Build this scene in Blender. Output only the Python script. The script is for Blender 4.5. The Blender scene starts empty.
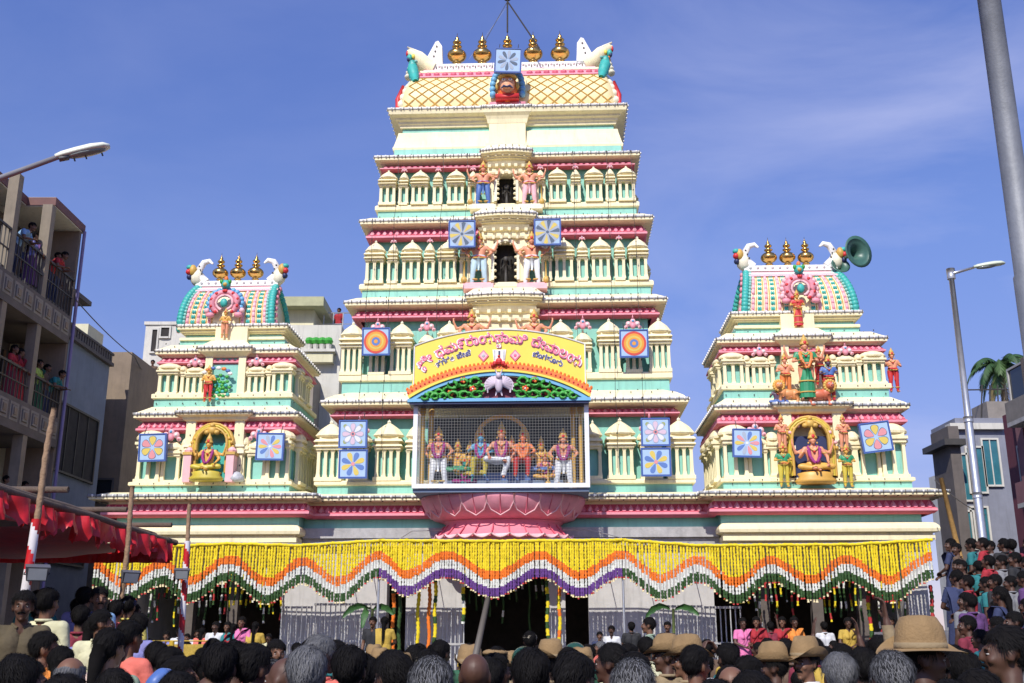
import bpy, bmesh, math, random
import numpy as np
from mathutils import Vector, Matrix, Quaternion
R = math.radians
PI = math.pi
random.seed(7)
rng = np.random.RandomState(7)
sc = bpy.context.scene
COL = sc.collection
# ------------------------------------------------------------------ camera, sky, sun, exposure
CAM_H = 1.75
PITCH = R(15.8)
F = 1060.0
cam_d = bpy.data.cameras.new('camera'); cam = bpy.data.objects.new('camera', cam_d); COL.objects.link(cam)
cam.location = (0, 0, CAM_H); cam.rotation_euler = (R(90) + PITCH, 0, 0)
cam_d.sensor_width = 36; cam_d.lens = F / 1024 * 36; cam_d.clip_end = 3000; cam_d.clip_start = 0.05
sc.camera = cam
TOSUN = Vector((-0.30, -0.92, 0.90)).normalized()
SUN_EL = math.asin(TOSUN.z); SUN_ROT = math.atan2(TOSUN.x, TOSUN.y)
w = bpy.data.worlds.new('World'); sc.world = w; w.use_nodes = True
nt = w.node_tree; bg = nt.nodes['Background']
sky = nt.nodes.new('ShaderNodeTexSky'); sky.sky_type = 'NISHITA'; sky.sun_disc = False
sky.sun_elevation = SUN_EL; sky.sun_rotation = SUN_ROT; sky.altitude = 900; sky.air_density = 1.0; sky.dust_density = 0.3; sky.ozone_density = 1.5
tint = nt.nodes.new('ShaderNodeMix'); tint.data_type = 'RGBA'; tint.blend_type = 'MULTIPLY'; tint.inputs[0].default_value = 1
tz = nt.nodes.new('ShaderNodeValToRGB'); te = tz.color_ramp.elements
for k_, (p_, c_) in enumerate(((0.0, (.52, .42, .55, 1)), (.14, (.58, .50, .68, 1)), (.35, (.80, .79, 1.10, 1)), (.62, (.84, .88, 1.40, 1)))):
    e_ = te[k_] if k_ < 2 else te.new(p_)
    e_.position = p_; e_.color = c_
tc = nt.nodes.new('ShaderNodeTexCoord'); mp = nt.nodes.new('ShaderNodeMapping'); mp.inputs['Scale'].default_value = (1.0, 1.0, 2.6)
mp.inputs['Rotation'].default_value = (0.1, 0.35, 0.2)
nz = nt.nodes.new('ShaderNodeTexNoise'); nz.inputs['Scale'].default_value = 2.6; nz.inputs['Detail'].default_value = 7; nz.inputs['Roughness'].default_value = 0.55
nz.inputs['Distortion'].default_value = 0.5
cr = nt.nodes.new('ShaderNodeValToRGB'); cr.color_ramp.elements[0].position = 0.44; cr.color_ramp.elements[1].position = 0.74
sx = nt.nodes.new('ShaderNodeSeparateXYZ')
mrx = nt.nodes.new('ShaderNodeMapRange'); mrx.inputs['From Min'].default_value = 0.0; mrx.inputs['From Max'].default_value = 0.4; mrx.inputs['To Min'].default_value = 0.10; mrx.inputs['To Max'].default_value = 0.55
ml = nt.nodes.new('ShaderNodeMath'); ml.operation = 'MULTIPLY'
cm = nt.nodes.new('ShaderNodeMix'); cm.data_type = 'RGBA'; cm.inputs[7].default_value = (4.2, 4.4, 6.3, 1)
L = nt.links.new
L(sx.outputs[2], tz.inputs[0]); L(tz.outputs[0], tint.inputs[7]); L(sky.outputs[0], tint.inputs[6]); L(tc.outputs['Generated'], mp.inputs[0]); L(mp.outputs[0], nz.inputs['Vector']); L(nz.outputs[0], cr.inputs[0])
L(tc.outputs['Generated'], sx.inputs[0]); L(sx.outputs[0], mrx.inputs['Value']); L(cr.outputs[0], ml.inputs[0]); L(mrx.outputs[0], ml.inputs[1])
L(ml.outputs[0], cm.inputs[0]); L(tint.outputs[2], cm.inputs[6]); L(cm.outputs[2], bg.inputs[0]); bg.inputs[1].default_value = 0.14
sd = bpy.data.lights.new('sun', 'SUN'); sd.energy = 4.3; sd.angle = R(0.53); sd.color = (1.0, 0.955, 0.87)
so = bpy.data.objects.new('sun', sd); COL.objects.link(so); so.location = (-20, -30, 40)
so.rotation_euler = TOSUN.to_track_quat('Z', 'Y').to_euler()
sc.view_settings.view_transform = 'Standard'; sc.view_settings.look = 'None'; sc.view_settings.gamma = 1
sc.view_settings.exposure = 0.16; sc.view_settings.use_curve_mapping = False
# ------------------------------------------------------------------ frames of reference
TH = R(2.5); TX, TY = -0.28, 30.0      # temple origin, its front swung 2.5 degrees
def W(u, v, z):
    return Vector((TX + u * math.cos(TH) + v * math.sin(TH), TY - u * math.sin(TH) + v * math.cos(TH), z))
def at(px, py, Y):                      # point on the vertical plane Y seen at a pixel of the survey photo
    a = (px - 512) / F; b = (341.5 - py) / F
    c, s = math.cos(PITCH), math.sin(PITCH)
    d = (a, c - b * s, s + b * c); t = Y / d[1]
    return Vector((d[0] * t, Y, CAM_H + d[2] * t))
def on(px, py, v):                      # the same on a plane parallel to the temple front, as (u, z)
    a = (px - 512) / F; b = (341.5 - py) / F
    c, s = math.cos(PITCH), math.sin(PITCH)
    d = (a, c - b * s, s + b * c)
    dn = d[0] * math.sin(TH) + d[1] * math.cos(TH)
    t = (v + TX * math.sin(TH) + TY * math.cos(TH)) / dn
    return (d[0] * t - TX) * math.cos(TH) - (d[1] * t - TY) * math.sin(TH), CAM_H + d[2] * t
# ------------------------------------------------------------------ materials
MATS = {}
def mat(name, col, rough=0.6, var=0.12, bump=0.0, scale=3.0, metal=0.0, streak=0.0, fine=40.0, coat=0.0, spec=0.5):
    if name in MATS: return MATS[name]
    m = bpy.data.materials.new(name); m.use_nodes = True; t = m.node_tree; b = t.nodes['Principled BSDF']
    b.inputs['Roughness'].default_value = rough; b.inputs['Metallic'].default_value = metal
    b.inputs['Specular IOR Level'].default_value = spec
    if coat: b.inputs['Coat Weight'].default_value = coat
    tc = t.nodes.new('ShaderNodeTexCoord'); n = t.nodes.new('ShaderNodeTexNoise'); n.inputs['Scale'].default_value = scale; n.inputs['Detail'].default_value = 6
    n.inputs['Roughness'].default_value = 0.65
    t.links.new(tc.outputs['Object'], n.inputs['Vector'])
    r = t.nodes.new('ShaderNodeValToRGB'); e = r.color_ramp.elements
    e[0].position = 0.3; e[1].position = 0.7
    e[0].color = tuple(c * (1 - var) for c in col) + (1,); e[1].color = tuple(min(1, c * (1 + var * 0.6)) for c in col) + (1,)
    t.links.new(n.outputs[0], r.inputs[0]); out = r.outputs[0]
    if streak:
        mp = t.nodes.new('ShaderNodeMapping'); mp.inputs['Scale'].default_value = (5, 5, 0.5)
        n2 = t.nodes.new('ShaderNodeTexNoise'); n2.inputs['Scale'].default_value = 1.6; n2.inputs['Detail'].default_value = 8; n2.inputs['Roughness'].default_value = 0.7
        r2 = t.nodes.new('ShaderNodeValToRGB'); r2.color_ramp.elements[0].position = 0.5; r2.color_ramp.elements[1].position = 0.75
        mx = t.nodes.new('ShaderNodeMix'); mx.data_type = 'RGBA'; mx.inputs[7].default_value = tuple(c * 0.35 + 0.04 for c in col) + (1,)
        mu = t.nodes.new('ShaderNodeMath'); mu.operation = 'MULTIPLY'; mu.inputs[1].default_value = streak
        t.links.new(tc.outputs['Object'], mp.inputs[0]); t.links.new(mp.outputs[0], n2.inputs['Vector']); t.links.new(n2.outputs[0], r2.inputs[0])
        t.links.new(r2.outputs[0], mu.inputs[0]); t.links.new(mu.outputs[0], mx.inputs[0]); t.links.new(out, mx.inputs[6]); out = mx.outputs[2]
    t.links.new(out, b.inputs['Base Color'])
    if bump:
        n3 = t.nodes.new('ShaderNodeTexNoise'); n3.inputs['Scale'].default_value = fine; n3.inputs['Detail'].default_value = 4
        bp = t.nodes.new('ShaderNodeBump'); bp.inputs['Strength'].default_value = bump; bp.inputs['Distance'].default_value = 0.02
        t.links.new(tc.outputs['Object'], n3.inputs['Vector']); t.links.new(n3.outputs[0], bp.inputs['Height']); t.links.new(bp.outputs[0], b.inputs['Normal'])
    MATS[name] = m
    return m
CREAM = mat('cream_plaster', (0.89, 0.79, 0.50), 0.65, 0.09, 0.25, 1.6, streak=0.42)
CREAM2 = mat('pale_cream_plaster', (0.85, 0.80, 0.60), 0.65, 0.09, 0.25, 1.6, streak=0.5)
TURQ = mat('turquoise_plaster', (0.25, 0.57, 0.48), 0.6, 0.14, 0.2, 1.4, streak=0.4)
PINK = mat('crimson_paint', (0.64, 0.11, 0.17), 0.55, 0.15, 0.1, 3)
PINKL = mat('rose_paint', (0.78, 0.30, 0.36), 0.55, 0.15, 0.1, 5)
PINKP = mat('pale_pink_paint', (0.85, 0.48, 0.50), 0.55, 0.12, 0.1, 5)
WHITE = mat('white_paint', (0.82, 0.80, 0.76), 0.55, 0.08, 0.1, 4)
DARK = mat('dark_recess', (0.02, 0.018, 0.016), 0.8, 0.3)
SILV = mat('silver_edging', (0.50, 0.51, 0.53), 0.5, 0.35, 0.3, 9)
GREYS = mat('grey_cement', (0.42, 0.41, 0.40), 0.8, 0.25, 0.3, 4, streak=0.3)
GOLD = mat('polished_brass', (0.75, 0.45, 0.13), 0.24, 0.12, 0, 4, metal=1.0)
GOLDP = mat('ochre_paint', (0.62, 0.38, 0.08), 0.5, 0.15, 0.1)
WALLW = mat('whitewash', (0.52, 0.505, 0.49), 0.8, 0.14, 0.2, 2, streak=0.55)
RED = mat('red_paint', (0.62, 0.03, 0.03), 0.5, 0.15); ORANGE = mat('orange_paint', (0.85, 0.20, 0.03), 0.5, 0.12)
BLUE = mat('sky_blue_paint', (0.16, 0.42, 0.66), 0.5, 0.12); YEL = mat('yellow_paint', (0.80, 0.66, 0.08), 0.5, 0.05)
GREEN = mat('leaf_green_paint', (0.06, 0.36, 0.05), 0.45, 0.3, 0.1, 12); TEAL = mat('teal_paint', (0.05, 0.42, 0.36), 0.5, 0.15, 0.1, 9)
PBLUE = mat('pale_blue_board', (0.42, 0.58, 0.82), 0.4, 0.06); DBLUE = mat('royal_blue_frame', (0.07, 0.14, 0.42), 0.45, 0.1)
NAVY = mat('navy_paint', (0.02, 0.03, 0.10), 0.5, 0.1); WIRE = mat('galvanised_steel', (0.55, 0.56, 0.57), 0.38, 0.12, 0.05, 6, metal=0.7)
IRON = mat('dark_iron', (0.05, 0.045, 0.04), 0.6, 0.2); WOOD = mat('weathered_wood', (0.24, 0.15, 0.08), 0.8, 0.3, 0.5, 8)
# ------------------------------------------------------------------ mesh building
class MB:
    def __init__(s): s.v = []; s.f = []; s.mi = []; s.ms = []
    def mid(s, m):
        if m not in s.ms: s.ms.append(m)
        return s.ms.index(m)
    def add(s, vs, fs, m, M=None):
        o = len(s.v); k = s.mid(m)
        for p in vs: s.v.append(tuple(M @ Vector(p)) if M is not None else tuple(p))
        for q in fs: s.f.append(tuple(i + o for i in q)); s.mi.append(k)
        return s
    def box(s, x0, x1, y0, y1, z0, z1, m, M=None):
        vs = [(x, y, z) for z in (z0, z1) for x, y in ((x0, y0), (x1, y0), (x1, y1), (x0, y1))]
        return s.add(vs, [(3, 2, 1, 0), (4, 5, 6, 7), (0, 1, 5, 4), (1, 2, 6, 5), (2, 3, 7, 6), (3, 0, 4, 7)], m, M)
    def frus(s, cx, cy, z0, z1, a0, b0, a1, b1, m, M=None):
        vs = [(cx + i * a0, cy + j * b0, z0) for i, j in ((-1, -1), (1, -1), (1, 1), (-1, 1))] + [(cx + i * a1, cy + j * b1, z1) for i, j in ((-1, -1), (1, -1), (1, 1), (-1, 1))]
        return s.add(vs, [(3, 2, 1, 0), (4, 5, 6, 7), (0, 1, 5, 4), (1, 2, 6, 5), (2, 3, 7, 6), (3, 0, 4, 7)], m, M)
    def lathe(s, pr, m, c=(0, 0, 0), n=12, sy=1.0, M=None):
        vs = []; fs = []
        for r, z in pr:
            for i in range(n):
                a = 2 * PI * (i + .5) / n; vs.append((c[0] + r * math.cos(a), c[1] + r * sy * math.sin(a), c[2] + z))
        for j in range(len(pr) - 1):
            for i in range(n): k = (i + 1) % n; fs.append((j * n + i, j * n + k, (j + 1) * n + k, (j + 1) * n + i))
        fs.append(tuple(range(n - 1, -1, -1))); fs.append(tuple((len(pr) - 1) * n + i for i in range(n)))
        return s.add(vs, fs, m, M)
    def tube(s, pts, r, m, n=8, M=None, mats=None):
        pts = [Vector(p) for p in pts]; rs = r if isinstance(r, (list, tuple)) else [r] * len(pts)
        vs = []; up = Vector((0.123, 0.2, 1)).normalized()
        for i, p in enumerate(pts):
            t = (pts[min(i + 1, len(pts) - 1)] - pts[max(i - 1, 0)])
            t = t.normalized() if t.length > 1e-9 else Vector((0, 0, 1))
            a = t.cross(up)
            if a.length < 0.05: a = t.cross(Vector((1, 0, 0)))
            a.normalize(); b = t.cross(a)
            for k in range(n):
                g = 2 * PI * k / n; vs.append(p + (a * math.cos(g) + b * math.sin(g)) * rs[i])
        for i in range(len(pts) - 1):
            fs = []
            for k in range(n): l = (k + 1) % n; fs.append((i * n + k, i * n + l, (i + 1) * n + l, (i + 1) * n + k))
            if i == 0: o = len(s.v); s.add(vs, [], m, M)
            kk = s.mid(mats[i] if mats else m)
            for q in fs: s.f.append(tuple(x + o for x in q)); s.mi.append(kk)
        s.f.append(tuple(o + k for k in range(n))); s.mi.append(s.mid(m)); s.f.append(tuple(o + (len(pts) - 1) * n + k for k in range(n - 1, -1, -1))); s.mi.append(s.mid(m))
        return s
    def ell(s, c, r, m, n=10, q=6, M=None):
        pr = [(math.sin(PI * (j + .0) / q) if 0 < j < q else 0.02, -math.cos(PI * j / q)) for j in range(q + 1)]
        T = Matrix.Translation(c) @ Matrix.Diagonal((r[0], r[1], r[2], 1))
        return s.lathe(pr, m, n=n, M=(M @ T) if M is not None else T)
    def prism(s, ol, y0, y1, m, M=None, side=None):        # outline in x,z extruded along y
        n = len(ol); vs = [(x, y0, z) for x, z in ol] + [(x, y1, z) for x, z in ol]
        s.add(vs, [tuple(range(n)), tuple(range(2 * n - 1, n - 1, -1))] + [((i + 1) % n, i, n + i, n + (i + 1) % n) for i in range(n)], m, M)
        return s
    def sweep(s, poly, prof, m, ms=None, cap=True):         # rings of the plan polygon offset outwards
        rings = [(offset(poly, o), z) for o, z in prof]; n = len(poly)
        o = len(s.v)
        for pl, z in rings:
            for x, y in pl: s.v.append((x, y, z))
        for j in range(len(prof) - 1):
            k = s.mid(ms[j] if ms else m)
            for i in range(n): l = (i + 1) % n; s.f.append((o + j * n + i, o + j * n + l, o + (j + 1) * n + l, o + (j + 1) * n + i)); s.mi.append(k)
        if cap:
            k = s.mid(m); s.f.append(tuple(o + i for i in range(n - 1, -1, -1))); s.mi.append(k)
            s.f.append(tuple(o + (len(prof) - 1) * n + i for i in range(n))); s.mi.append(k)
        return s
    def mesh(s, name, smooth=False):
        me = bpy.data.meshes.new(name); me.from_pydata(s.v, [], s.f)
        for m in s.ms: me.materials.append(m)
        me.polygons.foreach_set('material_index', s.mi)
        if smooth: me.polygons.foreach_set('use_smooth', [True] * len(me.polygons))
        me.update(); return me
    def build(s, name, parent=None, smooth=False):
        return put(s.mesh(name, smooth), name, parent)
def put(me, name, parent=None, loc=(0, 0, 0), rz=0.0, scale=1.0, rot=None):
    o = bpy.data.objects.new(name, me); COL.objects.link(o); o.parent = parent; o.location = loc
    o.rotation_euler = rot if rot else (0, 0, rz); o.scale = (scale,) * 3 if not isinstance(scale, tuple) else scale
    return o
def offset(poly, d):
    n = len(poly); out = []
    for i in range(n):
        p0, p1, p2 = Vector(poly[i - 1]), Vector(poly[i]), Vector(poly[(i + 1) % n])
        a = (p1 - p0).normalized(); b = (p2 - p1).normalized()
        na = Vector((a.y, -a.x)); nb = Vector((b.y, -b.x)); k = (na + nb)
        k = k / max(0.3, (1 + na.dot(nb)))
        out.append(tuple(p1 + k * d))
    return out
def along(poly, d, step, skip=None):                        # positions round an offset plan: point, tangent, outward normal
    pl = offset(poly, d); n = len(pl)
    for i in range(n):
        a, b = Vector(pl[i]), Vector(pl[(i + 1) % n]); e = b - a; l = e.length
        if l < 1e-6: continue
        t = e / l; nn = Vector((t.y, -t.x))
        if nn.y > 0.9: continue                             # the back nobody sees
        k = max(1, round(l / step))
        for j in range(k):
            yield a + t * (l * (j + .5) / k), t, nn
def rect(u0, u1, v0, v1): return [(u0, v0), (u1, v0), (u1, v1), (u0, v1)]
def tag(o, label, cat, group=None, kind=None):
    if label: o['label'] = label
    if cat: o['category'] = cat
    if group: o['group'] = group
    if kind: o['kind'] = kind
    return o
def empty(name, loc, rz=0.0, label=None, cat=None, group=None):
    o = bpy.data.objects.new(name, None); COL.objects.link(o); o.location = loc; o.rotation_euler = (0, 0, rz); o.empty_display_size = 0.2
    return tag(o, label, cat, group)
def twin(root, loc, rz=None, label=None, group=None, scale=None):   # a thing copied with its parts and sub-parts
    r = root.copy(); COL.objects.link(r); r.location = loc
    if rz is not None: r.rotation_euler = (0, 0, rz)
    if label: r['label'] = label
    if group: r['group'] = group
    if scale: r.scale = (scale,) * 3
    for c0 in KIDS(root):
        c = c0.copy(); COL.objects.link(c); c.parent = r
        for g0 in KIDS(c0): g = g0.copy(); COL.objects.link(g); g.parent = c
    return r
def KIDS(o): return [c for c in bpy.data.objects if c.parent == o]
def struct(o): o['kind'] = 'structure'; return o
# ------------------------------------------------------------------ ground
g = MB(); g.box(-900, 900, -60, 1500, -0.5, 0, mat('street_asphalt', (0.07, 0.068, 0.065), 0.9, 0.3, 0.5, 0.6)); struct(g.build('road'))
# ------------------------------------------------------------------ temple pieces
def frame_dir(p, t, n, z):            # matrix at a point of a plan edge: x along, -y outward
    return Matrix(((t.x, -n.x, 0, p.x), (t.y, -n.y, 0, p.y), (0, 0, 1, z), (0, 0, 0, 1)))
TICK = mat('weathered_socket', (0.16, 0.14, 0.12), 0.7, 0.3)
def edging(poly, d, z, parent, step=0.27, silver=False):
    b = MB(); b.sweep(poly, [(d - .10, z - .03), (d + .02, z - .03), (d + .02, z + .045), (d - .10, z + .06)], SILV if silver else WHITE, cap=False)
    for p, t, n in along(poly, d + .03, step):
        M = frame_dir(p, t, n, z)
        b.ell((0, -0.012, 0.005), (.036, .036, .045), WHITE, 6, 4, M)
        b.box(.10, .122, -.010, .03, -.05, .048, TICK, M)
    return b.build('edging', parent, True)
CRIM = mat('deep_crimson_paint', (0.52, 0.06, 0.12), 0.6, 0.15)
PINKM = mat('mid_rose_paint', (0.74, 0.20, 0.28), 0.55, 0.12)
def petals(poly, d, z0, z1, parent, step=0.24):
    h = z1 - z0; b = MB()
    b.sweep(poly, [(d - .1, z0 - .02), (d + .06, z0), (d + .13, z0 + .16 * h), (d + .13, z0 + .34 * h), (d + .07, z0 + .46 * h), (d + .03, z0 + .5 * h), (d + .0, z1), (d - .1, z1)], PINK, [PINK, PINK, PINKL, PINK, PINK, CRIM, CRIM], cap=False)
    q = 0
    for p, t, n in along(poly, d + .035, step * .8):
        M = frame_dir(p, t, n, z0); s = step * .39; q += 1
        ol = [(0, .97 * h), (s * .5, .78 * h), (s, .58 * h), (s * .9, .40 * h), (0, .30 * h), (-s * .9, .40 * h), (-s, .58 * h), (-s * .5, .78 * h)]
        vs = [(x, 0.01, z) for x, z in ol] + [(x * .6, -.05 - .03 * (z < .6 * h), .2 * h + z * .66) for x, z in ol]
        b.add(vs, [tuple(range(8, 16))] + [(i, (i + 1) % 8, 8 + (i + 1) % 8, 8 + i) for i in range(8)], PINKL if q % 2 else PINKM, M)
    return b.build('lotus_band', parent)
def kapota(poly, z, over, zs, back, parent, m=None, name='cornice', dent=True):
    m = m or CREAM; b = MB()
    b.sweep(poly, [(-.05, z - .26), (.05, z - .26), (.05, z - .22), (.12, z - .21), (.12, z - .17), (.20, z - .16), (over * .6, z - .12), (over - .03, z - .09), (over, z - .09), (over, z),
                   (over * .8, z + (zs - z) * .30), (over * .45 + back * .0, z + (zs - z) * .58), (back + .12, z + (zs - z) * .92), (back, zs)], m)
    if dent:
        for p, t, n in along(poly, .12, .42):
            b.box(-.03, .03, -.05, .05, -.205, -.165, CREAM, frame_dir(p, t, n, z))
    o = b.build(name, parent); k = MB()
    for off_, zf in ((over * .62, .48), (over * .15 + back * .5, .80)):
        for p, t, n in along(poly, off_, .62): k.ell((p.x + t.x * .1, p.y + t.y * .1, z + (zs - z) * zf + .03), (.018, .018, .03), IRON, 5, 4)
    k.build('string_lights', parent)
    return o
def shrine_mesh(w, h, d, nc, name='miniature_shrine', flat=False):
    b = MB(); hw = w / 2
    b.box(-hw * 1.04, hw * 1.04, -d / 2, d / 2, 0, .06 * h, CREAM)
    cw = min(.05, w / (nc * 2.4)) if nc > 1 else w * .28
    hc = .62 if flat else .50
    b.box(-hw * .86, hw * .86, 0, d / 2, .05 * h, hc * h, TURQ)
    for i in range(nc):
        x = 0 if nc == 1 else -hw * .8 + 1.6 * hw * i / (nc - 1)
        b.frus(x, -d * .22, .06 * h, .12 * h, cw * 1.35, cw * 1.3, cw * 1.05, cw * 1.1, CREAM)
        b.frus(x, -d * .22, .12 * h, hc * h, cw, cw, cw * .85, cw, CREAM)
        b.frus(x, -d * .22, (hc - .045) * h, hc * h, cw, cw, cw * 1.5, cw * 1.5, CREAM)
    if flat:
        b.box(-hw * 1.0, hw * 1.0, -d * .45, d / 2, .62 * h, .68 * h, CREAM)
        b.box(-hw * 1.12, hw * 1.12, -d * .55, d / 2, .68 * h, .73 * h, CREAM); b.box(-hw * .9, hw * .9, -d * .42, d / 2, .73 * h, .79 * h, CREAM)
        pr = [(hw * 1.15, .79 * h), (hw * 1.18, .83 * h), (hw * .98, .90 * h), (hw * .55, .965 * h), (hw * .1, .985 * h)]
        b.lathe([(r * 1.1, z) for r, z in pr], CREAM, n=14, sy=d / w * .9)
        return b.mesh(name)
    b.box(-hw * 1.0, hw * 1.0, -d * .45, d / 2, .50 * h, .545 * h, CREAM)
    b.frus(0, 0, .545 * h, .575 * h, hw * 1.16, d * .58, hw * 1.06, d * .5, CREAM)
    b.box(-hw * .88, hw * .88, -d * .38, d / 2, .575 * h, .625 * h, CREAM)
    b.frus(0, 0, .625 * h, .665 * h, hw * 1.18, d * .58, hw * 1.02, d * .5, CREAM)
    b.box(-hw * .78, hw * .78, -d * .34, d / 2, .665 * h, .71 * h, CREAM)
    s = math.sqrt(2)
    b.lathe([(hw * .95 * s * .8, .71 * h), (hw * 1.08 * s * .8, .735 * h), (hw * .94 * s * .8, .775 * h), (hw * .72 * s * .8, .84 * h), (hw * .42, .90 * h), (hw * .16, .935 * h)], CREAM, n=10, sy=d / w * .95)
    b.ell((0, 0, .955 * h), (hw * .16, hw * .16, .03 * h), CREAM2, 6, 4)
    b.lathe([(hw * .10, .96 * h), (.004, 1.0 * h)], CREAM2, n=5)
    return b.mesh(name)
def kudu_mesh(s=1.0):                 # small pink arched crest above short columns
    b = MB()
    for k, (x, z, r) in enumerate([(0, .20, .085), (-.13, .12, .085), (.13, .12, .085), (-.20, .02, .06), (.20, .02, .06)]):
        b.ell((x * s, 0, z * s), (r * s, .05 * s, r * s), PINKP, 8, 5); b.ell((x * s, -.03 * s, z * s), (r * .5 * s, .04 * s, r * .5 * s), (BLUE, WHITE, WHITE, PINKL, PINKL)[k], 6, 4)
    b.ell((0, -.02 * s, .06 * s), (.09 * s, .06 * s, .10 * s), PINKL, 8, 5); b.lathe([(.04 * s, .27 * s), (.002, .42 * s)], PINKL, n=6)
    return b.mesh('arched_crest', True)
KUDU = kudu_mesh()
def finial_mesh(h):
    pr = [(.12, 0), (.13, .03), (.07, .05), (.08, .09), (.12, .115), (.07, .14), (.10, .17), (.18, .21), (.235, .27), (.25, .33), (.235, .39), (.18, .45), (.09, .50), (.07, .53), (.12, .56), (.13, .59), (.06, .625),
          (.055, .65), (.10, .68), (.115, .72), (.07, .77), (.03, .80), (.055, .83), (.03, .86), (.012, .90), (.003, 1.0)]
    return MB().lathe([(r * h, z * h) for r, z in pr], GOLD, n=20).mesh('finial', True)
def bow(hw, v0, dv, v1, n=6):         # plan with a bowed front
    pts = [(-hw + 2 * hw * i / n, v0 - dv * math.sin(PI * (.12 + .76 * i / n))) for i in range(n + 1)]
    return pts + [(hw, v1), (-hw, v1)]
def arch_ol(hw, h, n=8, z0=0.0):      # round-headed opening outline
    s = h - hw
    return [(-hw, z0), (-hw, z0 + s)] + [(-hw * math.cos(PI * i / n), z0 + s + hw * math.sin(PI * i / n)) for i in range(1, n)] + [(hw, z0 + s), (hw, z0)]
def arch_band(b, ow, oh, iw, ih, y0, y1, m, z0=0.0, n=10, M=None):
    o = arch_ol(ow, oh, n, z0); i = arch_ol(iw, ih, n, z0); k = len(o)
    vs = [(x, y0, z) for x, z in o] + [(x, y0, z) for x, z in i] + [(x, y1, z) for x, z in o] + [(x, y1, z) for x, z in i]
    fs = []
    for j in range(k - 1): fs += [(j, k + j, k + j + 1, j + 1), (j, j + 1, 2 * k + j + 1, 2 * k + j), (k + j, 3 * k + j, 3 * k + j + 1, k + j + 1), (2 * k + j, 2 * k + j + 1, 3 * k + j + 1, 3 * k + j)]
    b.add(vs, fs, m, M)
# ------------------------------------------------------------------ ground storey of the temple
Z0 = 4.45
base = empty('temple_hall', W(0, 0, 0), -TH, 'long cream and turquoise ground storey of the temple carrying all three towers', 'temple')
PLAN = [(-11.0, 0), (-5.75, 0), (-5.75, .6), (6.1, .6), (6.1, 0), (11.6, 0), (11.6, 9.2), (-11.0, 9.2)]
b = MB(); b.sweep(PLAN, [(-.02, 4.88), (.0, 4.88), (.0, 5.2), (-.02, 5.2)], TURQ, cap=True); b.build('turquoise_band', base)
for x0, x1, v in ((-11.25, -5.75, -.22), (6.1, 11.85, -.22)):
    b = MB()
    b.sweep(rect(x0, x1, v, 9.3), [(-.15, 4.40), (0, 4.42), (0, 4.55), (-.05, 4.56), (-.04, 4.62), (.10, 4.64), (.12, 4.72), (.10, 4.80), (.02, 4.88), (-.2, 4.92)], CREAM); b.build('moulding', base)
b = MB(); b.box(-5.74, 6.09, .38, 9, 4.58, 4.86, GREYS); b.box(-5.74, 6.09, .5, 9, 4.36, 4.575, GREYS); b.build('cement_slab', base)
petals(PLAN, .22, 5.14, 5.50, base)
b = MB(); b.sweep(PLAN, [(-.1, 5.46), (.20, 5.48), (.20, 5.56), (.26, 5.58), (.5, 5.60), (.62, 5.60), (.62, 5.68), (.50, 5.74), (.2, 5.84), (-.2, 5.88), (-.3, 5.90)], CREAM)
for p, t, n in along(PLAN, .45, .34): b.box(-.015, .015, -.1, .1, 5.585, 5.60, IRON, frame_dir(p, t, n, 0))
b.build('cornice', base)
edging(PLAN, .62, 5.69, base, .30, True)
# walls below the curtain: white piers with open bays between
b = MB(); gv = .7
for x0, x1 in ((-11.0, -10.75), (-6.3, -3.3), (-2.75, -1.15), (1.25, 1.75), (2.4, 5.9), (11.05, 11.6)):
    b.box(x0, x1, gv if -6.3 <= x0 < 6 else .1, gv + .5, 0, 4.40, WALLW)
b.box(-10.99, 11.59, gv + .502, gv + .6, 3.6, 4.4, WALLW)
b.box(-11.0, -10.7, .72, 9, 0, 4.40, WALLW); b.box(11.3, 11.6, 1.22, 9, 0, 4.4, WALLW); b.box(-10.7, 11.3, 7.5, 7.7, 0, 4.4, mat('unlit_interior_wall', (0.09, 0.075, 0.06), 0.9, 0.3))  # back wall colour carries the darkness of the hall interior
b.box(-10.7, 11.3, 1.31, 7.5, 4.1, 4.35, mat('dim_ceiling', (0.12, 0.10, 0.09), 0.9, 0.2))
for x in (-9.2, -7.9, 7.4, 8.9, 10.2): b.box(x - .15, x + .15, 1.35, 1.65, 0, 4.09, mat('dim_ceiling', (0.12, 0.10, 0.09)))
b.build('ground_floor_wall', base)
# ------------------------------------------------------------------ main tower
tower = empty('temple_tower', W(0, 0, 5.9), -TH, 'tall central stepped tower in cream, turquoise and crimson with five brass pots along its crest', 'temple tower')
CV = 4.6
def trect(hw, v): return rect(-hw, hw, v, 2 * CV - v)
OZ = 5.9
class Off:                              # keeps tower parts in the tower's own frame
    pass
TI = [dict(hw=4.85, v=1.2, p0=5.86, l0=6.12, w0=6.27, w1=8.25, pk=8.5, e=8.6, ov=.58, zs=9.1, plhw=5.5, plv=.72),
      dict(hw=4.42, v=1.7, p0=8.85, l0=9.36, w0=9.58, w1=11.45, pk=11.72, e=11.88, ov=.55, zs=12.3, plhw=5.02, plv=1.22),
      dict(hw=4.18, v=2.2, p0=12.05, l0=12.5, w0=12.70, w1=14.3, pk=14.62, e=14.80, ov=.52, zs=15.2, plhw=4.62, plv=1.78),
      dict(hw=3.9, v=2.7, p0=15.0, l0=15.4, w0=15.60, w1=16.98, pk=17.2, e=17.30, ov=.5, zs=17.6, plhw=4.30, plv=2.28)]
def shift(o, dz=-OZ): o.location.z += dz; return o
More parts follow.
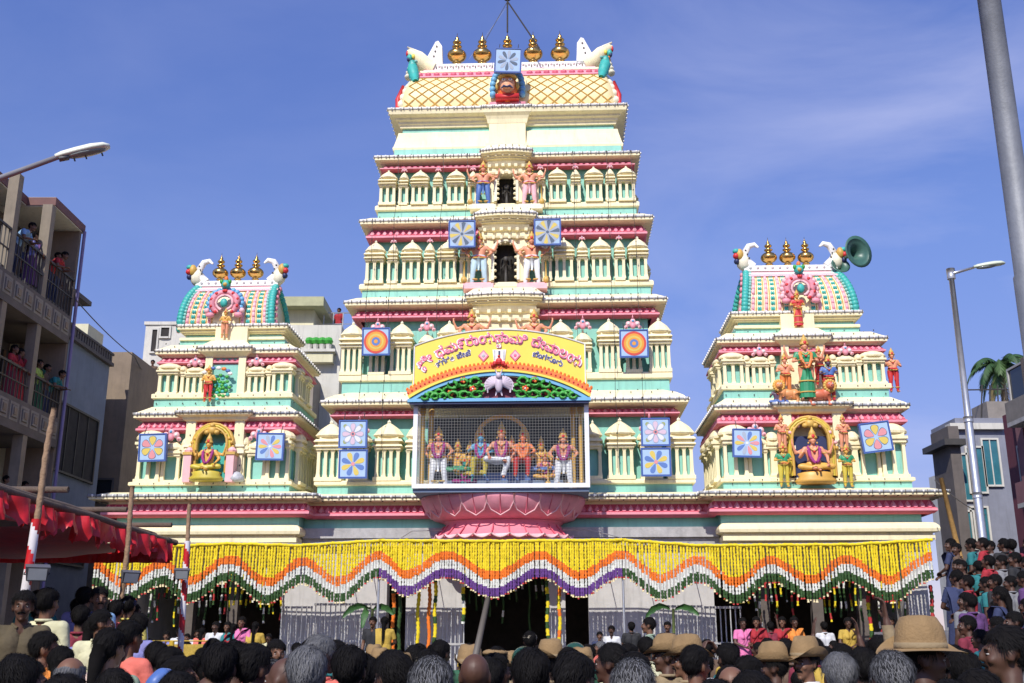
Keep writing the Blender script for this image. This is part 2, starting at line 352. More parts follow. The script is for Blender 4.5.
for k, t in enumerate(TI):
    b = MB(); b.sweep(trect(t['plhw'] - .05, t['plv'] + .05), [(0, t['p0']), (0, t['l0'])], TURQ); b.build('turquoise_plinth', tower); 
    b = MB(); b.sweep(trect(t['plhw'], t['plv']), [(0, t['l0']), (.04, t['l0'] + .03), (.04, t['w0'] - .05), (0, t['w0'])], CREAM); b.build('ledge', tower)
    b = MB(); b.box(-t['hw'], t['hw'], t['v'], 2 * CV - t['v'], t['w0'], t['e'] - .3, TURQ); b.build('wall', tower)
    petals(trect(t['hw'], t['v']), .22, t['w1'] - .06, t['e'] - .2, tower, .25)
    kapota(trect(t['hw'], t['v']), t['e'], t['ov'], t['zs'], -.25, tower)
    edging(trect(t['hw'], t['v']), t['ov'], t['e'] + .02, tower)
ROWS = [(0, [(-5.15, 'w'), (5.15, 'w'), (-3.42, 'w'), (3.42, 'w'), (-2.62, 'm'), (2.62, 'm')], .78, .5, 1.86, 4),
        (1, [(s * x, 'w') for x in (4.72, 3.2, 1.72) for s in (-1, 1)] + [(s * x, 'k') for x in (3.93, 2.4) for s in (-1, 1)], .66, .42, 1.78, 4),
        (2, [(s * x, 'w') for x in (4.2, 3.02, 1.86) for s in (-1, 1)] + [(s * x, 'n') for x in (3.62, 2.44, 1.3) for s in (-1, 1)], .58, .30, 1.55, 3),
        (3, [(s * x, 'w') for x in (3.95, 2.88, 1.68) for s in (-1, 1)] + [(s * x, 'n') for x in (3.42, 2.28, 1.12) for s in (-1, 1)], .54, .28, 1.36, 3)]
for k, items, ww, nw, h, nc in ROWS:
    t = TI[k]; vv = t['v'] - .28
    MW = shrine_mesh(ww, h, .5, nc); MN = shrine_mesh(nw if k > 1 else ww * .62, h * .97, .42, 2)
    MK = shrine_mesh(ww * .72, h * .80, .46, 3)
    for x, q in items:
        me = {'w': MW, 'n': MN, 'm': MN, 'k': MK}[q]
        put(me, 'miniature_shrine', tower, (x, vv, t['w0'] - .01))
        if q == 'k': put(KUDU, 'arched_crest', tower, (x, vv - .15, t['w0'] + h * .80 - .02), scale=1.05)
        if q == 'n': put(KUDU, 'arched_crest', tower, (x, vv - .05, t['w0'] + h * .92), scale=.42)
    for s in (-1, 1):                   # shrines along the flanks
        for y in (1.6, 3.2): put(MW, 'miniature_shrine', tower, (s * (t['hw'] + .28), t['v'] + y, t['w0'] - .01), s * PI / 2)
# pilaster groups behind the light boards of the first tier, with pink crests
MC = shrine_mesh(.62, 1.5, .42, 3, flat=True)
for s in (-1, 1): put(MC, 'miniature_shrine', tower, (s * 4.3, .95, 6.26)); put(KUDU, 'arched_crest', tower, (s * 4.28, .72, 7.72), scale=1.25)
# central bays
def bay(k, hw, vf, ztop, ow, oh, zn):
    t = TI[k]; z0 = t['w0']; zc = ztop
    b = MB()
    for s in (-1, 1):
        x0, x1 = sorted((s * hw, s * (ow + .02)))
        b.box(x0, x1, vf, t['v'] + .3, z0, zc - .3, CREAM)
    b.box(-ow - .018, ow + .018, vf + .003, t['v'] + .3, zn + oh, zc - .3, CREAM)
    arch_band(b, ow + .09, oh + .09, ow, oh, vf - .06, vf + .1, CREAM2, zn)
    hb = hw * .95
    b.sweep(bow(hb, vf + .1, .13, t['v'] + .2), [(-.02, zc - .80), (.08, zc - .78), (.10, zc - .72), (0, zc - .68), (0, zc - .55), (.10, zc - .5), (.16, zc - .42), (.02, zc - .38), (.02, zc - .2), (-.02, zc - .19)], CREAM)
    for p, tt, n in along(bow(hb, vf + .1, .13, t['v'] + .2), .09, .3): b.box(-.04, .04, -.05, .05, -.83, -.71, CREAM, frame_dir(p, tt, n, zc)); b.box(-.05, .05, -.05, .05, -.55, -.41, CREAM, frame_dir(p, tt, n, zc))
    b.build('central_bay', tower)
    pl = bow(hb + .03, vf + .05, .15, t['v'] + .4)
    kapota(pl, zc, .22, zc + .30, -.12, tower, name='bay_cornice'); edging(pl, .22, zc + .02, tower, .24)
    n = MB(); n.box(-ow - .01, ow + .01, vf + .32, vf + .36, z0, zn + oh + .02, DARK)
    for s in (-1, 1):
        for i in range(5):
            n.ell((s * (ow - .02), vf - .01, zn + .1 + i * oh * .17), (.07, .06, .05), CREAM, 8, 4)
    for i in range(7):
        a = PI * i / 6; n.ell((-(ow - .03) * math.cos(a), vf, zn + oh - ow + (ow - .03) * math.sin(a)), (.045, .05, .045), CREAM, 6, 4)
    n.tube([(0, vf + .25, z0), (0, vf + .25, z0 + oh * .55)], .05, IRON); n.ell((0, vf + .22, z0 + oh * .62), (.09, .06, .1), IRON, 8, 5)
    for i in (-1, 1): n.tube([(0, vf + .2, z0 + oh * .5), (i * ow * .45, vf + .2, z0 + oh * .36), (i * ow * .5, vf + .2, z0 + oh * .6)], .03, IRON, 5)
    n.build('niche', tower, True)
bay(3, .62, 2.16, 17.36, .31, 1.0, 15.62)
bay(2, .76, 1.66, 14.90, .36, 1.30, 12.72)
bay(1, .98, 1.15, 12.0, .35, 1.3, 9.6)
# attic and crest
b = MB(); b.sweep(trect(3.85, 2.78), [(0, 17.5), (0, 17.85)], TURQ); b.build('turquoise_plinth', tower); b = MB(); b.sweep(trect(3.62, 3.02), [(0, 18.5), (0, 18.76)], TURQ); b.build('turquoise_plinth', tower)
b = MB(); b.sweep(trect(3.7, 3.0), [(.20, 17.84), (.22, 17.92), (.18, 18.0), (.08, 18.4), (.05, 18.56)], CREAM); b.sweep(trect(3.62, 3.02), [(.08, 18.74), (.1, 18.84), (.14, 18.86), (.14, 18.94), (.24, 18.98), (.24, 19.04), (.42, 19.10), (.45, 19.24), (.3, 19.34), (.1, 19.42), (0, 19.45)], CREAM)
b.box(-.72, .72, 2.62, 3.2, 17.62, 17.95, CREAM); b.box(-.62, .62, 2.74, 3.2, 17.95, 18.75, CREAM); b.sweep(rect(-.62, .62, 2.78, 3.4), [(0, 18.7), (.05, 18.75), (.08, 18.9), (.12, 19.0), (.2, 19.1), (.22, 19.28), (.1, 19.4), (0, 19.46)], CREAM)
b.build('cornice', tower)
edging(trect(3.62, 3.02), .45, 19.28, tower, .3); edging(rect(-.62, .62, 2.78, 3.4), .22, 19.31, tower, .3)
LAT = bpy.data.materials.new('gold_lattice_on_cream'); LAT.use_nodes = True; t_ = LAT.node_tree; b_ = t_.nodes['Principled BSDF']; b_.inputs['Roughness'].default_value = .5; b_.inputs['Base Color'].default_value = (.84, .68, .36, 1)
PRF = [(3.12, 19.45), (3.02, 19.85), (3.05, 20.2), (3.18, 20.56), (3.38, 20.88), (3.62, 21.16), (3.9, 21.43), (4.15, 21.62), (4.3, 21.76)]
RD = -.24
def vault(prof, hw0, hw1, m, cv, name, parent, n=24, lean=0.0):
    b = MB(); z0, z1 = prof[0][1], prof[-1][1]; back = [(2 * cv - v, z) for v, z in prof[::-1]]; P = prof + back; vs = []; fs = []
    for v, z in P:
        f_ = ((z - z0) / (z1 - z0)); h = hw0 + (hw1 - hw0) * f_ ** 1.6
        for i in range(n + 1): vs.append((-h + 2 * h * i / n, v, z))
    for j in range(len(P) - 1):
        for i in range(n): fs.append((j * (n + 1) + i, j * (n + 1) + i + 1, (j + 1) * (n + 1) + i + 1, (j + 1) * (n + 1) + i))
    fs.append(tuple(j * (n + 1) for j in range(len(P)))); fs.append(tuple(j * (n + 1) + n for j in range(len(P) - 1, -1, -1)))
    b.add(vs, fs, m); return b.build(name, parent, True)
RC = 4.4
rf = vault(PRF, 3.72, 3.0, LAT, RC, 'roof', tower)
def roofpt(prof, f_, out=0.0):
    z0, z1 = prof[0][1], prof[-1][1]; z = z0 + (z1 - z0) * f_
    for (a, c), (d, e) in zip(prof, prof[1:]):
        if c <= z <= e + 1e-6: return (a + (d - a) * (z - c) / (e - c) - out, z)
for s in (-1, 1):
    b = MB()                            # raised diagonal battens
    for i in range(-9, 20):
        u0 = -3.75 + i * .46
        pts = []
        for j in range(13):
            f_ = .01 + .63 * j / 12; u = (u0 + j * .15) * s; h = 3.72 + (3.0 - 3.72) * f_ ** 1.6
            if abs(u) < h - .05 and abs(u) > .62: v, z = roofpt(PRF, f_, .012); pts.append((u, v, z))
            elif len(pts) > 1: b.tube(pts, .022, GOLDP, 4); pts = []
            else: pts = []
        if len(pts) > 1: b.tube(pts, .02, GOLDP, 4)
    b.build('lattice_batten', tower)
b = MB()
for q, (f0, f1, m, o) in enumerate([(.64, .79, PINKL, .05), (.80, .90, CREAM, .07), (.91, .985, PINKP, .05)]):
    h = 3.3 - .1 * q
    va, za = roofpt(PRF, f0, o); vb, zb = roofpt(PRF, f1, o); vs = [(-h, va, za), (h, va, za), (h, vb, zb), (-h, vb, zb), (-h, va + .15, za), (h, va + .15, za), (h, vb + .15, zb), (-h, vb + .15, zb)]
    b.add(vs, [(0, 1, 2, 3), (0, 4, 5, 1), (3, 2, 6, 7), (0, 3, 7, 4), (1, 5, 6, 2)], m)
va, za = roofpt(PRF, .715, .07)
for i in range(22):
    u = -3.15 + i * .3
    if abs(u) > .6: b.ell((u, va, za), (.12, .05, .10), PINK, 8, 4); b.ell((u + .15, va, za - .1), (.06, .05, .05), PINKP, 6, 4)
b.build('crest_band', tower)
b = MB(); b.box(-3.05, 3.05, RC - .22, RC + .22, 21.92 + RD, 22.16 + RD, WHITE)
for i in range(30): b.ell((-2.95 + i * .203, RC - .23, 22.07 + RD), (.055, .05, .05), WHITE, 6, 4); b.box(-2.87 + i * .203, -2.83 + i * .203, RC - .245, RC - .2, 21.97 + RD, 22.05 + RD, TICK)
b.build('ridge', tower)
FM = finial_mesh(1.42)
for x in (-1.93, -1.0, -.08, .86, 1.84): put(FM, 'finial', tower, (x, RC, 22.14 + RD))
for s in (-1, 1):
    M = Matrix.Diagonal((s, 1, 1, 1)) @ Matrix.Translation((0, 0, RD))
    e = MB(); e.prism([(2.42, 22.05), (3.02, 22.0), (3.02, 22.4), (2.70, 23.08), (2.60, 23.12), (2.46, 22.9), (2.44, 22.4)], RC - .22, RC + .12, WHITE, M)
    for i in range(4): e.ell((2.80 - .05 * i, RC - .23, 22.28 + i * .2), (.04, .02, .045), TICK, 6, 4, M)
    e.build('ridge_horn', tower)
    e = MB(); e.tube([(2.75, RC - .05, 22.05), (3.1, RC - .1, 22.2), (3.35, RC - .12, 22.5), (3.65, RC - .15, 22.72), (3.74, RC - .15, 22.74)], [.25, .32, .27, .17, .06], CREAM, 12, M); e.tube([(3.05, RC - .28, 22.45), (3.4, RC - .3, 22.66), (3.72, RC - .25, 22.86)], [.05, .06, .03], CREAM2, 8, M)
    for i in range(5): e.ell((3.52 + .04 * i, RC - .1, 22.35 - .16 * i), (.14, .2, .11), CREAM2, 8, 5, M)
    e.ell((3.72, RC - .2, 22.62), (.06, .08, .12), RED, 8, 5, M); e.ell((3.62, RC - .28, 22.38), (.11, .14, .16), TEAL, 10, 6, M); e.ell((3.48, RC - .36, 22.42), (.06, .04, .09), YEL, 8, 5, M); e.ell((3.66, RC - .38, 22.28), (.06, .05, .08), NAVY, 6, 4, M); e.ell((3.58, RC - .3, 22.2), (.08, .1, .06), ORANGE, 6, 4, M)
    e.build('beast_mask', tower, True)
    e = MB(); e.tube([(3.44, RC - .7, 21.95), (3.42, RC - .85, 21.6), (3.34, RC - 1.0, 21.25), (3.26, RC - 1.15, 20.95)], [.14, .21, .2, .10], TEAL, 8, M)
    for i in range(9): e.ell((3.36 + .07 * math.sin(i * 2.1), RC - 1.05 + .02 * i, 21.0 + .11 * i), (.07, .09, .055), TURQ, 6, 4, M)
    e.build('scaled_neck', tower, True)
    e = MB()
    for i in range(9): f_ = i / 8.5; v, z = roofpt(PRF, f_, 0); h = 3.72 + (3.0 - 3.72) * f_ ** 1.6; e.ell((h + .05 + .1 * f_, v + .25, z), (.2, .28, .2), CREAM2 if i else RED, 8, 5, M)
    e.tube([(3.82, 3.2, 19.5), (3.85, 3.15, 20.2), (3.7, 3.3, 20.8)], [.09, .09, .05], RED, 6, M)
    e.build('gable_rim', tower, True)
# the arched crest panel with a face under the top board
e = MB()
e.box(-.62, .62, 2.85, 3.1, 19.42, 19.62, PINKL)
for s in (-1, 1):
    for i in range(7):
        a = -.3 + i * .32; e.ell((s * (.30 + .22 * math.cos(a)), 2.88, 20.1 + .62 * math.sin(a)), (.12, .12, .13), BLUE, 8, 5)
e.ell((0, 2.82, 20.1), (.36, .2, .5), ORANGE, 14, 9); e.build('crest_arch', tower, True)
e = MB(); SK = mat('peach_statue_paint', (.80, .38, .20), .5, .12)
e.ell((0, 2.66, 20.15), (.27, .2, .33), SK, 12, 8); e.ell((0, 2.5, 20.0), (.16, .1, .09), SK, 8, 5); e.ell((-.11, 2.46, 20.25), (.07, .04, .045), WHITE, 8, 5); e.ell((.11, 2.46, 20.25), (.07, .04, .045), WHITE, 8, 5)
e.ell((-.11, 2.43, 20.25), (.025, .02, .03), NAVY, 6, 4); e.ell((.11, 2.43, 20.25), (.025, .02, .03), NAVY, 6, 4); e.tube([(-.2, 2.46, 19.93), (-.1, 2.40, 19.98), (0, 2.38, 19.94), (.1, 2.40, 19.98), (.2, 2.46, 19.93)], [.02, .045, .03, .045, .02], NAVY, 6); e.lathe([(.3, 20.4), (.34, 20.46), (.2, 20.6), (.08, 20.85), (.01, 20.95)], GOLDP, (0, 2.7, 0), 12)
for s in (-1, 1): e.ell((s * .33, 2.75, 20.15), (.09, .1, .14), GOLDP, 8, 5)
e.box(-.4, .4, 2.6, 2.9, 19.62, 19.8, RED); e.build('crest_face', tower, True)
# lightning mast above the middle finial
e = MB(); e.tube([(-.08, RC, 23.3), (-.08, RC, 26.2)], .035, IRON, 6); e.ell((-.08, RC, 24.75), (.16, .1, .14), IRON, 8, 5); e.ell((-.05, RC, 25.0), (.12, .1, .2), IRON, 8, 5)
e.tube([(-.08, RC, 24.6), (-.9, 3.4, 22.2)], .012, IRON, 4); e.tube([(-.08, RC, 24.6), (1.1, 3.4, 22.0)], .028, IRON, 4); e.tube([(-.08, RC, 24.4), (-1.5, RC, 22.2)], .008, WIRE, 4)
e.build('mast', tower)
for u in (-4.3, -3.6, -2.1, -1.3, 1.35, 2.2, 3.3, 4.1):          # bulb strings draped from eave to eave
    k = MB(); pts = []
    for t in TI[::-1]:
        if abs(u) < t['hw'] + .3:
            va = t['v'] - t['ov'] - .03; pts += [(u, va, t['e'] + .05), (u + .03, va - .02, t['e'] - .5), (u, va + .02, t['w0'] + .3)] if t is TI[0] else [(u, va, t['e'] + .05), (u + .04, va - .12, t['e'] - 1.4)]
    k.tube(pts, .007, IRON, 4)
    for a_, c_ in zip(pts, pts[1:]):
        n_ = max(1, int((a_[2] - c_[2]) / .5))
        for j in range(n_): t_ = j / n_; k.ell(tuple(a_[q] + (c_[q] - a_[q]) * t_ for q in range(3)), (.022, .022, .035), IRON, 5, 4)
    k.build('bulb_string', tower)
for o in KIDS(tower): o.location.z -= OZ
# ------------------------------------------------------------------ wing towers
def wing(c, hw, zk, label, h0, h1, du):
    rt = empty('temple_tower', W(c, 0, 5.9), -TH, label, 'temple tower')
    Z = lambda z: 5.9 + (z - 5.9) * zk
    cv = 2.1
    def wr(h, v): return rect(-h, h, v, 2 * cv - v + .1)
    b = MB(); b.sweep(wr(hw - .02, .12), [(0, 5.80), (0, 6.06)], TURQ); b.sweep(wr(hw - .25, .62), [(0, Z(8.45)), (0, Z(8.74))], TURQ); b.sweep(wr(h0 + .2, 1.15), [(0, Z(10.5)), (0, Z(10.72))], TURQ); b.sweep(wr(h0 + .06, 1.25), [(0, Z(10.725)), (0, Z(11.05))], TURQ); b.build('turquoise_plinth', rt)
    b = MB(); b.sweep(wr(hw + .02, .08), [(0, 6.06), (.04, 6.08), (.04, 6.16), (0, 6.18)], CREAM); b.sweep(wr(hw - .22, .58), [(0, Z(8.74)), (.04, Z(8.76)), (.04, Z(8.88)), (0, Z(8.9))], CREAM); b.sweep(wr(h0 + .16, 1.12), [(0, Z(10.70)), (.04, Z(10.71)), (.04, Z(10.78)), (0, Z(10.8))], CREAM); b.build('ledge', rt)
    P1, P2, P3 = wr(hw - .28, .5), wr(hw - .5, 1.0), wr(h0 + .02, 1.3)
    b = MB(); b.sweep(P1, [(0, 6.1), (0, Z(8.0))], TURQ); b.sweep(P2, [(0, Z(8.8)), (0, Z(10.1))], TURQ); b.build('wall', rt)
    for s in (-1, 1):                   # bands stop at the central pilasters
        pass
    petals(P1, .20, Z(7.66), Z(7.97), rt, .22); petals(P2, .18, Z(9.84), Z(10.06), rt, .22)
    kapota(P1, Z(8.16), .40, Z(8.5), -.1, rt, dent=False); edging(P1, .40, Z(8.18), rt, .26, True)
    kapota(P2, Z(10.24), .36, Z(10.55), -.1, rt, dent=False); edging(P2, .36, Z(10.26), rt, .26)
    MARK = len(KIDS(rt)); kapota(P3, Z(11.14), .26, Z(11.3), -.1, rt, dent=False); edging(P3, .26, Z(11.16), rt, .26)
    # first tier
    F1 = shrine_mesh(.72, 1.62, .5, 3, flat=True); F0 = shrine_mesh(.34, 1.4, .4, 1, flat=True); F2 = shrine_mesh(.55, 1.25, .4, 2, flat=True)
    for s in (-1, 1):
        put(F1, 'miniature_shrine', rt, (s * (hw - .42), .34, 6.17)); put(F2, 'miniature_shrine', rt, (s * (hw - 1.05), .38, 6.17)); put(F0, 'miniature_shrine', rt, (s * (hw - 1.5), .40, 6.17))
        put(KUDU, 'arched_crest', rt, (s * (hw - 1.02), .2, 7.42), scale=1.2)
        for y in (1.1, 2.1, 3.1): put(F1, 'miniature_shrine', rt, (s * (hw - .1), y, 6.17), s * PI / 2)
    k = MB(); rr_ = random.Random(int(c * 10) % 97)
    for x_ in [i * .42 - hw + .3 for i in range(int(2 * hw / .42))]:
        for z_, v_ in ((6.12, .05), (6.02, .09), (Z(8.82), .55), (Z(8.6), .60), (Z(10.6), 1.1)):
            k.ell((x_ + rr_.uniform(-.05, .05), v_ - .01, z_), (.018, .018, .028), IRON, 5, 4)
    for x_ in (-.72, .72):
        for i in range(5): k.ell((x_ + .08 * (i % 2), .15, 6.35 + i * .3), (.018, .018, .03), IRON, 5, 4)
    k.build('string_lights', rt)
    # second tier
    h2 = Z(9.86) - Z(8.9)
    G1 = shrine_mesh(.62, h2 * 1.08, .45, 3, flat=True); G0 = shrine_mesh(.2, h2, .35, 1, flat=True); G2 = shrine_mesh(.5, h2 * .95, .4, 3, flat=True)
    for s in (-1, 1):
        put(G1, 'miniature_shrine', rt, (s * (hw - .58), .84, Z(8.89))); put(G0, 'miniature_shrine', rt, (s * (hw - 1.0), .88, Z(8.89))); put(G2, 'miniature_shrine', rt, (s * (hw - 1.38), .86, Z(8.89))); put(G0, 'miniature_shrine', rt, (s * (hw - 1.74), .88, Z(8.89)))
        put(KUDU, 'arched_crest', rt, (s * (hw - 1.38), .7, Z(8.89) + h2 * .93), scale=.95)
        for y in (1.5, 2.5): put(G1, 'miniature_shrine', rt, (s * (hw - .35), y, Z(8.89)), s * PI / 2)
    # centre: tall cream pilasters and recess
    b = MB()
    for s in (-1, 1):
        x0, x1 = sorted((s * .58, s * .86)); b.box(x0, x1, .16, .6, 6.17, Z(7.98), CREAM); b.box(x0 - .05, x1 + .05, .1, .6, 7.0, 7.1, CREAM2); b.box(x0 - .04, x1 + .04, .12, .6, 7.2, 7.26, CREAM2)
        x0, x1 = sorted((s * .40, s * .62)); b.box(x0, x1, .66, 1.1, Z(8.89), Z(10.08), CREAM)
    b.box(-.578, .578, .3, .6, 6.17, Z(8.0), TURQ if c < 0 else CREAM); b.box(-.398, .398, .76, 1.1, Z(8.89), Z(10.1), TURQ if c < 0 else CREAM)
    b.sweep(rect(-.9, .9, .14, .8), [(-.02, Z(7.96)), (.05, Z(8.0)), (.08, Z(8.08)), (.2, Z(8.12)), (.22, Z(8.2)), (.1, Z(8.3)), (-.1, Z(8.4))], CREAM)
    b.sweep(rect(-.62, .62, .66, 1.2), [(-.02, Z(10.04)), (.05, Z(10.1)), (.18, Z(10.18)), (.2, Z(10.28)), (.05, Z(10.45)), (-.1, Z(10.6))], CREAM)
    b.box(-.5, .5, 1.0, 1.4, Z(10.5), Z(11.1), CREAM)
    b.build('central_bay', rt); edging(rect(-.9, .9, .14, .8), .22, Z(8.2), rt, .26, True); edging(rect(-.62, .62, .66, 1.2), .2, Z(10.3), rt, .26)
    # roof
    seen = set(KIDS(rt)); rc = 2.15
    pf = [(1.22, Z(11.22)), (1.15, Z(11.5)), (1.2, Z(11.85)), (1.36, Z(12.2)), (1.6, Z(12.5)), (1.9, Z(12.75)), (2.15, Z(12.92))]
    vault(pf, h0, h1, CREAM, rc, 'roof', rt)
    nb = 29
    for q, (nm, m), sd_ in [(q, nm, sd_) for q, nm in enumerate((('roof_rib', PINKP), ('roof_rib', TEAL), ('roof_rib', GOLDP))) for sd_ in (-1, 1)]:
        b = MB()
        for i in range(nb):
            if (i % 4 == 0) != (q == 0) and not (q == 2 and i % 2 == 1) and not (q == 1 and i % 4 == 2): continue
            if q == 0 and i % 4 != 0: continue
            if q == 1 and i % 4 != 2: continue
            if q == 2 and i % 2 != 1: continue
            f0 = -1 + 2 * (i + .5) / nb; pts = []
            for j in range(9):
                g_ = .03 + .78 * j / 8; v, z = roofpt(pf, g_, .0); h = h0 + (h1 - h0) * g_ ** 1.6; pts.append((f0 * h * .88, v, z))
            if abs(f0) * h0 < .42 or f0 * sd_ < 0: continue
            if q == 1:
                for p in pts:
                    for d in (-.03, .03): b.ell((p[0] + d, p[1] - .01, p[2]), (.036, .04, .07), m, 6, 4)
            else: b.tube(pts, .055 if q == 0 else .02, m, 6)
            if q == 0:
                for p in pts: b.ell((p[0], p[1] - .03, p[2]), (.05, .04, .05), PINKL, 6, 4)
        b.build(nm, rt, True)
    b = MB()
    for q, (f0, f1, m) in enumerate([(.82, .88, PINKP), (.885, .93, WHITE), (.935, .985, PINKP)]):
        h = h1 + .16 - .05 * q; va, za = roofpt(pf, f0, .08); vb, zb = roofpt(pf, f1, .08); b.add([(-h, va, za), (h, va, za), (h, vb, zb), (-h, vb, zb), (-h, va + .2, za), (h, va + .2, za)], [(0, 1, 2, 3), (0, 4, 5, 1)], m)
    b.build('crest_band', rt)
    for s in (-1, 1):                   # scaled end arches, both faces
        b = MB()
        for j in range(15):
            g_ = j / 15; v, z = roofpt(pf, g_, .02); h = h0 + (h1 - h0) * g_ ** 1.6
            b.ell((s * h, v, z), (.12, .10, .12), TEAL, 8, 5); b.ell((s * (h - .13), v - .02, z), (.05, .05, .06), TURQ, 6, 4)
            b.ell((s * (h + .02), 2 * rc - v, z), (.12, .12, .12), TEAL, 6, 4)
            if j % 2 == 0: b.ell((s * (h + .10), v + .16, z), (.07, .08, .09), PINKL, 6, 4)
        b.build('end_arch', rt, True)
    b = MB(); b.box(-h1 - .08, h1 + .08, rc - .2, rc + .2, Z(12.88), Z(13.06), WHITE)
    k = int(h1 / .11)
    for i in range(k): b.ell((-h1 + 2 * h1 * (i + .5) / k, rc - .21, Z(13.0)), (.05, .05, .05), WHITE, 6, 4)
    b.build('ridge', rt)
    fm = finial_mesh(1.04)
    for x in (-.62, -.04, .54): put(fm, 'finial', rt, (x, rc, Z(13.04)))
    for s in (-1, 1):
        e = MB(); M = Matrix.Diagonal((s, 1, 1, 1)); q = h1
        e.tube([(q - .25, rc - .1, Z(13.05)), (q - .05, rc - .1, Z(13.2)), (q + .02, rc - .1, Z(13.5)), (q - .12, rc - .12, Z(13.72)), (q - .3, rc - .14, Z(13.76)), (q - .42, rc - .15, Z(13.66))], [.12, .15, .12, .1, .08, .03], WHITE, 8, M)
        e.ell((q + .08, rc - .1, Z(13.2)), (.22, .2, .28), CREAM2, 10, 6, M)
        for i in range(3): e.ell((q - .1 + .05 * i, rc - .22, Z(13.3) + .13 * i), (.03, .02, .03), IRON, 6, 4, M)
        e.build('ridge_horn', rt, True)
        e = MB(); e.ell((q + .2, rc - .2, Z(13.42)), (.13, .14, .2), GOLDP, 8, 6, M); e.ell((q + .3, rc - .22, Z(13.52)), (.12, .1, .09), TEAL, 8, 5, M); e.ell((q + .32, rc - .24, Z(13.36)), (.1, .1, .1), RED, 8, 5, M); e.ell((q + .3, rc - .2, Z(13.2)), (.09, .1, .1), NAVY, 8, 5, M); e.build('beast_mask', rt, True)
    # horseshoe window of the roof
    e = MB(); zc = Z(11.95)
    for s in (-1, 1):
        for i in range(8): a = -.7 + i * .33; e.ell((s * (.10 + .42 * math.cos(a)), 1.02, zc + .05 + .42 * math.sin(a)), (.09, .08, .09), BLUE if c < 0 else PINKP, 6, 5)
        e.tube([(s * .40 * math.cos(a), .95, zc + .02 + .36 * math.sin(a)) for a in [-1.0 + .37 * k for k in range(8)]], [.05, .09, .11, .11, .11, .1, .09, .08], PINKL, 8)
        for k in range(5): a = -.9 + k * .6; e.ell((s * .42 * math.cos(a), .88, zc + .02 + .38 * math.sin(a)), (.06, .05, .06), RED, 6, 4)
        e.ell((s * .44, .95, zc - .36), (.15, .08, .09), PINKL, 8, 5); e.ell((s * .55, .95, zc - .22), (.09, .07, .09), PINKP, 8, 5)
        e.tube([(s * .26 * math.cos(a), .90, zc + .02 + .24 * math.sin(a)) for a in [-1.2 + .4 * k for k in range(8)]], .045, PINKP, 6)
    e.ell((0, .85, zc), (.12, .08, .15), TEAL, 8, 5); e.ell((0, .92, zc + .62), (.16, .12, .16), TEAL, 8, 5); e.ell((0, .84, zc + .6), (.08, .06, .07), GOLDP, 6, 4); e.ell((0, .92, zc + .80), (.07, .07, .1), ORANGE, 6, 4)
    for s in (-1, 1): e.ell((s * .13, .88, zc + .7), (.06, .06, .08), GREEN, 6, 4)
    e.build('horseshoe_window', rt, True)
    for o in KIDS(rt):
        o.location.z -= 5.9
        if o not in seen: o.location.x += du; o.location.z -= .12
    return rt, Z
LWC, RWC = -8.42, 8.86
lw, LZ = wing(LWC, 2.32, 1.0, 'smaller left wing tower with three brass pots and a peacock shrine on its second tier', 1.44, 1.26, -.26)
rw, RZ = wing(RWC, 2.64, 1.035, 'smaller right wing tower with three brass pots and a horn loudspeaker on its crest', 1.68, 1.38, .14)
# ------------------------------------------------------------------ people and statues: one continuous body each
def _sph(c, r, n=12, q=8):
    vs = []; fs = []
    for j in range(q + 1):
        for i in range(n):
            a = 2 * PI * i / n; b_ = PI * j / q
            vs.append((c[0] + r[0] * math.sin(b_) * math.cos(a), c[1] + r[1] * math.sin(b_) * math.sin(a), c[2] + r[2] * math.cos(b_)))
    for j in range(q):
        for i in range(n): k = (i + 1) % n; fs.append((j * n + i, (j + 1) * n + i, (j + 1) * n + k, j * n + k))
    return vs, fs
def _cap(a, b, ra, rb, n=12):
    a, b = Vector(a), Vector(b); t = (b - a).normalized(); u = t.orthogonal().normalized(); w_ = t.cross(u)
    vs = []; fs = []; rings = []
    for k in range(4): g = PI / 2 * k / 4; rings.append((a - t * ra * math.cos(g), ra * math.sin(g) + 1e-4))
    rings.append((a, ra)); rings.append((b, rb))
    for k in range(1, 5): g = PI / 2 * k / 4; rings.append((b + t * rb * math.sin(g), rb * math.cos(g) + 1e-4))
    for c, r in rings:
        for i in range(n): g = 2 * PI * i / n; vs.append(tuple(c + (u * math.cos(g) + w_ * math.sin(g)) * r))
    for j in range(len(rings) - 1):
        for i in range(n): k = (i + 1) % n; fs.append((j * n + i, j * n + k, (j + 1) * n + k, (j + 1) * n + i))
    fs.append(tuple(range(n - 1, -1, -1))); fs.append(tuple((len(rings) - 1) * n + i for i in range(n)))
    return vs, fs
BASEJ = dict(pelvis=(0, 0, .93), waist=(0, -.005, 1.08), chest=(0, .0, 1.27), neck=(0, .01, 1.42), head=(0, -.015, 1.575),
             shL=(.175, .01, 1.375), elL=(.225, .02, 1.11), wrL=(.235, -.05, .87), shR=(-.175, .01, 1.375), elR=(-.225, .02, 1.11), wrR=(-.235, -.05, .87),
             hiL=(.09, 0, .90), knL=(.10, -.01, .49), anL=(.11, .02, .085), hiR=(-.09, 0, .90), knR=(-.10, -.01, .49), anR=(-.11, .02, .085))
